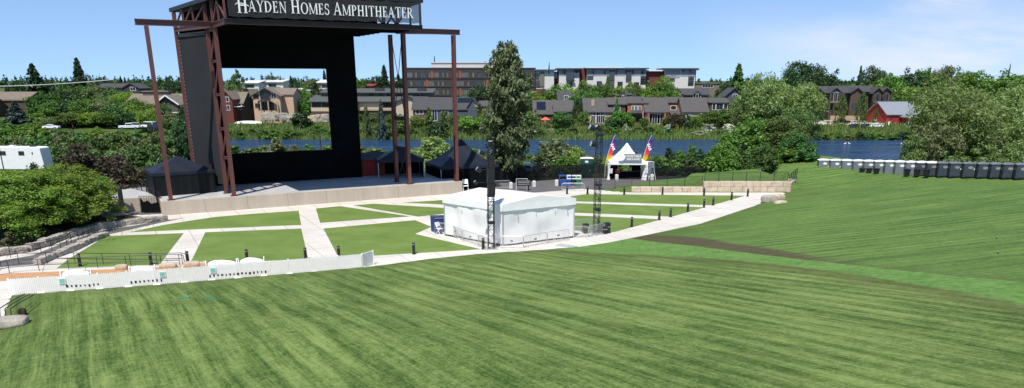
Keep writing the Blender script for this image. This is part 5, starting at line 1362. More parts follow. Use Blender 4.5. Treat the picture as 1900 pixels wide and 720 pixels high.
# ------------------------------------------------------------------ buildings
class House:
    """a building in local coordinates: x along its front, -y towards the river"""
    def __init__(self, name, label, cat, px, D, rz=0.0, group=None):
        q = W(px, 200, D); self.D = D; self.k = D*1.0
        self.X = q.x; self.z = gz(q.x, D); self.rz = rz
        self.t = thing(name, label, cat, (q.x, D, self.z), rz, group)
    def x(self, px, y=200): return (ray(px, y)[0]*self.D-self.X)/max(.3, math.cos(self.rz))
    def h(self, py): return W(950, py, self.D).z-self.z
    def wall(self, x0, x1, y0, y1, zt, m, zb=-1.5):
        mb = MB(); mb.box(x0,y0,zb,x1,y1,zt); return obj('wall', mb, m, self.t)
    def gable(self, x0, x1, y0, y1, ze, zr, wm, rm, axis='x', over=.5, zb=-1.5, th=.22, wall=True):
        """walls with a gable roof; the ridge runs along AXIS"""
        if axis == 'x':
            ym = (y0+y1)/2
            if wall: mb = MB(); mb.extrude_x([(y0,zb),(y1,zb),(y1,ze),(ym,zr),(y0,ze)], x0, x1); obj('wall', mb, wm, self.t)
            s = (zr-ze)/(ym-y0); a, b = y0-over, y1+over; za = ze-over*s+.04
            mb = MB(); mb.extrude_x([(a,za),(ym,zr+.04),(b,za),(b,za+th),(ym,zr+.04+th),(a,za+th)], x0-over, x1+over)
        else:
            xm = (x0+x1)/2
            if wall: mb = MB(); mb.extrude_y([(x0,zb),(x1,zb),(x1,ze),(xm,zr),(x0,ze)], y0, y1); obj('wall', mb, wm, self.t)
            s = (zr-ze)/(xm-x0); a, b = x0-over, x1+over; za = ze-over*s+.04
            mb = MB(); mb.extrude_y([(a,za),(xm,zr+.04),(b,za),(b,za+th),(xm,zr+.04+th),(a,za+th)], y0-over, y1+over)
        return obj('roof', mb, rm, self.t)
    def shed(self, x0, x1, y0, y1, zf, zk, wm, rm, over=.4, zb=-1.5, th=.22, wall=True):
        """a single slope rising from the front (zf) to the back (zk)"""
        if wall: mb = MB(); mb.extrude_x([(y0,zb),(y1,zb),(y1,zk),(y0,zf)], x0, x1); obj('wall', mb, wm, self.t)
        s = (zk-zf)/(y1-y0); mb = MB(); a, b = y0-over, y1+over
        mb.extrude_x([(a,zf-over*s+.04),(b,zk+over*s+.04),(b,zk+over*s+.04+th),(a,zf-over*s+.04+th)], x0-over, x1+over); return obj('roof', mb, rm, self.t)
    def win(self, xc, zc, w, h, y, frame=None, glass=None, mull=1, fw=.12):
        frame = frame or M['white_paint']; glass = glass or M['glass']
        mb = MB(); a, b = w/2, h/2; f = fw
        mb.box(xc-a,y-.10,zc-b,xc-a+f,y-.004,zc+b); mb.box(xc+a-f,y-.10,zc-b,xc+a,y-.004,zc+b)
        mb.box(xc-a+f,y-.10,zc+b-f,xc+a-f,y-.004,zc+b); mb.box(xc-a+f,y-.10,zc-b,xc+a-f,y-.004,zc-b+f)
        for k in range(1, mull+1):
            if mull: xx = xc-a+w*k/(mull+1); mb.box(xx-.04,y-.09,zc-b+f,xx+.04,y-.005,zc+b-f)
        o = obj('window', mb, frame, self.t)
        mb = MB(); mb.add([(xc-a+f,y-.03,zc-b+f),(xc+a-f,y-.03,zc-b+f),(xc+a-f,y-.03,zc+b-f),(xc-a+f,y-.03,zc+b-f)], [(0,1,2,3)]); obj('pane', mb, glass, o)
        return o
    def box(self, name, x0, y0, z0, x1, y1, z1, m):
        mb = MB(); mb.box(x0,y0,z0,x1,y1,z1); return obj(name, mb, m, self.t)

# --- five-storey office block
H = House('office_building', 'long dark five-storey office block with orange panels and pale rooftop storey', 'office building', 875, 330, .03)
x0, x1 = H.x(757), H.x(993); zt = H.h(126); fl = (H.h(138)-H.h(170))/2
H.wall(x0, x1, 0, 26, zt-.35, M['office']); H.box('parapet', x0-.15,-.15,zt-.345,x1+.15,26.15,zt+.1,M['office'])
H.box('penthouse', H.x(801),6,zt+.11,H.x(925),22,H.h(116.5),M['white_wall']); H.box('penthouse_roof', H.x(800),5.7,H.h(116.5)+.004,H.x(926),22.3,H.h(116.5)+.5,M['white_wall'])
z1 = H.h(139)
pat = [(763,11,'w'),(774.5,4.5,'n'),(787,10.5,'d'),(799,4,'n'),(803.5,4,'o'),(811,11,'w'),(824,4,'n'),(832,4.5,'n'),(850,4,'n'),(855,4,'o'),(864,14,'w'),(879,4.5,'n'),(893,13,'d'),(908,4,'n'),(914,4,'o'),(925,12,'w'),(938,4,'n'),(950,12,'w'),(963,4,'o'),(975,10,'d'),(986,4,'n')]
for r in range(4):
    z = z1-fl*r; sh = (0,-25,5,0)[r]*.35; 
    H.box('ledge', x0-.05,-.22,z-fl*.42,x1+.05,-.003,z-fl*.42+.25,M['office'])
    for px, w, k in pat:
        p = px+(0,-9,0,-14)[r]
        if p < 760 or p > 988: continue
        xx, ww = H.x(p), (w/F)*330*.98
        if k == 'o': H.box('cladding_panel', xx-ww/2,-.12,z-1.5,xx+ww/2,-.003,z+1.5,M['orange_panel'])
        else: H.win(xx, z, ww, 2.3, 0, M['office'], M['pale_glass'] if k != 'd' else M['glass'], 3 if k == 'w' else (1 if k == 'd' else 0), .14)
# --- pale apartment block
H = House('apartment_block', 'pale stucco apartment block with dark bays and flat overhanging roofs', 'apartment building', 1140, 332, .0)
def sect(p0, p1, ytop, m, dy, yb=190, roof=True, rm=None, over=1.0):
    a, b = H.x(p0), H.x(p1); H.wall(a, b, dy, dy+16, H.h(ytop), m, -1.5)
    if roof: H.box('roof', a-over,dy-1.3,H.h(ytop)+.004,b+over,dy+17,H.h(ytop)+.45,rm or M['green_roof'])
sect(994,1027,131,'x' and M['white_wall'],0); sect(1028,1035.5,133,M['dark_brick'],2.5,roof=False); sect(1036,1073,128.5,M['white_wall'],-1)
sect(1073.5,1086.5,127,M['dark_brick'],2.5,roof=False); sect(1087,1195,128,M['white_wall'],-1); sect(1195.5,1229,132,M['dark_brick'],1.5,roof=True,rm=M['white_paint'],over=.1); sect(1229.5,1284,128.5,M['white_wall'],-1.5); sect(1284.5,1289,130,M['slate_wall'],2)
H.box('roof', H.x(1085),2,H.h(125.6),H.x(1155),12,H.h(124.4),M['white_paint'])
for a, b, dy, y0, y1 in ((1001,1009,0,133,160),(1051,1062,-1,131,150),(1127,1137,-1,130,168),(1158,1168,-1,130,150),(1229.6,1256,-1.5,130.5,145),(1036.5,1050.5,-1,129.5,141),(1063,1072.5,-1,129.5,141),(1087.5,1126,-1,129,141),(1138,1157,-1,129,141),(1169,1194.5,-1,129,141),(1257,1283.5,-1.5,129.5,142)):
    big = b-a < 12
    H.box('bay_panel', H.x(a),dy-(.5 if big else .06),H.h(y1),H.x(b),dy-.004,H.h(y0),M['slate_wall'] if big and a > 1040 else (M['taupe_wall'] if big else M['grey_wall']))
for px, py, dy, w, h in ((1093,141,-1,2.6,5),(1190,141,-1,2.3,4.5),(1190,152,-1,2.3,3.5),(1277,141,-1.5,2.4,4.4),(1277,153,-1.5,2.4,4.4),(1027+4,141,2.5,1.5,3.5),(997,142,0,1.6,4),(998,156,0,1.6,5),(1056,140,-1.5,3.4,6),(1056,156,-1,2.2,4),(1132,141,-1.5,2.2,6),(1163,141,-1.5,2.2,5),(1243,146,-1.5,2,4),(1110,156,-1,2.2,3.8),(1148,157,-1,2.2,3.8),(1178,158,-1,2.2,3.8)):
    H.win(H.x(px), H.h(py), w, h*.62, dy, M['office'], M['glass'], 1)
for px in (1017,1045,1067,1098,1119,1140,1158,1170,1188,1275,1262):
    dy = -1 if px > 1030 else 0
    mb = MB(); mb.beam((H.x(px),dy-.05,H.h(137)),(H.x(px),dy-1.1,H.h(129.5)),.3,.3); obj('roof_bracket', mb, M['dark_steel'], H.t)
H.box('balcony', H.x(1049),-2.3,H.h(150.5),H.x(1065),-1.51,H.h(149),M['office']); H.box('base_course', H.x(994)-.1,-.15,-1,H.x(1013),-.004,H.h(165),M['dark_brick'])
# --- townhouses along the bank
def town(label, px, D, name='townhouse', rz=0.0): return House(name, label, 'house', px, D, rz, 'townhouses across the river')
H = town('grey-roofed house with a large solar panel above the orange parasol', 1028, 262)
r = H.gable(H.x(991),H.x(1063),0,11,H.h(211),H.h(188),M['brown_wall'],M['grey_roof'],'x')
mb = MB(); s = (H.h(188)-H.h(211))/5.5
def slab(x0,x1,yy0,yy1,off=.32,ze=H.h(211)): return [(x0,yy0,ze+yy0*s+off),(x1,yy0,ze+yy0*s+off),(x1,yy1,ze+yy1*s+off),(x0,yy1,ze+yy1*s+off)]
v = slab(H.x(996),H.x(1013),1.2,4.6); mb.add(v+[(a,b,c+.08) for a,b,c in v], [(3,2,1,0),(4,5,6,7),(0,1,5,4),(1,2,6,5),(2,3,7,6),(3,0,4,7)]); obj('solar_panel', mb, M['solar'], H.t)
H.gable(H.x(1028),H.x(1060),-3,2,H.h(205),H.h(193),M['taupe_wall'],M['grey_roof'],'x'); H.win(H.x(1004),1.7,2.6,2.2,0,M['brick'],M['glass'],1); H.win(H.x(1045),H.h(212),3,1.6,-3,mull=2)
H.box('porch_post', H.x(1009),-2.2,-1,H.x(1013),-1.3,H.h(219),M['brick'])
H = town('small brown gable peeking over the solar-panelled house', 1050, 290)
H.shed(H.x(1036),H.x(1066),0,8,H.h(187),H.h(170),M['taupe_wall'],M['dark_roof']); H.win(H.x(1050),H.h(181),1.6,1.6,0); H.win(H.x(1058),H.h(183),1.6,1.4,0)
H = town('beige house with tan chimney and tall white porch windows', 1120, 258)
H.gable(H.x(1085),H.x(1135),0,11,H.h(207),H.h(184),M['beige'],M['grey_roof'],'x'); H.gable(H.x(1131),H.x(1162),1.5,12,H.h(194),H.h(183),M['brown_wall'],M['grey_roof'],'x')
H.box('chimney', H.x(1098),2.2,H.h(200),H.x(1104),3.4,H.h(185.5),M['beige'])
for px in (1101,1111,1119): H.win(H.x(px),H.h(219),1.5,3.4,0)
H.win(H.x(1107),H.h(212),5,1.0,0,mull=3); H.win(H.x(1146),H.h(201),2.2,1.5,1.5); H.box('porch_post', H.x(1087),-1.2,-1,H.x(1092),-.4,H.h(213),M['cream'])
H = town('narrow three-storey brick house with glazed balcony', 1184, 260)
H.shed(H.x(1164),H.x(1201),0,9,H.h(192),H.h(182),M['brick'],M['grey_roof']); H.box('wall_panel', H.x(1170),-.2,H.h(213),H.x(1191),-.003,H.h(196),M['taupe_wall'])
for px in (1174,1180,1187): H.win(H.x(px),H.h(203),1.0,2.4,-.2)
H.box('balcony', H.x(1169),-1.6,H.h(209.5),H.x(1192),-.21,H.h(208.5),M['taupe_wall']); mb = MB(); mb.box(H.x(1169),-1.62,H.h(208.4),H.x(1192),-1.56,H.h(204)); obj('balcony_glass', mb, M['pale_glass'], H.t)
H.win(H.x(1197),H.h(212),1.3,2.2,0); H.win(H.x(1182),H.h(219),3.2,2.8,0,M['brown_wall'])
H = town('big brick house with broad grey roof and tall gridded windows', 1222, 257)
H.gable(H.x(1199),H.x(1240),0,12,H.h(207),H.h(183),M['brick'],M['grey_roof'],'x')
H.win(H.x(1206),H.h(220),2.0,3.0,0,mull=0); H.win(H.x(1216),H.h(221),3.6,3.4,0,mull=1); H.win(H.x(1226),H.h(221),2.0,3.0,0,mull=0); H.win(H.x(1218),H.h(211),6.0,1.0,0,M['brown_wall'],mull=5)
H.box('porch_beam', H.x(1199),-.9,H.h(210.3),H.x(1238),-.4,H.h(208.5),M['brown_wall'])
for px in (1203,1234): H.box('porch_post', H.x(px)-.3,-.95,-1,H.x(px)+.3,-.35,H.h(210.4),M['brick'])
H = town('recessed brick house with two white upper windows', 1256, 266)
H.shed(H.x(1241),H.x(1270),0,9,H.h(191),H.h(183),M['brick'],M['grey_roof']); H.win(H.x(1249.5),H.h(200),2.0,1.5,0,mull=0); H.win(H.x(1263),H.h(200),1.6,1.5,0,mull=0); H.shed(H.x(1243),H.x(1268),-4,0,H.h(212),H.h(206),M['brown_wall'],M['grey_roof'])
H = town('beige-walled house with broad grey roof behind the flowering shrubs', 1298, 258)
H.gable(H.x(1268),H.x(1314),0,12,H.h(207),H.h(183),M['cream'],M['grey_roof'],'x'); H.win(H.x(1279),H.h(219),1.6,2.2,0); H.win(H.x(1286),H.h(222),2.6,2.2,0,M['cream']); H.box('porch_post', H.x(1300),-.8,-1,H.x(1304),-.3,H.h(210),M['cream'])
H = town('low brown house with a strip of upper windows, last of the row', 1338, 264)
H.shed(H.x(1316),H.x(1357),0,9,H.h(191),H.h(184),M['brown_wall'],M['grey_roof']); [H.win(H.x(p),H.h(198),1.4,2.2,0,mull=0) for p in (1325,1331,1338,1346)]
H.gable(H.x(1352),H.x(1372),-2,6,H.h(193),H.h(181),M['brown_wall'],M['dark_roof'],'y')
H = town('grey house with two cream dormers rising behind the brick row', 1277, 300)
H.gable(H.x(1241),H.x(1314),0,10,H.h(176),H.h(165.5),M['slate_wall'],M['dark_roof'],'x')
for p in (1257,1290): H.gable(H.x(p-7),H.x(p+7),-1.5,3,H.h(175.5),H.h(169.5),M['cream'],M['dark_roof'],'y',.5); H.win(H.x(p),H.h(179),3.0,2.0,-1.5,mull=2)
H = town('grey house with a single cream dormer behind the chimney house', 1161, 300)
H.gable(H.x(1138),H.x(1184),0,10,H.h(176),H.h(166.5),M['slate_wall'],M['dark_roof'],'x'); H.gable(H.x(1147),H.x(1160),-1.5,3,H.h(177),H.h(171.5),M['cream'],M['dark_roof'],'y',.5); H.win(H.x(1153.5),H.h(181),2.6,1.8,-1.5,mull=2); H.win(H.x(1174),H.h(180),2.2,1.5,0)
H = town('slate-blue gabled house beside the great willows', 1358, 296)
H.gable(H.x(1344),H.x(1376),0,9,H.h(178),H.h(164),M['slate_wall'],M['dark_roof'],'y',.7); H.win(H.x(1362),H.h(177.5),1.8,1.2,0)
H = House('warehouse', 'low brown flat building on the skyline past the pale apartments', 'building', 1306, 420); H.wall(H.x(1283),H.x(1332),0,14,H.h(155),M['taupe_wall']); H.box('roof',H.x(1282),-.5,H.h(155)+.004,H.x(1333),14.5,H.h(153.6),M['tan_roof']); H.win(H.x(1310),H.h(160),6,1.6,0,mull=3)
# --- dark-roofed group behind the stage tower
H = House('terrace_building', 'long green-grey roofed terrace with clerestory windows behind the stage', 'building', 680, 268)
zE = H.h(189); H.wall(H.x(577),H.x(790),0,14,zE,M['cream']); 
H.shed(H.x(577),H.x(790),-.6,7,H.h(189),H.h(179.5),M['cream'],M['green_roof'],wall=False); H.wall(H.x(590),H.x(800),6.5,14,H.h(172),M['taupe_wall']); H.shed(H.x(590),H.x(800),5.5,15,H.h(173),H.h(166.5),M['taupe_wall'],M['green_roof'],wall=False)
H.gable(H.x(614),H.x(662),-3,3,H.h(189),H.h(180.5),M['cream'],M['green_roof'],'y',.8); H.gable(H.x(737),H.x(785),-3,3,H.h(189),H.h(179),M['cream'],M['green_roof'],'y',.8)
for p in (588,606): H.win(H.x(p),H.h(194),3.2,1.7,0,M['office'],mull=1)
for p in (645,655): H.win(H.x(p),H.h(194),2.6,2.2,-3,M['office'],mull=1)
for p in (716,728): H.win(H.x(p),H.h(194),2.6,2.0,0,M['office'],mull=1)
for p in (684,702,718,734,742,756,770,782): H.win(H.x(p),H.h(175.6),1.5,1.2,6.5,M['office'],mull=0)
for p in (612,690,770): H.box('chimney', H.x(p),8,H.h(170),H.x(p)+3.2,9.4,H.h(163.5),M['office'])
H.box('base_course', H.x(577),-.1,-1.2,H.x(790),-.004,H.h(206.5),M['brown_wall']); H.box('balcony', H.x(666),-1.2,H.h(205),H.x(737),-.11,H.h(201.5),M['beige'])
H = House('dark_roof_house', 'charcoal-roofed house with dark siding between stage tower and outer post', 'house', 815, 258)
H.gable(H.x(766),H.x(868),0,12,H.h(203),H.h(182.5),M['brown_wall'],M['dark_roof'],'x'); H.wall(H.x(803),H.x(868),-.15,-.02,H.h(204),M['slate_wall']); H.win(H.x(778),H.h(208),2.6,1.4,0); H.win(H.x(806),H.h(214),1.8,3.6,-.15); H.win(H.x(825),H.h(212),2.4,2.0,-.15); H.box('deck', H.x(752),-3,H.h(221),H.x(800),-.16,H.h(219),M['timber'])
for p in range(754,800,5): H.box('deck_post', H.x(p),-3.1,-1,H.x(p)+.25,-2.9,H.h(214),M['timber'])
s = (H.h(182.5)-H.h(203))/6; zz0 = H.h(203)
mb = MB(); v = [(H.x(848),3.0,zz0+3*s+.32),(H.x(876),3.0,zz0+3*s+.32),(H.x(876),5.4,zz0+5.4*s+.32),(H.x(848),5.4,zz0+5.4*s+.32)]; mb.add(v+[(a,b,c+.08) for a,b,c in v], [(3,2,1,0),(4,5,6,7),(0,1,5,4),(1,2,6,5),(2,3,7,6),(3,0,4,7)]); obj('solar_panel', mb, M['solar'], H.t)
H = House('dark_roof_house', 'black-gabled house just past the outermost stage post', 'house', 878, 255); H.gable(H.x(868),H.x(887),-1,10,H.h(198),H.h(184),M['slate_wall'],M['dark_roof'],'y',.4); H.box('balcony', H.x(901),-1.4,H.h(215),H.x(917),-.1,H.h(209),M['white_paint']); H.wall(H.x(889),H.x(930),0,9,H.h(199),M['taupe_wall']); H.shed(H.x(889),H.x(930),0,9,H.h(199),H.h(190),M['taupe_wall'],M['grey_roof'],wall=False); H.win(H.x(908),H.h(205),2.4,2.0,0)
# --- houses seen through the stage window
H = House('peach_house', 'peach stucco gable house with arched balcony doors and outside stair', 'house', 494, 268)
H.gable(H.x(471),H.x(520),0,16,H.h(177),H.h(163.5),M['peach'],M['tan_roof'],'y',.9); H.gable(H.x(500),H.x(541),3,13,H.h(176),H.h(165),M['peach'],M['tan_roof'],'x',.4)
H.win(H.x(495),H.h(180),4.2,3.4,0,mull=3); mb = MB(); mb.tube((H.x(495),-.12,H.h(176.2)),(H.x(495),-.02,H.h(176.2)),1.9,1.9,20); obj('arch', mb, M['glass'], H.t)
H.win(H.x(477.5),H.h(179),1.9,1.6,0,M['taupe_wall']); H.win(H.x(510),H.h(178.5),1.7,2.0,0); H.win(H.x(479.5),H.h(196),2.2,1.6,0,M['taupe_wall'])
H.box('balcony', H.x(484),-1.8,H.h(187.2),H.x(505),-.01,H.h(186),M['brown_wall']); mb = MB()
for k in range(12): mb.box(H.x(484)+k*.36,-1.8,H.h(186),H.x(484)+k*.36+.06,-1.74,H.h(182.3))
mb.box(H.x(484),-1.82,H.h(182.3),H.x(505),-1.72,H.h(181.9)); obj('railing', mb, M['brown_wall'], H.t)
mb = MB(); a, b = Vector((H.x(505),-1.0,H.h(185.5))), Vector((H.x(517),-1.0,H.h(193)))
mb.beam(a,b,1.6,.22); mb.beam(a+Vector((0,-.8,1.1)),b+Vector((0,-.8,1.1)),.1,.1)
for k in range(9): q = a.lerp(b,(k+.5)/9); mb.beam(q+Vector((0,-.8,0)),q+Vector((0,-.8,1.1)),.06,.06)
obj('stair', mb, M['beige'], H.t)
for p in (486,500,517,522): H.box('porch_post', H.x(p),-1.7,-1,H.x(p)+.35,-1.35,H.h(187.3),M['beige'])
H.win(H.x(494),H.h(196),5.5,3.0,0,M['brown_wall'])
H = House('red_house', 'dark red house with white windows beside the stage tower', 'house', 424, 266); H.gable(H.x(412),H.x(432),0,12,H.h(182),H.h(170),M['dark_brick'],M['tan_roof'],'y',.6); [H.win(H.x(421.5),H.h(y),2.0,1.7,0) for y in (184.5,200)]
H = House('taupe_house', 'taupe-roofed house with dark lower wall next to the red house', 'house', 442, 270); H.gable(H.x(420),H.x(450),1,12,H.h(192),H.h(172.5),M['brown_wall'],M['tan_roof'],'x',.3); H.win(H.x(441),H.h(198),2.2,2.0,1); H.box('awning', H.x(440),-3,H.h(198),H.x(452),.9,H.h(197),M['white_paint'])
for p0, p1, y0, y1, D, lab, m in ((453,484,151,176,400,'white flat-roofed hall above a brown wall, seen through the stage window','white_wall'),(490,529,149,175,410,'low white hall with one window, behind the peach house','white_wall'),(548,578,166,182,395,'long low white roof beside green trees on the rise','white_wall'),(590,625,150,178,405,'pale hall with sloped front partly behind the stage wall','white_wall'),(676,694,158,172,400,'small red-roofed hall above the terrace','dark_brick')):
    H = House('distant_hall', lab, 'building', (p0+p1)/2, D); H.wall(H.x(p0),H.x(p1),0,12,H.h(y0+ (y1-y0)*.12),M[m]); H.shed(H.x(p0),H.x(p1),-.5,12.5,H.h(y0+(y1-y0)*.14),H.h(y0-1),M[m],M['white_wall'] if m == 'white_wall' else M['barn_red'],wall=False)
    H.box('wall_panel', H.x(p0)+.4,-.12,-1,H.x(p1)-.4,-.003,H.h(y0+(y1-y0)*.55),M['taupe_wall']); H.win(H.x((p0+p1)/2),H.h(y0+(y1-y0)*.35),4,1.5,0,M['office'],mull=2)
# --- west side
H = House('lodge_building', 'wide taupe-roofed lodge with a dark gabled porch behind trees', 'building', 295, 266)
H.gable(H.x(232),H.x(352),0,16,H.h(196),H.h(176),M['taupe_wall'],M['tan_roof'],'x'); H.box('clerestory', H.x(252),6.5,H.h(180),H.x(300),9.5,H.h(171),M['taupe_wall']); H.box('clerestory_roof', H.x(250),6,H.h(171)+.004,H.x(302),10,H.h(169),M['tan_roof'])
H.gable(H.x(302),H.x(345),-5,4,H.h(192),H.h(177),M['brown_wall'],M['tan_roof'],'y',1.0); mb = MB()
for s in (-1,1): mb.beam((H.x(323.5),-6.05,H.h(177)+.1),(H.x(323.5)+s*(H.x(346.5)-H.x(323.5)),-6.05,H.h(193.5)),.12,.4)
obj('bargeboard', mb, M['white_paint'], H.t); H.box('balcony', H.x(298),-6.5,H.h(208.5),H.x(346),-5.01,H.h(206.5),M['white_wall']); mb = MB()
for k in range(26): mb.box(H.x(298)+k*.37,-6.5,H.h(206.5),H.x(298)+k*.37+.05,-6.45,H.h(202.5))
mb.box(H.x(298),-6.52,H.h(202.5),H.x(346),-6.43,H.h(202)); obj('railing', mb, M['brown_wall'], H.t)
[H.win(H.x(p),H.h(y),2.6,2.2,-5,M['brown_wall'],M['pale_glass'],1) for p, y in ((310,199),(322,198),(335,199),(308,214),(338,214))]
for p in (300,318,332,344): H.box('porch_post', H.x(p),-6.4,-1,H.x(p)+.4,-6.0,H.h(208.6),M['white_wall'])
H = House('black_gable_house', 'dark gabled house on the rise above the lodge', 'house', 240, 330); H.gable(H.x(232),H.x(264),0,10,H.h(164),H.h(155.5),M['office'],M['dark_roof'],'y',.5); H.gable(H.x(180),H.x(246),3,14,H.h(163),H.h(156),M['office'],M['dark_roof'],'x',.4); H.win(H.x(252),H.h(165),2.4,1.6,0)
H = House('tan_roof_building', 'reddish tan roof at the picture edge above the blue spruce'.replace('picture','wood'), 'building', 10, 300); H.gable(H.x(-60),H.x(50),0,16,H.h(186),H.h(172),M['brown_wall'],M['tan_roof'],'x'); H.gable(H.x(-60),H.x(16),-9,0,H.h(202),H.h(184),M['brown_wall'],M['tan_roof'],'x'); H.win(H.x(5),H.h(206),3,2,-9)
# --- east side
H = House('lodge_house', 'dark brown balconied lodge with several gables beyond the parked cars', 'house', 1586, 285, -.05)
H.gable(H.x(1530),H.x(1576),0,14,H.h(172),H.h(161.5),M['brown_wall'],M['dark_roof'],'x',.8); H.gable(H.x(1582),H.x(1622),1,14,H.h(170),H.h(160.5),M['brown_wall'],M['dark_roof'],'x',.8)
for a, b, dy in ((1533,1552,-3),(1572,1592,-2),(1612,1627,-2),(1628,1645,-1)): H.gable(H.x(a),H.x(b),dy,6,H.h(171),H.h(163.5),M['brown_wall'],M['dark_roof'],'y',.7)
H.wall(H.x(1574),H.x(1583),2,12,H.h(175),M['brown_wall'])
H.win(H.x(1543),H.h(180),4.2,3.6,-3,mull=2); H.win(H.x(1592),H.h(174),3.0,1.2,1,mull=2)
for a, b, dy in ((1532,1556,-4.4),(1612,1643,-3.2)):
    H.box('balcony', H.x(a),dy,H.h(190.5),H.x(b),dy+1.38,H.h(187.5),M['timber'] if a < 1600 else M['green_roof'])
    for k in range(4): p = a+(b-a)*k/3; H.box('porch_post', H.x(p)-.2,dy+.1,-1,H.x(p)+.2,dy+.5,H.h(173),M['brown_wall'])
for p, y in ((1538,199),(1548,199),(1566,184),(1566,199),(1580,196),(1600,186),(1600,200),(1617,180),(1625,199),(1637,180),(1637,199)): H.win(H.x(p),H.h(y),2.2,2.6,1 if 1594 < p < 1611 else (-3 if p < 1552 else -2 if (1572 < p < 1592 or 1611 < p < 1628) else (-1 if p > 1628 else 0)),M['taupe_wall'],M['glass'],1)
H.box('terrace_wall', H.x(1528),-9,-1,H.x(1608),-8.4,H.h(213),M['beige'])
H = House('red_barn', 'bright red barn with grey metal roof by the river', 'barn', 1680, 262, .08)
H.gable(H.x(1647),H.x(1712),0,13,H.h(212),H.h(191),M['barn_red'],M['metal_roof'],'x',.5); H.gable(H.x(1674),H.x(1722),-5,5,H.h(216),H.h(203.5),M['barn_red'],M['metal_roof'],'y',.6)
mb = MB(); xm = (H.x(1674)+H.x(1722))/2
for s in (-1,1): mb.beam((xm,-5.66,H.h(203.5)+.05),(xm+s*(H.x(1722)-xm+.6),-5.66,H.h(217.3)),.1,.35)
obj('bargeboard', mb, M['white_paint'], H.t); H.box('door', H.x(1649.5),-.12,-1,H.x(1656),-.004,H.h(225.5),M['white_paint']); H.win(H.x(1655),H.h(219),1.0,.9,0,M['dark_brick']); H.box('corner_trim', H.x(1673),-5.1,-1,H.x(1674.4),-4.9,H.h(217),M['white_paint'])
H.box('loading_deck', H.x(1655),-2.4,-1,H.x(1672),-.13,H.h(232.5),M['grey_wall']); H.box('door', H.x(1667),-.11,-.5,H.x(1671),-.003,H.h(227.5),M['dark_brick'])
px_sheet2 = MB(); px_sheet2.sheet([tuple(W(x, 238, D)[:2]) for x, D in ((1500,256),(1650,256),(1660,272),(1500,276))], 0); zc = gz(W(1580,238,264).x,264)
o = obj('parking_lot', MB().add([(v[0],v[1],gz(v[0],v[1])+.12) for v in px_sheet2.v], px_sheet2.f), M['concrete']); tag(o, kind='structure')
# power line across the western wood
pp = W(213,160,300); zt_ = W(213,147.5,300).z; pz = gz(pp.x,300)
pw = thing('power_line', 'pale power cable sagging over the western wood with its wooden pole', 'power line', (pp.x,300,pz))
mb = MB(); mb.tube((0,0,0),(0,0,zt_-pz+.3),.16,.11,8); obj('pole', mb, M['timber'], pw)
a = Vector((0,0,zt_-pz)); e = W(-120,160,296); b = Vector((e.x-pp.x,-4,e.z-pz)); mb = MB(); pts = []
for i in range(13): u = i/12; p = a.lerp(b,u); p.z -= 1.6*4*u*(1-u)*.6; pts.append(p)
mb.path(pts, .13, 5); obj('cable', mb, M['white_wall'], pw)
# ------------------------------------------------------------------ vegetation
rng = np.random.default_rng(11)
def unit(n):
    v = rng.normal(size=(n,3)); return v/np.linalg.norm(v,axis=1,keepdims=True)
def leaves(name, C, Nn, size, aspect=.55, along=None):
    """one rhombic leaf per centre; Nn is the leaf's facing, ALONG the direction of its long axis"""
    n = len(C); Nn = Nn/np.maximum(np.linalg.norm(Nn,axis=1,keepdims=True),1e-6)
    r = unit(n) if along is None else along
    a = np.cross(Nn, r); a /= np.maximum(np.linalg.norm(a,axis=1,keepdims=True),1e-6); b = np.cross(Nn, a)
    s = (size*rng.uniform(.45,1.6,(n,1)))
    if along is not None: a, b = b, a
    V = np.stack([C-a*s*.5, C-b*s*.5*aspect+a*s*.05, C+a*s*.5, C+b*s*.5*aspect+a*s*.05],1).reshape(-1,3)
    return mesh_np(name, V, np.arange(n*4).reshape(n,4))
def lump(P, seed, amp=.22, f=2.3):
    """a direction-dependent swell so no crown is a plain ellipsoid"""
    r = np.random.default_rng(seed); K = r.normal(size=(7,3))*f; ph = r.uniform(0,6.28,7)
    return 1+amp*np.mean(np.sin(P@K.T+ph),axis=1)*2.2
def clump_cloud(cent, rad, per, flat=.8, shell=.75):
    n = len(cent); d = unit(n*per); k = rng.uniform(0,1,(n*per,1))**.45
    off = d*k*np.repeat(rad,per)[:,None]*np.array([1,1,flat]); C = np.repeat(cent,per,0)+off
    Nn = d*1.0+unit(n*per)*.75+np.array([0,0,.35]); return C, Nn
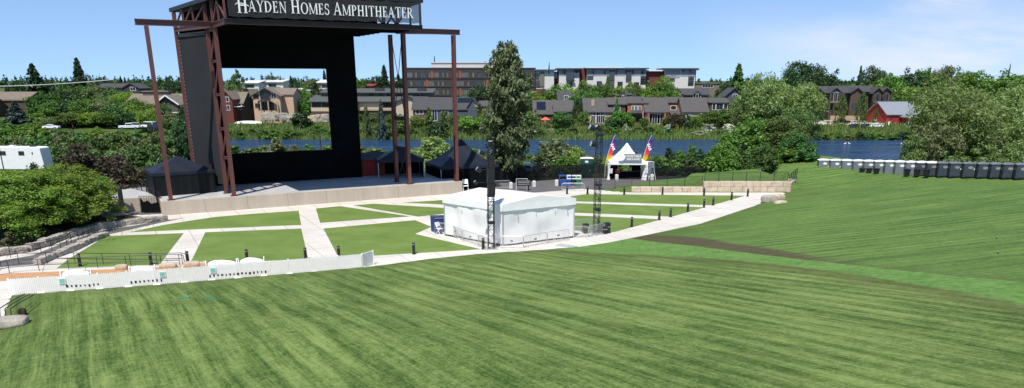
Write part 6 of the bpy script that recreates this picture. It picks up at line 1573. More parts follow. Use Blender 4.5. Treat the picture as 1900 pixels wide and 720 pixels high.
def crown(kind, seed, ncl, per, size):
    global rng; rng = np.random.default_rng(seed)
    if kind in ('round','oak'):
        d = unit(ncl); k = rng.uniform(.25,1,(ncl,1))**.6
        P = d*k*lump(d,seed)[:,None]*np.array([.41,.41,.39])+np.array([0,0,.52]); P[:,2] = np.maximum(P[:,2],.12)
        rad = rng.uniform(.08,.15,ncl)
    elif kind == 'bush':
        d = unit(ncl); d[:,2] = np.abs(d[:,2]); k = rng.uniform(.3,1,(ncl,1))**.5
        P = d*k*lump(d,seed,.3)[:,None]*np.array([.42,.42,.82])+np.array([0,0,.06]); rad = rng.uniform(.10,.18,ncl)
    elif kind == 'spiky':
        d = unit(ncl); h = rng.uniform(0.02,1,ncl)**.85; r = .36*(1-h)**.6*rng.uniform(.2,1,ncl)**.5+.02; a = rng.uniform(0,2*PI,ncl)
        P = np.stack([r*np.cos(a)+.10*np.sin(h*3+seed),r*np.sin(a),h*.92],1)*lump(d,seed,.25)[:,None]; rad = rng.uniform(.06,.12,ncl)
    elif kind == 'upright':
        h = rng.uniform(0,1,ncl); a = rng.uniform(0,2*PI,ncl); w = np.sin(np.clip(h*.94+.06,0,1)**.75*PI)**.7
        r = .40*w*rng.uniform(.3,1,ncl)**.5; P = np.stack([r*np.cos(a),r*np.sin(a),.14+.80*h],1); rad = rng.uniform(.055,.10,ncl)*(1.1-.4*h)
    elif kind == 'willow':
        d = unit(ncl); k = rng.uniform(.35,1,(ncl,1))**.5
        P = d*k*lump(d,seed,.26)[:,None]*np.array([.42,.42,.42])+np.array([0,0,.50]); rad = rng.uniform(.07,.13,ncl)
    elif kind == 'wide':
        d = unit(ncl); k = rng.uniform(.3,1,(ncl,1))**.5
        P = d*k*lump(d,seed,.22)[:,None]*np.array([.44,.44,.30])+np.array([0,0,.64]); P[:,2] -= .36*(np.hypot(P[:,0],P[:,1])/.44)**2*rng.uniform(.3,1,ncl)
        rad = rng.uniform(.05,.09,ncl)
    if kind in ('conifer','pine','spruce'):
        Cs, Ns, As = [], [], []
        nb = ncl
        for i in range(nb):
            h = (i+rng.uniform(0,1))/nb
            if kind == 'pine':
                env = (.5*min(1,(1-h)*2.2+.27)*min(1,.60+h*2.0))*rng.uniform(.45,1.12); z0 = .07+.90*h; slope = rng.uniform(-.05,.45)
            elif kind == 'spruce': env = .5*(1-h)**.85*rng.uniform(.8,1.05)+.01; z0 = .04+.95*h; slope = -.22
            else: env = .5*((1-h)**.8)*rng.uniform(.6,1.1)+.012; z0 = .06+.93*h; slope = rng.uniform(-.3,.05)
            a = rng.uniform(0,2*PI); m = per
            t = rng.uniform(.12 if kind == 'pine' else .05,1,m)**(.55 if kind == 'pine' else .8)
            dirv = np.array([math.cos(a),math.sin(a),slope]); side = np.array([-math.sin(a),math.cos(a),0])
            sp = (.06 if kind != 'pine' else .075)*(1.25-t if kind != 'pine' else 1)+.004
            if kind == 'pine':
                nt_ = max(2,int(env/.10)); tc = rng.uniform(.25,1,nt_)[rng.integers(0,nt_,m)]
                t = np.clip(tc+rng.normal(0,.06,m),.05,1.05); sp = .040
            C = np.array([0,0,z0])+dirv*(t*env)[:,None]+side*(rng.normal(0,1,m)*sp*min(1,env*3+.15))[:,None]+np.array([0,0,1])*(rng.normal(0,.011 if kind != 'pine' else .017,m))[:,None]
            Cs.append(C); Ns.append(np.array([dirv[0]*.4,dirv[1]*.4,.9])+unit(m)*.7); As.append(np.tile(dirv,(m,1))+unit(m)*.8)
        C, Nn, A = np.concatenate(Cs), np.concatenate(Ns), np.concatenate(As)
        return leaves('crown', C, Nn, size, .42, A)
    C, Nn = clump_cloud(P, rad, per, .8)
    if kind == 'willow':
        dr = np.array([.30,.05,-.55])+unit(len(C))*.55; C[:,2] -= rng.uniform(0,.06,len(C)); C[:,0] += rng.uniform(0,.05,len(C))
        return leaves('crown', C, Nn, size, .36, dr)
    if kind == 'wide':
        dr = np.array([0,0,-.3])+unit(len(C))*.8+np.stack([C[:,0],C[:,1],C[:,0]*0],1)*1.2; return leaves('crown', C, Nn+np.array([0,0,.5]), size, .5, dr)
    return leaves('crown', C, Nn, size, .6)
def trunk_mesh(kind, seed):
    r = random.Random(seed); mb = MB()
    top = {'conifer':.96,'spruce':.97,'pine':.95,'upright':.85,'bush':.35,'spiky':.6}.get(kind,.55); r0 = {'bush':.02,'spiky':.015,'upright':.022}.get(kind,.026)
    if kind in ('bush','spiky'):
        for k in range(6): a = r.uniform(0,6.28); mb.tube((0,0,-.03),(.25*math.cos(a),.25*math.sin(a),top*r.uniform(.8,1.2)),r0,.006,5)
        return mb
    p = Vector((0,0,-.04)); n = 5
    for k in range(n):
        q = Vector((r.uniform(-.012,.012)*k,r.uniform(-.012,.012)*k,top*(k+1)/n)); mb.tube(p,q,r0*(1-k/n*.85),r0*(1-(k+1)/n*.85),7,False); p = q
    if kind not in ('conifer','spruce','pine'):
        for k in range(8):
            a = k*2.4+r.uniform(-.3,.3); z = r.uniform(.2,.5); l = r.uniform(.2,.34); m_ = Vector((l*.5*math.cos(a),l*.5*math.sin(a),z+.12)); mb.tube((0,0,z),m_,.012,.008,5,False); mb.tube(m_,(l*math.cos(a),l*math.sin(a),z+.28),.008,.003,5,False)
    else:
        for k in range(14):
            a = k*2.4; z = .12+k*.055; l = .34*(1-z)+.05; mb.tube((0,0,z),(l*math.cos(a),l*math.sin(a),z+.03),.006,.002,4,False)
    return mb
PROTO = {}
SPEC = {'round':(90,44,.052),'oak':(150,60,.036),'bush':(46,56,.085),'spiky':(60,44,.060),'upright':(110,34,.040),'willow':(150,52,.050),'conifer':(100,50,.115),'pine':(120,60,.06),'spruce':(120,50,.10),'wide':(200,70,.03)}
def proto(kind, fo, var, spec=None, seed=None):
    key = (kind, fo, var) if spec is None else (kind, fo, var, spec)
    if key not in PROTO:
        s = seed if seed is not None else hash((len(kind)*7+ord(kind[0])*13+ord(kind[-1])*5, var)) % 1000
        me = crown(kind, s+3, *(spec or SPEC[kind])); me.materials.append(FO[fo])
        tm = trunk_mesh(kind, s); t = bpy.data.meshes.new('trunk'); t.from_pydata(tm.v, [], tm.f); t.materials.append(M['trunk']); PROTO[key] = (me, t)
    return PROTO[key]
VN = {'bush':'shrub','spiky':'sapling','conifer':'conifer_tree','spruce':'spruce_tree','pine':'pine_tree','willow':'willow_tree','round':'broadleaf_tree','oak':'broadleaf_tree','upright':'street_tree','wide':'spreading_tree'}
def plant(kind, fo, px, ytop, D, wpx, label, group=None, var=None, spec=None, zoff=0.0, depth=None, name=None, rz=None):
    q = W(px, ytop, D); zb = gz(q.x, D)+zoff; h = q.z-zb; w = wpx/F*D*1.03
    var = random.randrange(3) if var is None else var
    me, tm = proto(kind, fo, var, spec)
    t = thing(name or VN[kind], label, 'shrub' if kind in ('bush','spiky') else 'tree', (q.x,D,zb), random.uniform(0,6.28) if rz is None else rz, group, (w,depth or w,h))
    obj('crown' if kind not in ('bush','spiky') else 'foliage', me, None, t); obj('trunk' if kind not in ('bush','spiky') else 'stem', tm, None, t)
    return t
# --- single trees that stand out
plant('pine','pine', 941, 87, 113, 108, 'tall olive pine tree between the stage and the lamp tower', var=0, spec=(200,105,.046), zoff=-.1)
plant('willow','willow', 1790, 140, 128, 190, 'huge windblown willow over the toilets, its nearer crown', var=0, spec=(300,85,.030), rz=0.1)
plant('willow','willow', 1890, 132, 134, 200, 'huge windblown willow behind the shade-painted toilets, outer crown', var=1, spec=(300,85,.030), rz=.2)
plant('willow','olive', 1745, 215, 122, 90, 'low willow bough clump hanging by the water beside the barn view', var=2, spec=(140,70,.05), rz=0)
plant('bush','shrub', 1452, 212, 128, 120, 'tallest rounded river bush above the block wall', var=0, spec=(130,90,.040))
for i, (px, yt, w, fo) in enumerate(((1362,272,60,'shrub'),(1392,268,60,'leaf'),(1428,276,60,'bright'),(1462,270,60,'leaf'),(1496,262,56,'shrub'))):
    plant('bush', fo, px, yt, 121, w, f'low front bush of the thicket above the block wall, {ORD[i]} toward the toilets', 'low front bushes of the thicket')
plant('bush','leaf', 1385, 205, 131, 115, 'rounded river bush in the middle of the thicket above the block wall', var=1, spec=(130,90,.040))
plant('bush','shrub', 1482, 236, 123, 84, 'dense bush touching the first grey toilet', var=2, spec=(110,90,.045))
plant('bush','bright', 1345, 258, 120, 80, 'lighter leafy bush at the bar tent end of the thicket', var=0, spec=(110,80,.05))
plant('bush','shrub', 1412, 262, 119, 80, 'low bush skirting the thicket behind the wire fence', var=1, spec=(110,80,.05))
G1 = 'saplings behind the bar tent'
for i, (px, yt, w, fo) in enumerate(((1222,290,32,'leaf'),(1242,278,30,'dark'),(1262,284,36,'leaf'),(1282,270,30,'leaf'),(1300,280,30,'dark'),(1316,285,30,'leaf'),(1208,296,24,'leaf'),(1180,284,26,'dark'),(1104,288,34,'leaf'),(1150,300,26,'leaf'))):
    plant('spiky' if i not in (8,) else 'bush', fo, px, yt, 126+(i*5)%9, w*1.25, f'wispy river sapling, {ORD[i]} counted ' + ('from the curtain toward the thicket' if i < 6 else 'among those round the bar tent'), G1, spec=(80,60,.06), var=i%3)
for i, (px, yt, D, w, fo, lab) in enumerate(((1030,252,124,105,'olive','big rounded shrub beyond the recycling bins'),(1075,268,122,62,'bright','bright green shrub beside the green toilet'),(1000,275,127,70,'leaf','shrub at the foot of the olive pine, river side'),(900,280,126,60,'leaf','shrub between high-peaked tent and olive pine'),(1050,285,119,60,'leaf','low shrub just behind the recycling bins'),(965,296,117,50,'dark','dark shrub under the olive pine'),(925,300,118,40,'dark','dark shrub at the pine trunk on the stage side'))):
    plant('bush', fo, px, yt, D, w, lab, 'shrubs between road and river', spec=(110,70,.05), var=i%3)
for i, px in enumerate(range(1198,1345,16)):
    plant('bush', ['leaf','dark','shrub','leaf'][i%4], px, 297-(i*5)%9, 121, 42, f'dense low bush at the foot of the saplings, {ORD[i]} from the gathered curtain', 'low bushes behind the wire fence')
for i, (px, yt, w) in enumerate(((1700,250,60),(1760,262,80),(1830,262,90),(1890,262,80))):
    plant('bush', 'willow', px, yt, 121, w, f'shady undergrowth bush below the huge willow, {ORD[i]} from the water', 'undergrowth below the huge willow', spec=(90,70,.05))
# --- foreground garden trees
plant('wide','yellow', 30, 304, 74.5, 250, 'broad low bright green tree, outermost by the lawn railing', 'low trees over the stone wall', var=0, spec=(340,190,.017), depth=17, zoff=-.1)
plant('wide','yellow', 104, 306, 78.5, 176, 'broad low bright green tree in the middle above the stone wall', 'low trees over the stone wall', var=1, spec=(340,180,.019), depth=16, zoff=-.1)
plant('wide','yellow', 168, 322, 91, 86, 'smaller bright green tree overhanging the concert sign', 'low trees over the stone wall', var=2, spec=(260,160,.026), depth=7, zoff=-.1)
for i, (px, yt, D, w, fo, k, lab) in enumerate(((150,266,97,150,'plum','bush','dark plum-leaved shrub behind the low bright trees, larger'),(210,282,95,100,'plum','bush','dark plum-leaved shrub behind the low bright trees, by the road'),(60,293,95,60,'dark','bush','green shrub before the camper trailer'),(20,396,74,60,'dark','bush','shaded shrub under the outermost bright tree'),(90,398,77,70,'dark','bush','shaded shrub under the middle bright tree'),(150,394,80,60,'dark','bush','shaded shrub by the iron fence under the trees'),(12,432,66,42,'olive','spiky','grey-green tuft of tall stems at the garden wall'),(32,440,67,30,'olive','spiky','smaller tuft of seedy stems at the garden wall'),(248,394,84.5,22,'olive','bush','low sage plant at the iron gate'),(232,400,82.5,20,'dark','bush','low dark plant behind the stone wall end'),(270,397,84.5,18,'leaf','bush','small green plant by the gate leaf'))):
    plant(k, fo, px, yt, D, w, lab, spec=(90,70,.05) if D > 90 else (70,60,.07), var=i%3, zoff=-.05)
# --- near bank and west shrubs: rows filled with separate bushes
def row(xs, yf, D, wf, kinds, fmt, group, jit=5, ref=None):
    for i, px in enumerate(xs):
        k, fo = kinds[(i*7+int(px)) % len(kinds)]
        plant(k, fo, px+random.uniform(-4,4), yf(px)+random.uniform(-jit,jit), D(px)+random.uniform(-3,3), wf*random.uniform(.8,1.25), fmt.format(ORD[i] if i < 20 else 'last'), group)
K1 = [('bush','shrub'),('bush','leaf'),('bush','olive'),('bush','leaf'),('bush','shrub'),('bush','bright')]
row(range(-10,330,27), lambda x: 268+ (x>240)*-8, lambda x: 132, 52, K1, 'green riverside shrub in the lowest row behind the plum bushes, {} from the camper', 'lowest row of western shrubs')
row(range(-20,340,25), lambda x: 246, lambda x: 160, 48, K1, 'green riverside shrub in the second row up, {} from the camper', 'second row of western shrubs')
row(range(-10,345,23), lambda x: 236, lambda x: 190, 40, K1+[('bush','bright')], 'green riverside shrub in the third row up, {} from the camper', 'third row of western shrubs')
plant('bush','gold', 237, 246, 168, 16, 'yellow-flowering shrub glowing among the western greens')
plant('upright','dark', 340, 190, 150, 62, 'dusky juniper-like tree beside the stage side panel', name='juniper_tree'); plant('bush','dark', 345, 225, 140, 50, 'dark bush at the foot of the stage side panel')
row(range(425,640,30), lambda x: 268, lambda x: 172, 40, [('bush','olive'),('bush','shrub'),('bush','bright')], 'low bank shrub seen through the stage window, {} from the steel tower', 'bank shrubs behind the stage window')
plant('bush','olive', 515, 252, 160, 58, 'grey-green willow bush in the stage window before the water')
row(range(668,890,24), lambda x: 266 if x > 790 else 272, lambda x: 165, 48, [('bush','olive'),('bush','bright'),('bush','shrub'),('bush','willow')], 'low bank shrub behind the dark canopies, {} from the backdrop', 'bank shrubs behind the canopies')
plant('bush','willow', 800, 247, 150, 95, 'silvery willow bush rising above the dark stage canopy', spec=(90,70,.06))
# --- far bank: shoreline plants
K2 = [('bush','leaf'),('bush','shrub'),('bush','bright'),('bush','dark'),('bush','shrub'),('bush','bloom'),('bush','leaf')]
row(range(415,640,17), lambda x: 238, lambda x: 243, 26, [('bush','dark'),('bush','leaf'),('bush','shrub')], 'shoreline shrub under the peach house, {} from the steel tower', 'shoreline shrubs in the stage window', 4)
row(range(640,1000,21), lambda x: 236, lambda x: 246, 26, K2, 'waterside garden shrub before the dark-roofed houses, {} from the backdrop', 'waterside shrubs below the dark roofs', 5)
row(range(1000,1385,20), lambda x: 238, lambda x: 247, 22, K2, 'waterside garden shrub below the brick houses, {} from the pine', 'waterside shrubs below the brick houses', 4)
row(range(1395,1720,20), lambda x: 245 if x > 1500 else 238, lambda x: 241, 32, [('bush','leaf'),('bush','dark'),('bush','shrub'),('bush','bright')], 'rounded shoreline bush below the car park, {} from the great willows', 'shoreline bushes below the car park', 4)
FB = [(1140,220,248,30,'bush','dark','dark rounded bush alone on the shore below the beige house'),(706,188,238,26,'conifer','spruce','blue-green conifer on the shore by the backdrop edge'),(680,196,240,22,'spiky','olive','pale feathery sapling next to the blue-green conifer'),(740,205,243,40,'bush','leaf','green bush between the two tower legs'),(795,200,247,26,'conifer','leaf','pointed green tree before the charcoal-roofed house'),(822,203,247,22,'conifer','leaf','shorter pointed green tree beside its fellow at the deck'),(812,220,242,40,'bush','dark','dark leafy bush on the shore below the pointed trees'),(870,212,248,50,'round','bright','lime green tree beside the outermost stage post'),(905,208,250,50,'round','yellow','lime tree half behind the olive pine'),
 (558,205,252,45,'bush','dark','dark spreading bush on the slope below the peach house'),(585,228,246,40,'bush','leaf','green bush low on the slope inside the stage window'),(1042,203,250,44,'round','leaf','rounded green tree beside the orange parasol'),(1072,180,256,26,'upright','dark','narrow dark tree between solar-panelled and chimney houses'),(1152,200,252,44,'round','bright','bright round tree before the narrow brick house'),(1145,184,255,18,'conifer','leaf','small pointed tree above the bright round one'),(1253,207,250,38,'round','plum','dark reddish tree before the recessed brick house'),(1275,208,251,26,'bush','dark','dark plum bush beside the beige-walled house'),(1335,200,252,58,'round','leaf','leafy tree before the low brown house'),(1318,228,247,26,'bush','bloom','white-flowering shrub before the beige-walled house'),(1355,226,247,30,'bush','bloom','broad white-flowering shrub close to the great willows'),(1240,228,248,16,'bush','bloom','small white-flowering shrub below the big brick house'),(1160,228,248,14,'bush','bloom','white-flowering shrub below the bright round tree'),(1256,226,248,8,'bush','gold','little yellow shrub below the recessed brick house'),(754,214,246,14,'bush','gold','yellow shrub glimpsed between the two tower legs')]
for px, yt, D, w, k, fo, lab in FB: plant(k, fo, px, yt, D, w, lab)
NB = [(655,204,254,34,'round','leaf'),(692,206,255,30,'round','olive'),(727,208,254,32,'round','leaf'),(772,212,252,28,'round','bright'),(842,206,254,30,'round','leaf'),(890,196,256,38,'round','leaf'),(930,200,254,44,'round','bright'),(962,198,256,44,'round','leaf'),(985,206,254,36,'round','bright'),(1083,204,254,30,'round','leaf'),(1132,212,252,26,'round','leaf'),(1168,212,252,24,'round','bright'),(1196,216,252,20,'round','leaf'),(1238,214,252,26,'round','leaf'),(1292,210,252,28,'round','bright'),(1312,206,254,32,'round','leaf')]
for i, (px, yt, D, w, k, fo) in enumerate(NB):
    plant(k, fo, px, yt, D, w, f'small rounded garden tree on the far bank, {ORD[i]} from the backdrop toward the willows', 'rounded garden trees of the far bank')
HB = [(1035,150,300,40,'round','leaf'),(1062,156,298,36,'round','bright'),(1092,150,302,40,'round','leaf'),(1118,148,304,40,'oak','leaf'),(1152,150,302,40,'round','bright'),(1184,150,302,40,'oak','leaf'),(1210,148,302,40,'round','leaf'),(1248,150,300,36,'round','bright'),(940,176,290,50,'round','leaf'),(968,170,296,46,'round','leaf'),(860,172,300,40,'round','leaf'),(650,160,330,40,'round','leaf')]
for i, (px, yt, D, w, k, fo) in enumerate(HB):
    plant(k, fo, px, yt, D, w, f'leafy tree screening the blocks behind the far houses, {ORD[i]} of its belt', 'screening trees behind the far houses')
# great willows on the far bank
for px, yt, D, w, lab in ((1432,130,246,108,'tall great willow on the far bank, its grey-green main crown'),(1492,142,248,90,'great willow crown on the car park side'),(1395,160,250,80,'great willow crown on the townhouse side'),(1462,180,243,90,'lower drooping bough mass of the great willows')):
    plant('willow','willow', px, yt, D, w, lab, 'great willows on the far bank', spec=(200,62,.042), rz=random.uniform(-.3,.3))
for px, yt, D, w, lab in ((1518,185,256,36,'dark round-headed small tree under the great willow edge'),(1564,172,258,26,'upright young street tree in front of the lodge balcony'),(1603,170,258,28,'upright young street tree before the middle lodge gable'),(1627,198,258,14,'thin young tree close to the barn roof')):
    plant('upright', 'leaf', px, yt, D, w, lab, 'young trees by the car park')
for i, px in enumerate(range(1535,1650,13)): plant('bush','leaf', px, 224, 268, 18, f'clipped green shrub below the lodge, {ORD[i]} toward the barn', 'clipped shrubs below the lodge')
# skyline behind the east houses
K3 = [('round','leaf'),('round','leaf'),('round','bright'),('oak','leaf'),('round','dark')]
EA = [(1372,120,330,48,'conifer','leaf','pointed windblown tree standing behind the slate-blue house'),(1350,150,320,44,'round','dark','dark round tree beside the pointed windblown one'),(1405,140,330,50,'round','dark','dark tree crown showing over the great willows'),(1502,103,330,84,'oak','dark','tall dark poplar cluster on the skyline, main crown'),(1474,118,326,54,'oak','dark','shorter dark poplar against the willow skyline'),(1545,126,330,50,'round','dark','round dark tree beside the tall poplar cluster'),(1598,124,320,20,'conifer','conifer','slim dark conifer on the skyline above the lodge'),(1630,112,325,60,'oak','dark','windblown tall tree above the lodge gables'),(1655,130,315,60,'round','bright','bright green tree beyond the last lodge gable'),(1610,145,310,70,'round','leaf','green tree close behind the lodge roofs'),(1570,148,312,56,'round','leaf','green tree behind the first lodge gable'),(1690,124,330,60,'round','dark','dark skyline tree over the barn roof'),(1720,112,335,46,'round','leaf','tall skyline tree between barn and willow'),(1760,112,340,44,'oak','olive','pale feathery skyline tree above the willow'),(1740,125,330,60,'round','leaf','full green skyline tree above the barn gable'),(1790,122,345,60,'round','leaf','skyline tree behind the huge willow'),(1685,150,300,60,'round','bright','lighter green tree close behind the barn roof'),(1655,160,296,46,'round','leaf','green tree between lodge and barn'),(1715,160,292,60,'oak','leaf','spreading tree at the far barn corner'),(1875,121,350,9,'conifer','conifer','tiny dark conifer peeking over the huge willow'),(1820,124,345,70,'round','leaf','outer skyline tree over the huge willow'),(1880,128,340,80,'round','leaf','outermost skyline tree over the huge willow'),(1545,160,300,40,'round','leaf','tree filling the gap between willow and lodge'),(1700,178,276,50,'bush','shrub','thick shrub against the barn end')]
for px, yt, D, w, k, fo, lab in EA: plant(k, fo, px, yt, D, w, lab)
plant('round','olive', 1706, 214, 250, 30, 'small coppery-leaved tree in front of the barn gable')
# trees around the pale apartments
AP = [(1022,154,305,44,'round','leaf','round tree before the dark corner of the pale apartments'),(1052,148,312,30,'round','bright','bright tree below the first pale apartment bay'),(1082,146,308,44,'upright','willow','silvery upright tree under the dark brick recess'),(1104,152,300,40,'round','bright','bright green tree before the chimney house gable'),(1128,142,310,22,'conifer','leaf','pointed tree before the central dark bay'),(1140,156,302,30,'round','leaf','small tree beside the pointed one by the dark bay'),(1170,150,306,44,'upright','willow','silvery windblown tree above the single dormer house'),(1200,158,300,40,'round','bright','lime tree between the two dormer houses'),(1232,133,306,52,'oak','leaf','big tree hiding the end of the pale apartments'),(1225,160,296,40,'round','bright','bright tree at the foot of the big apartment tree'),(1068,170,285,44,'round','leaf','tree between brown gable and chimney house'),(1090,166,284,40,'round','leaf','tree right behind the tan chimney'.replace('right ','just ')),(990,165,300,60,'round','bright','lime tree between office block and solar house'),(895,150,300,54,'round','dark','dark tree before the office windows beside the pine'),(1260,168,290,30,'round','bright','green tree between the cream dormers'),(1330,170,300,40,'round','leaf','tree at the gable end of the dormered house')]
for px, yt, D, w, k, fo, lab in AP: plant(k, fo, px, yt, D, w, lab)
# trees around the houses in the stage window
SW_ = [(438,126,300,38,'upright','leaf','tall green tree above the red house in the stage window'),(452,160,280,30,'round','dark','dark tree between taupe and peach houses'),(503,133,420,26,'round','dark','dark tree on the skyline left of two conifers'.replace('left of','beside')),(520,140,420,24,'round','dark','low tree on the skyline behind the peach house'),(539,142,390,18,'conifer','conifer','taller of two dark conifers in the stage window'),(549,146,388,12,'conifer','conifer','shorter of two dark conifers in the stage window'),(575,140,400,40,'round','olive','greyish tree between the pale halls'),(601,130,430,16,'conifer','conifer','dark conifer at the corner of the stage window'),(562,156,300,36,'round','bright','bright tree beside the peach house roof, upper'),(540,170,280,50,'round','bright','bright tree hiding the peach house end wall'),(570,176,278,46,'round','leaf','green tree beside the terrace roof'),(488,160,380,14,'round','bright','little light tree at the peach house ridge'),(668,138,400,30,'round','leaf','green tree just past the backdrop edge'),(655,132,410,20,'upright','dark','dark tree touching the backdrop edge'),(712,122,420,30,'conifer','conifer','dark ragged conifer behind the stage tower'),(700,136,420,34,'round','dark','dark tree under the ragged conifer'),(738,138,425,24,'round','dark','dark tree framed by the tower legs'),(806,106,420,9,'conifer','conifer','tiny conifer poking above the office roof'),(1019,117,420,8,'conifer','conifer','tiny conifer poking above the pale apartments'),(1295,150,430,40,'round','dark','low trees past the end of the pale apartments')]
for px, yt, D, w, k, fo, lab in SW_: plant(k, fo, px, yt, D, w, lab)
# western wood
plant('conifer','conifer', 58, 119, 400, 46, 'stout dark conifer above the western wood'); plant('conifer','conifer', 141, 109, 390, 42, 'tallest pointed conifer above the western wood'); plant('round','dark', 160, 132, 392, 18, 'small round dark tree beside the tallest conifer')
plant('spruce','spruce', 26, 190, 245, 62, 'blue spruce with drooping boughs above the western shrubs')
W1 = [(75,168,285,60),(110,160,290,60),(140,148,300,70),(175,152,300,60),(205,160,296,50),(228,165,290,50),(95,185,268,56),(125,178,270,60),(155,175,268,56),(190,178,266,52),(220,182,262,50),(255,190,258,44),(280,183,255,56),(300,190,252,36),(60,205,260,44),(90,215,250,50),(130,205,252,60),(165,205,252,50),(200,205,250,50),(235,206,250,44),(268,205,248,40),(310,205,246,34),(335,206,248,30)]
for i, (px, yt, D, w) in enumerate(W1):
    k, fo = [('round','leaf'),('oak','bright'),('round','shrub'),('round','olive'),('round','leaf'),('round','dark')][(i*5)%6]
    tier, j = ('upper', i) if i < 6 else (('middle', i-6) if i < 14 else ('lower', i-14))
    plant(k, fo, px, yt, D, w*1.15, f'leafy tree in the {tier} tier of the western wood, {ORD[j]} from the spruce', 'trees of the western wood')
for i, (px, yt, k) in enumerate(((10,148,'conifer'),(25,146,'round'),(40,150,'conifer'),(78,146,'round'),(95,148,'conifer'),(112,147,'conifer'),(122,146,'round'),(178,146,'conifer'),(192,144,'conifer'),(197,142,'round'),(223,142,'conifer'),(231,144,'conifer'),(243,146,'round'),(260,150,'round'),(282,150,'round'),(308,142,'conifer'),(315,138,'upright'),(330,145,'round'))):
    plant(k, 'dark' if k != 'conifer' else 'conifer', px, yt, 430+i%4*20, 20 if k != 'conifer' else 13, f'small skyline tree on the western ridge, {ORD[i]} from the frame edge'.replace('frame edge','tan-roofed building'), 'skyline trees of the western ridge')
for i, px in enumerate(range(-10,345,21)):
    plant('bush', ['dark','leaf','shrub','leaf','olive'][i%5], px, 214+(i*7)%9, 257, 34, f'understorey shrub at the foot of the western wood, {ORD[i]} from the spruce', 'understorey of the western wood')
for px, yt, D, w, fo, lab in ((248,176,262,56,'leaf','full green tree covering the lodge end wall'),(272,196,246,46,'bright','bright tree before the lodge roof by the outermost post'),(190,168,300,60,'bright','bright crown in the heart of the western wood'),(100,170,292,64,'leaf','wide crown next to the power pole in the western wood'),(292,212,240,40,'leaf','green tree under the lodge porch'),(334,214,238,40,'shrub','green tree filling the space before the lodge porch')):
    plant('oak', fo, px, yt, D, w, lab)
for i, px in enumerate(range(-15,75,17)): plant('bush', 'leaf', px, 222+(i*5)%8, 236, 36, f'shrub below the blue spruce, {ORD[i]} toward the white sedan', 'shrubs below the blue spruce')
# far wood on the ridge: one mass nobody could count
rng = np.random.default_rng(5); n = 900
ang = rng.uniform(-.85,.85,n); Dd = rng.uniform(480,900,n); xx = ang*Dd; zz = np.array([gz(a,b) for a, b in zip(xx,Dd)])
hh = rng.uniform(5,10,n)*np.where(ang < -.3,1.0,.8); per = 60
C0 = np.stack([xx,Dd,zz],1); d = unit(n*per); off = d*np.array([3.2,3.2,1])*rng.uniform(.3,1,(n*per,1)); off[:,2] = np.abs(off[:,2])*np.repeat(hh,per)
off[:,:2] *= (1.15-off[:,2]/np.repeat(hh,per))[:,None]
fw = leaves('distant_wood', np.repeat(C0,per,0)+off, d+unit(n*per)*.6+np.array([0,0,.4]), 1.7, .7); fw.materials.append(FO['dark']); tag(obj('distant_wood', fw, None), kind='stuff')
# reeds and rough grass along both banks
def blades(name, n, xr, yf, h, w, fo, seed):
    global rng; rng = np.random.default_rng(seed); x = rng.uniform(*xr, n); y = yf(x, n); b, hl, _ = terrain(x, y); z = b+hl
    a = rng.uniform(0,PI,n); hh = h*rng.uniform(.5,1.3,n)*(0.7+.6*np.sin(x*.35+np.sin(y*.5)*2)**2); lean = rng.normal(0,.25,(n,2))*hh[:,None]
    dx, dy = np.cos(a)*w/2, np.sin(a)*w/2
    V = np.stack([np.stack([x-dx,y-dy,z-.1],1),np.stack([x+dx,y+dy,z-.1],1),np.stack([x+lean[:,0]+dx*.15,y+lean[:,1],z+hh],1),np.stack([x+lean[:,0]-dx*.15,y+lean[:,1],z+hh],1)],1).reshape(-1,3)
    me = mesh_np(name, V, np.arange(n*4).reshape(n,4)); me.materials.append(FO[fo]); return tag(obj(name, me, None), kind='stuff')
blades('shore_reeds', 30000, (-105,135), lambda x, n: 239.2+rng.uniform(0,1,n)**1.2*16, 1.25, .34, 'reed', 1)
blades('bank_grass', 22000, (-85,8), lambda x, n: 140+rng.uniform(0,1,n)*38, .9, .3, 'reed', 2)
blades('rough_grass', 16000, (-90,-38), lambda x, n: 112+rng.uniform(0,1,n)*30, .6, .2, 'reed', 3)
blades('bank_grass', 9000, (12,52), lambda x, n: 140+rng.uniform(0,1,n)*34, .8, .3, 'reed', 4)
blades('garden_grass', 5000, (-56,-38), lambda x, n: 68+rng.uniform(0,1,n)*12, .25, .06, 'olive', 6)
# rocky outcrop below the peach house
for i, (px, py, s) in enumerate(((500,212,3.6),(512,214,4.2),(525,213,3.8),(538,215,3.4),(552,214,3.0),(490,214,2.6),(580,217,3.0),(592,216,3.6),(604,215,3.2))):
    q = W(px, py+4, 262); t = thing('rock_outcrop', f'brown rock of the outcrop under the stage-window houses, {ORD[i] if i < 6 else ORD[i-6]} ' + ('below the peach house' if i < 6 else 'below the terrace'), 'rock', (q.x,262,q.z-1.0), i, 'outcrop rocks across the river')
    mb = MB(); mb.rock((0,0,1),(s,s*.8,2.6),i+40); obj('stone', mb, M['warm_rock'] if i in (6,7) else M['grey_stone'], t)
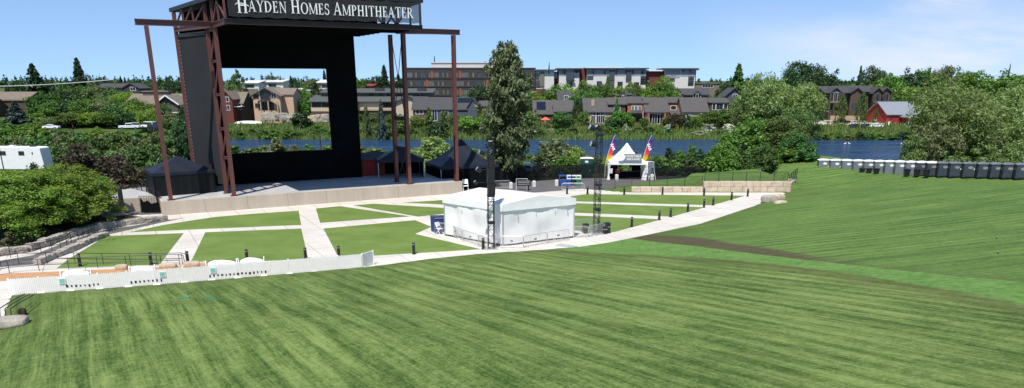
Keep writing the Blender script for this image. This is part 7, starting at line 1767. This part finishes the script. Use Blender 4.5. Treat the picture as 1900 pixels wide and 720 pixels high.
# ------------------------------------------------------------------ light, sky, camera
TOSUN = Vector((-.30,-.955,0)).normalized()*math.cos(math.radians(60)); TOSUN.z = math.sin(math.radians(60))
sun = bpy.data.lights.new('sun','SUN'); sun.energy = 4.6; sun.angle = math.radians(.5); sun.color = (1,.955,.88)
so = bpy.data.objects.new('sun', sun); COL.objects.link(so); so.rotation_euler = TOSUN.to_track_quat('Z','Y').to_euler(); so.location = (-60,-40,120)
wd = bpy.data.worlds.new('World'); scene.world = wd; wd.use_nodes = True; nt = wd.node_tree; nt.nodes.clear()
sky = N(nt,'ShaderNodeTexSky'); sky.sky_type = 'NISHITA'; sky.sun_disc = False; sky.sun_elevation = math.radians(60); sky.sun_rotation = math.atan2(TOSUN.x, TOSUN.y)
sky.altitude = 1100; sky.air_density = 1.0; sky.dust_density = 0.05; sky.ozone_density = 3.0
tc = N(nt,'ShaderNodeTexCoord').outputs['Generated']; sx = N(nt,'ShaderNodeSeparateXYZ'); nt.links.new(tc, sx.inputs[0])
lift = N(nt,'ShaderNodeCombineXYZ'); nt.links.new(sx.outputs['X'],lift.inputs[0]); nt.links.new(sx.outputs['Y'],lift.inputs[1]); nt.links.new(math_n(nt,'ADD',math_n(nt,'MULTIPLY',sx.outputs['Z'],.95),.15),lift.inputs[2]); nt.links.new(lift.outputs[0],sky.inputs[0])
yy = math_n(nt,'MAXIMUM',sx.outputs['Y'],.05); az = math_n(nt,'DIVIDE',sx.outputs['X'],yy); el = math_n(nt,'DIVIDE',sx.outputs['Z'],yy)
cb_ = N(nt,'ShaderNodeCombineXYZ'); nt.links.new(az,cb_.inputs[0]); nt.links.new(el,cb_.inputs[1])
c1 = noise(nt, mapping(nt, cb_.outputs[0], (3.2,13,1), (0,0,.12)), 1.0, 7, .62, .3); c2 = noise(nt, mapping(nt, cb_.outputs[0], (1.1,4,1), (0,0,.1), (3.1,.4,0)), 1.0, 4, .5)
m1 = maprange(nt, math_n(nt,'ADD',math_n(nt,'MULTIPLY',c1,.55),math_n(nt,'MULTIPLY',c2,.45)), .42, .58)
band = math_n(nt,'MULTIPLY', maprange(nt, az, .22, .58), math_n(nt,'MULTIPLY', maprange(nt, el, .105, .055), maprange(nt, el, -.02, .02)))
small = math_n(nt,'MULTIPLY', maprange(nt, math_n(nt,'ABSOLUTE',math_n(nt,'SUBTRACT',az,.535)), .07, .01), maprange(nt, math_n(nt,'ABSOLUTE',math_n(nt,'SUBTRACT',el,.092)), .016, .002))
fac = math_n(nt,'ADD', math_n(nt,'MULTIPLY',math_n(nt,'ADD',math_n(nt,'MULTIPLY',m1,.95),.25),band), math_n(nt,'MULTIPLY',math_n(nt,'MULTIPLY',small,m1),.8), clamp=True)
bg = N(nt,'ShaderNodeBackground'); out = N(nt,'ShaderNodeOutputWorld')
nt.links.new(mix_rgb(nt, fac, sky.outputs[0], (4.7,4.85,5.2)), bg.inputs[0]); bg.inputs[1].default_value = .15; nt.links.new(bg.outputs[0], out.inputs[0])
cam = bpy.data.cameras.new('camera'); co = bpy.data.objects.new('camera', cam); COL.objects.link(co); scene.camera = co
cam.sensor_fit = 'HORIZONTAL'; cam.sensor_width = 36; cam.lens = F/1900*36; cam.shift_y = (CY-360)/1900; cam.clip_end = 8000; cam.clip_start = .5
co.location = (0,0,CAMH); co.rotation_euler = (PI/2-PITCH,0,0)
scene.render.resolution_x, scene.render.resolution_y = 1024, 388
vs_ = scene.view_settings; vs_.view_transform = 'Standard'; vs_.look = 'None'; vs_.exposure = 0.3; vs_.gamma = 1.0; vs_.use_curve_mapping = False
scene.cycles.max_bounces = 6; scene.cycles.transparent_max_bounces = 12; scene.cycles.use_denoising = True
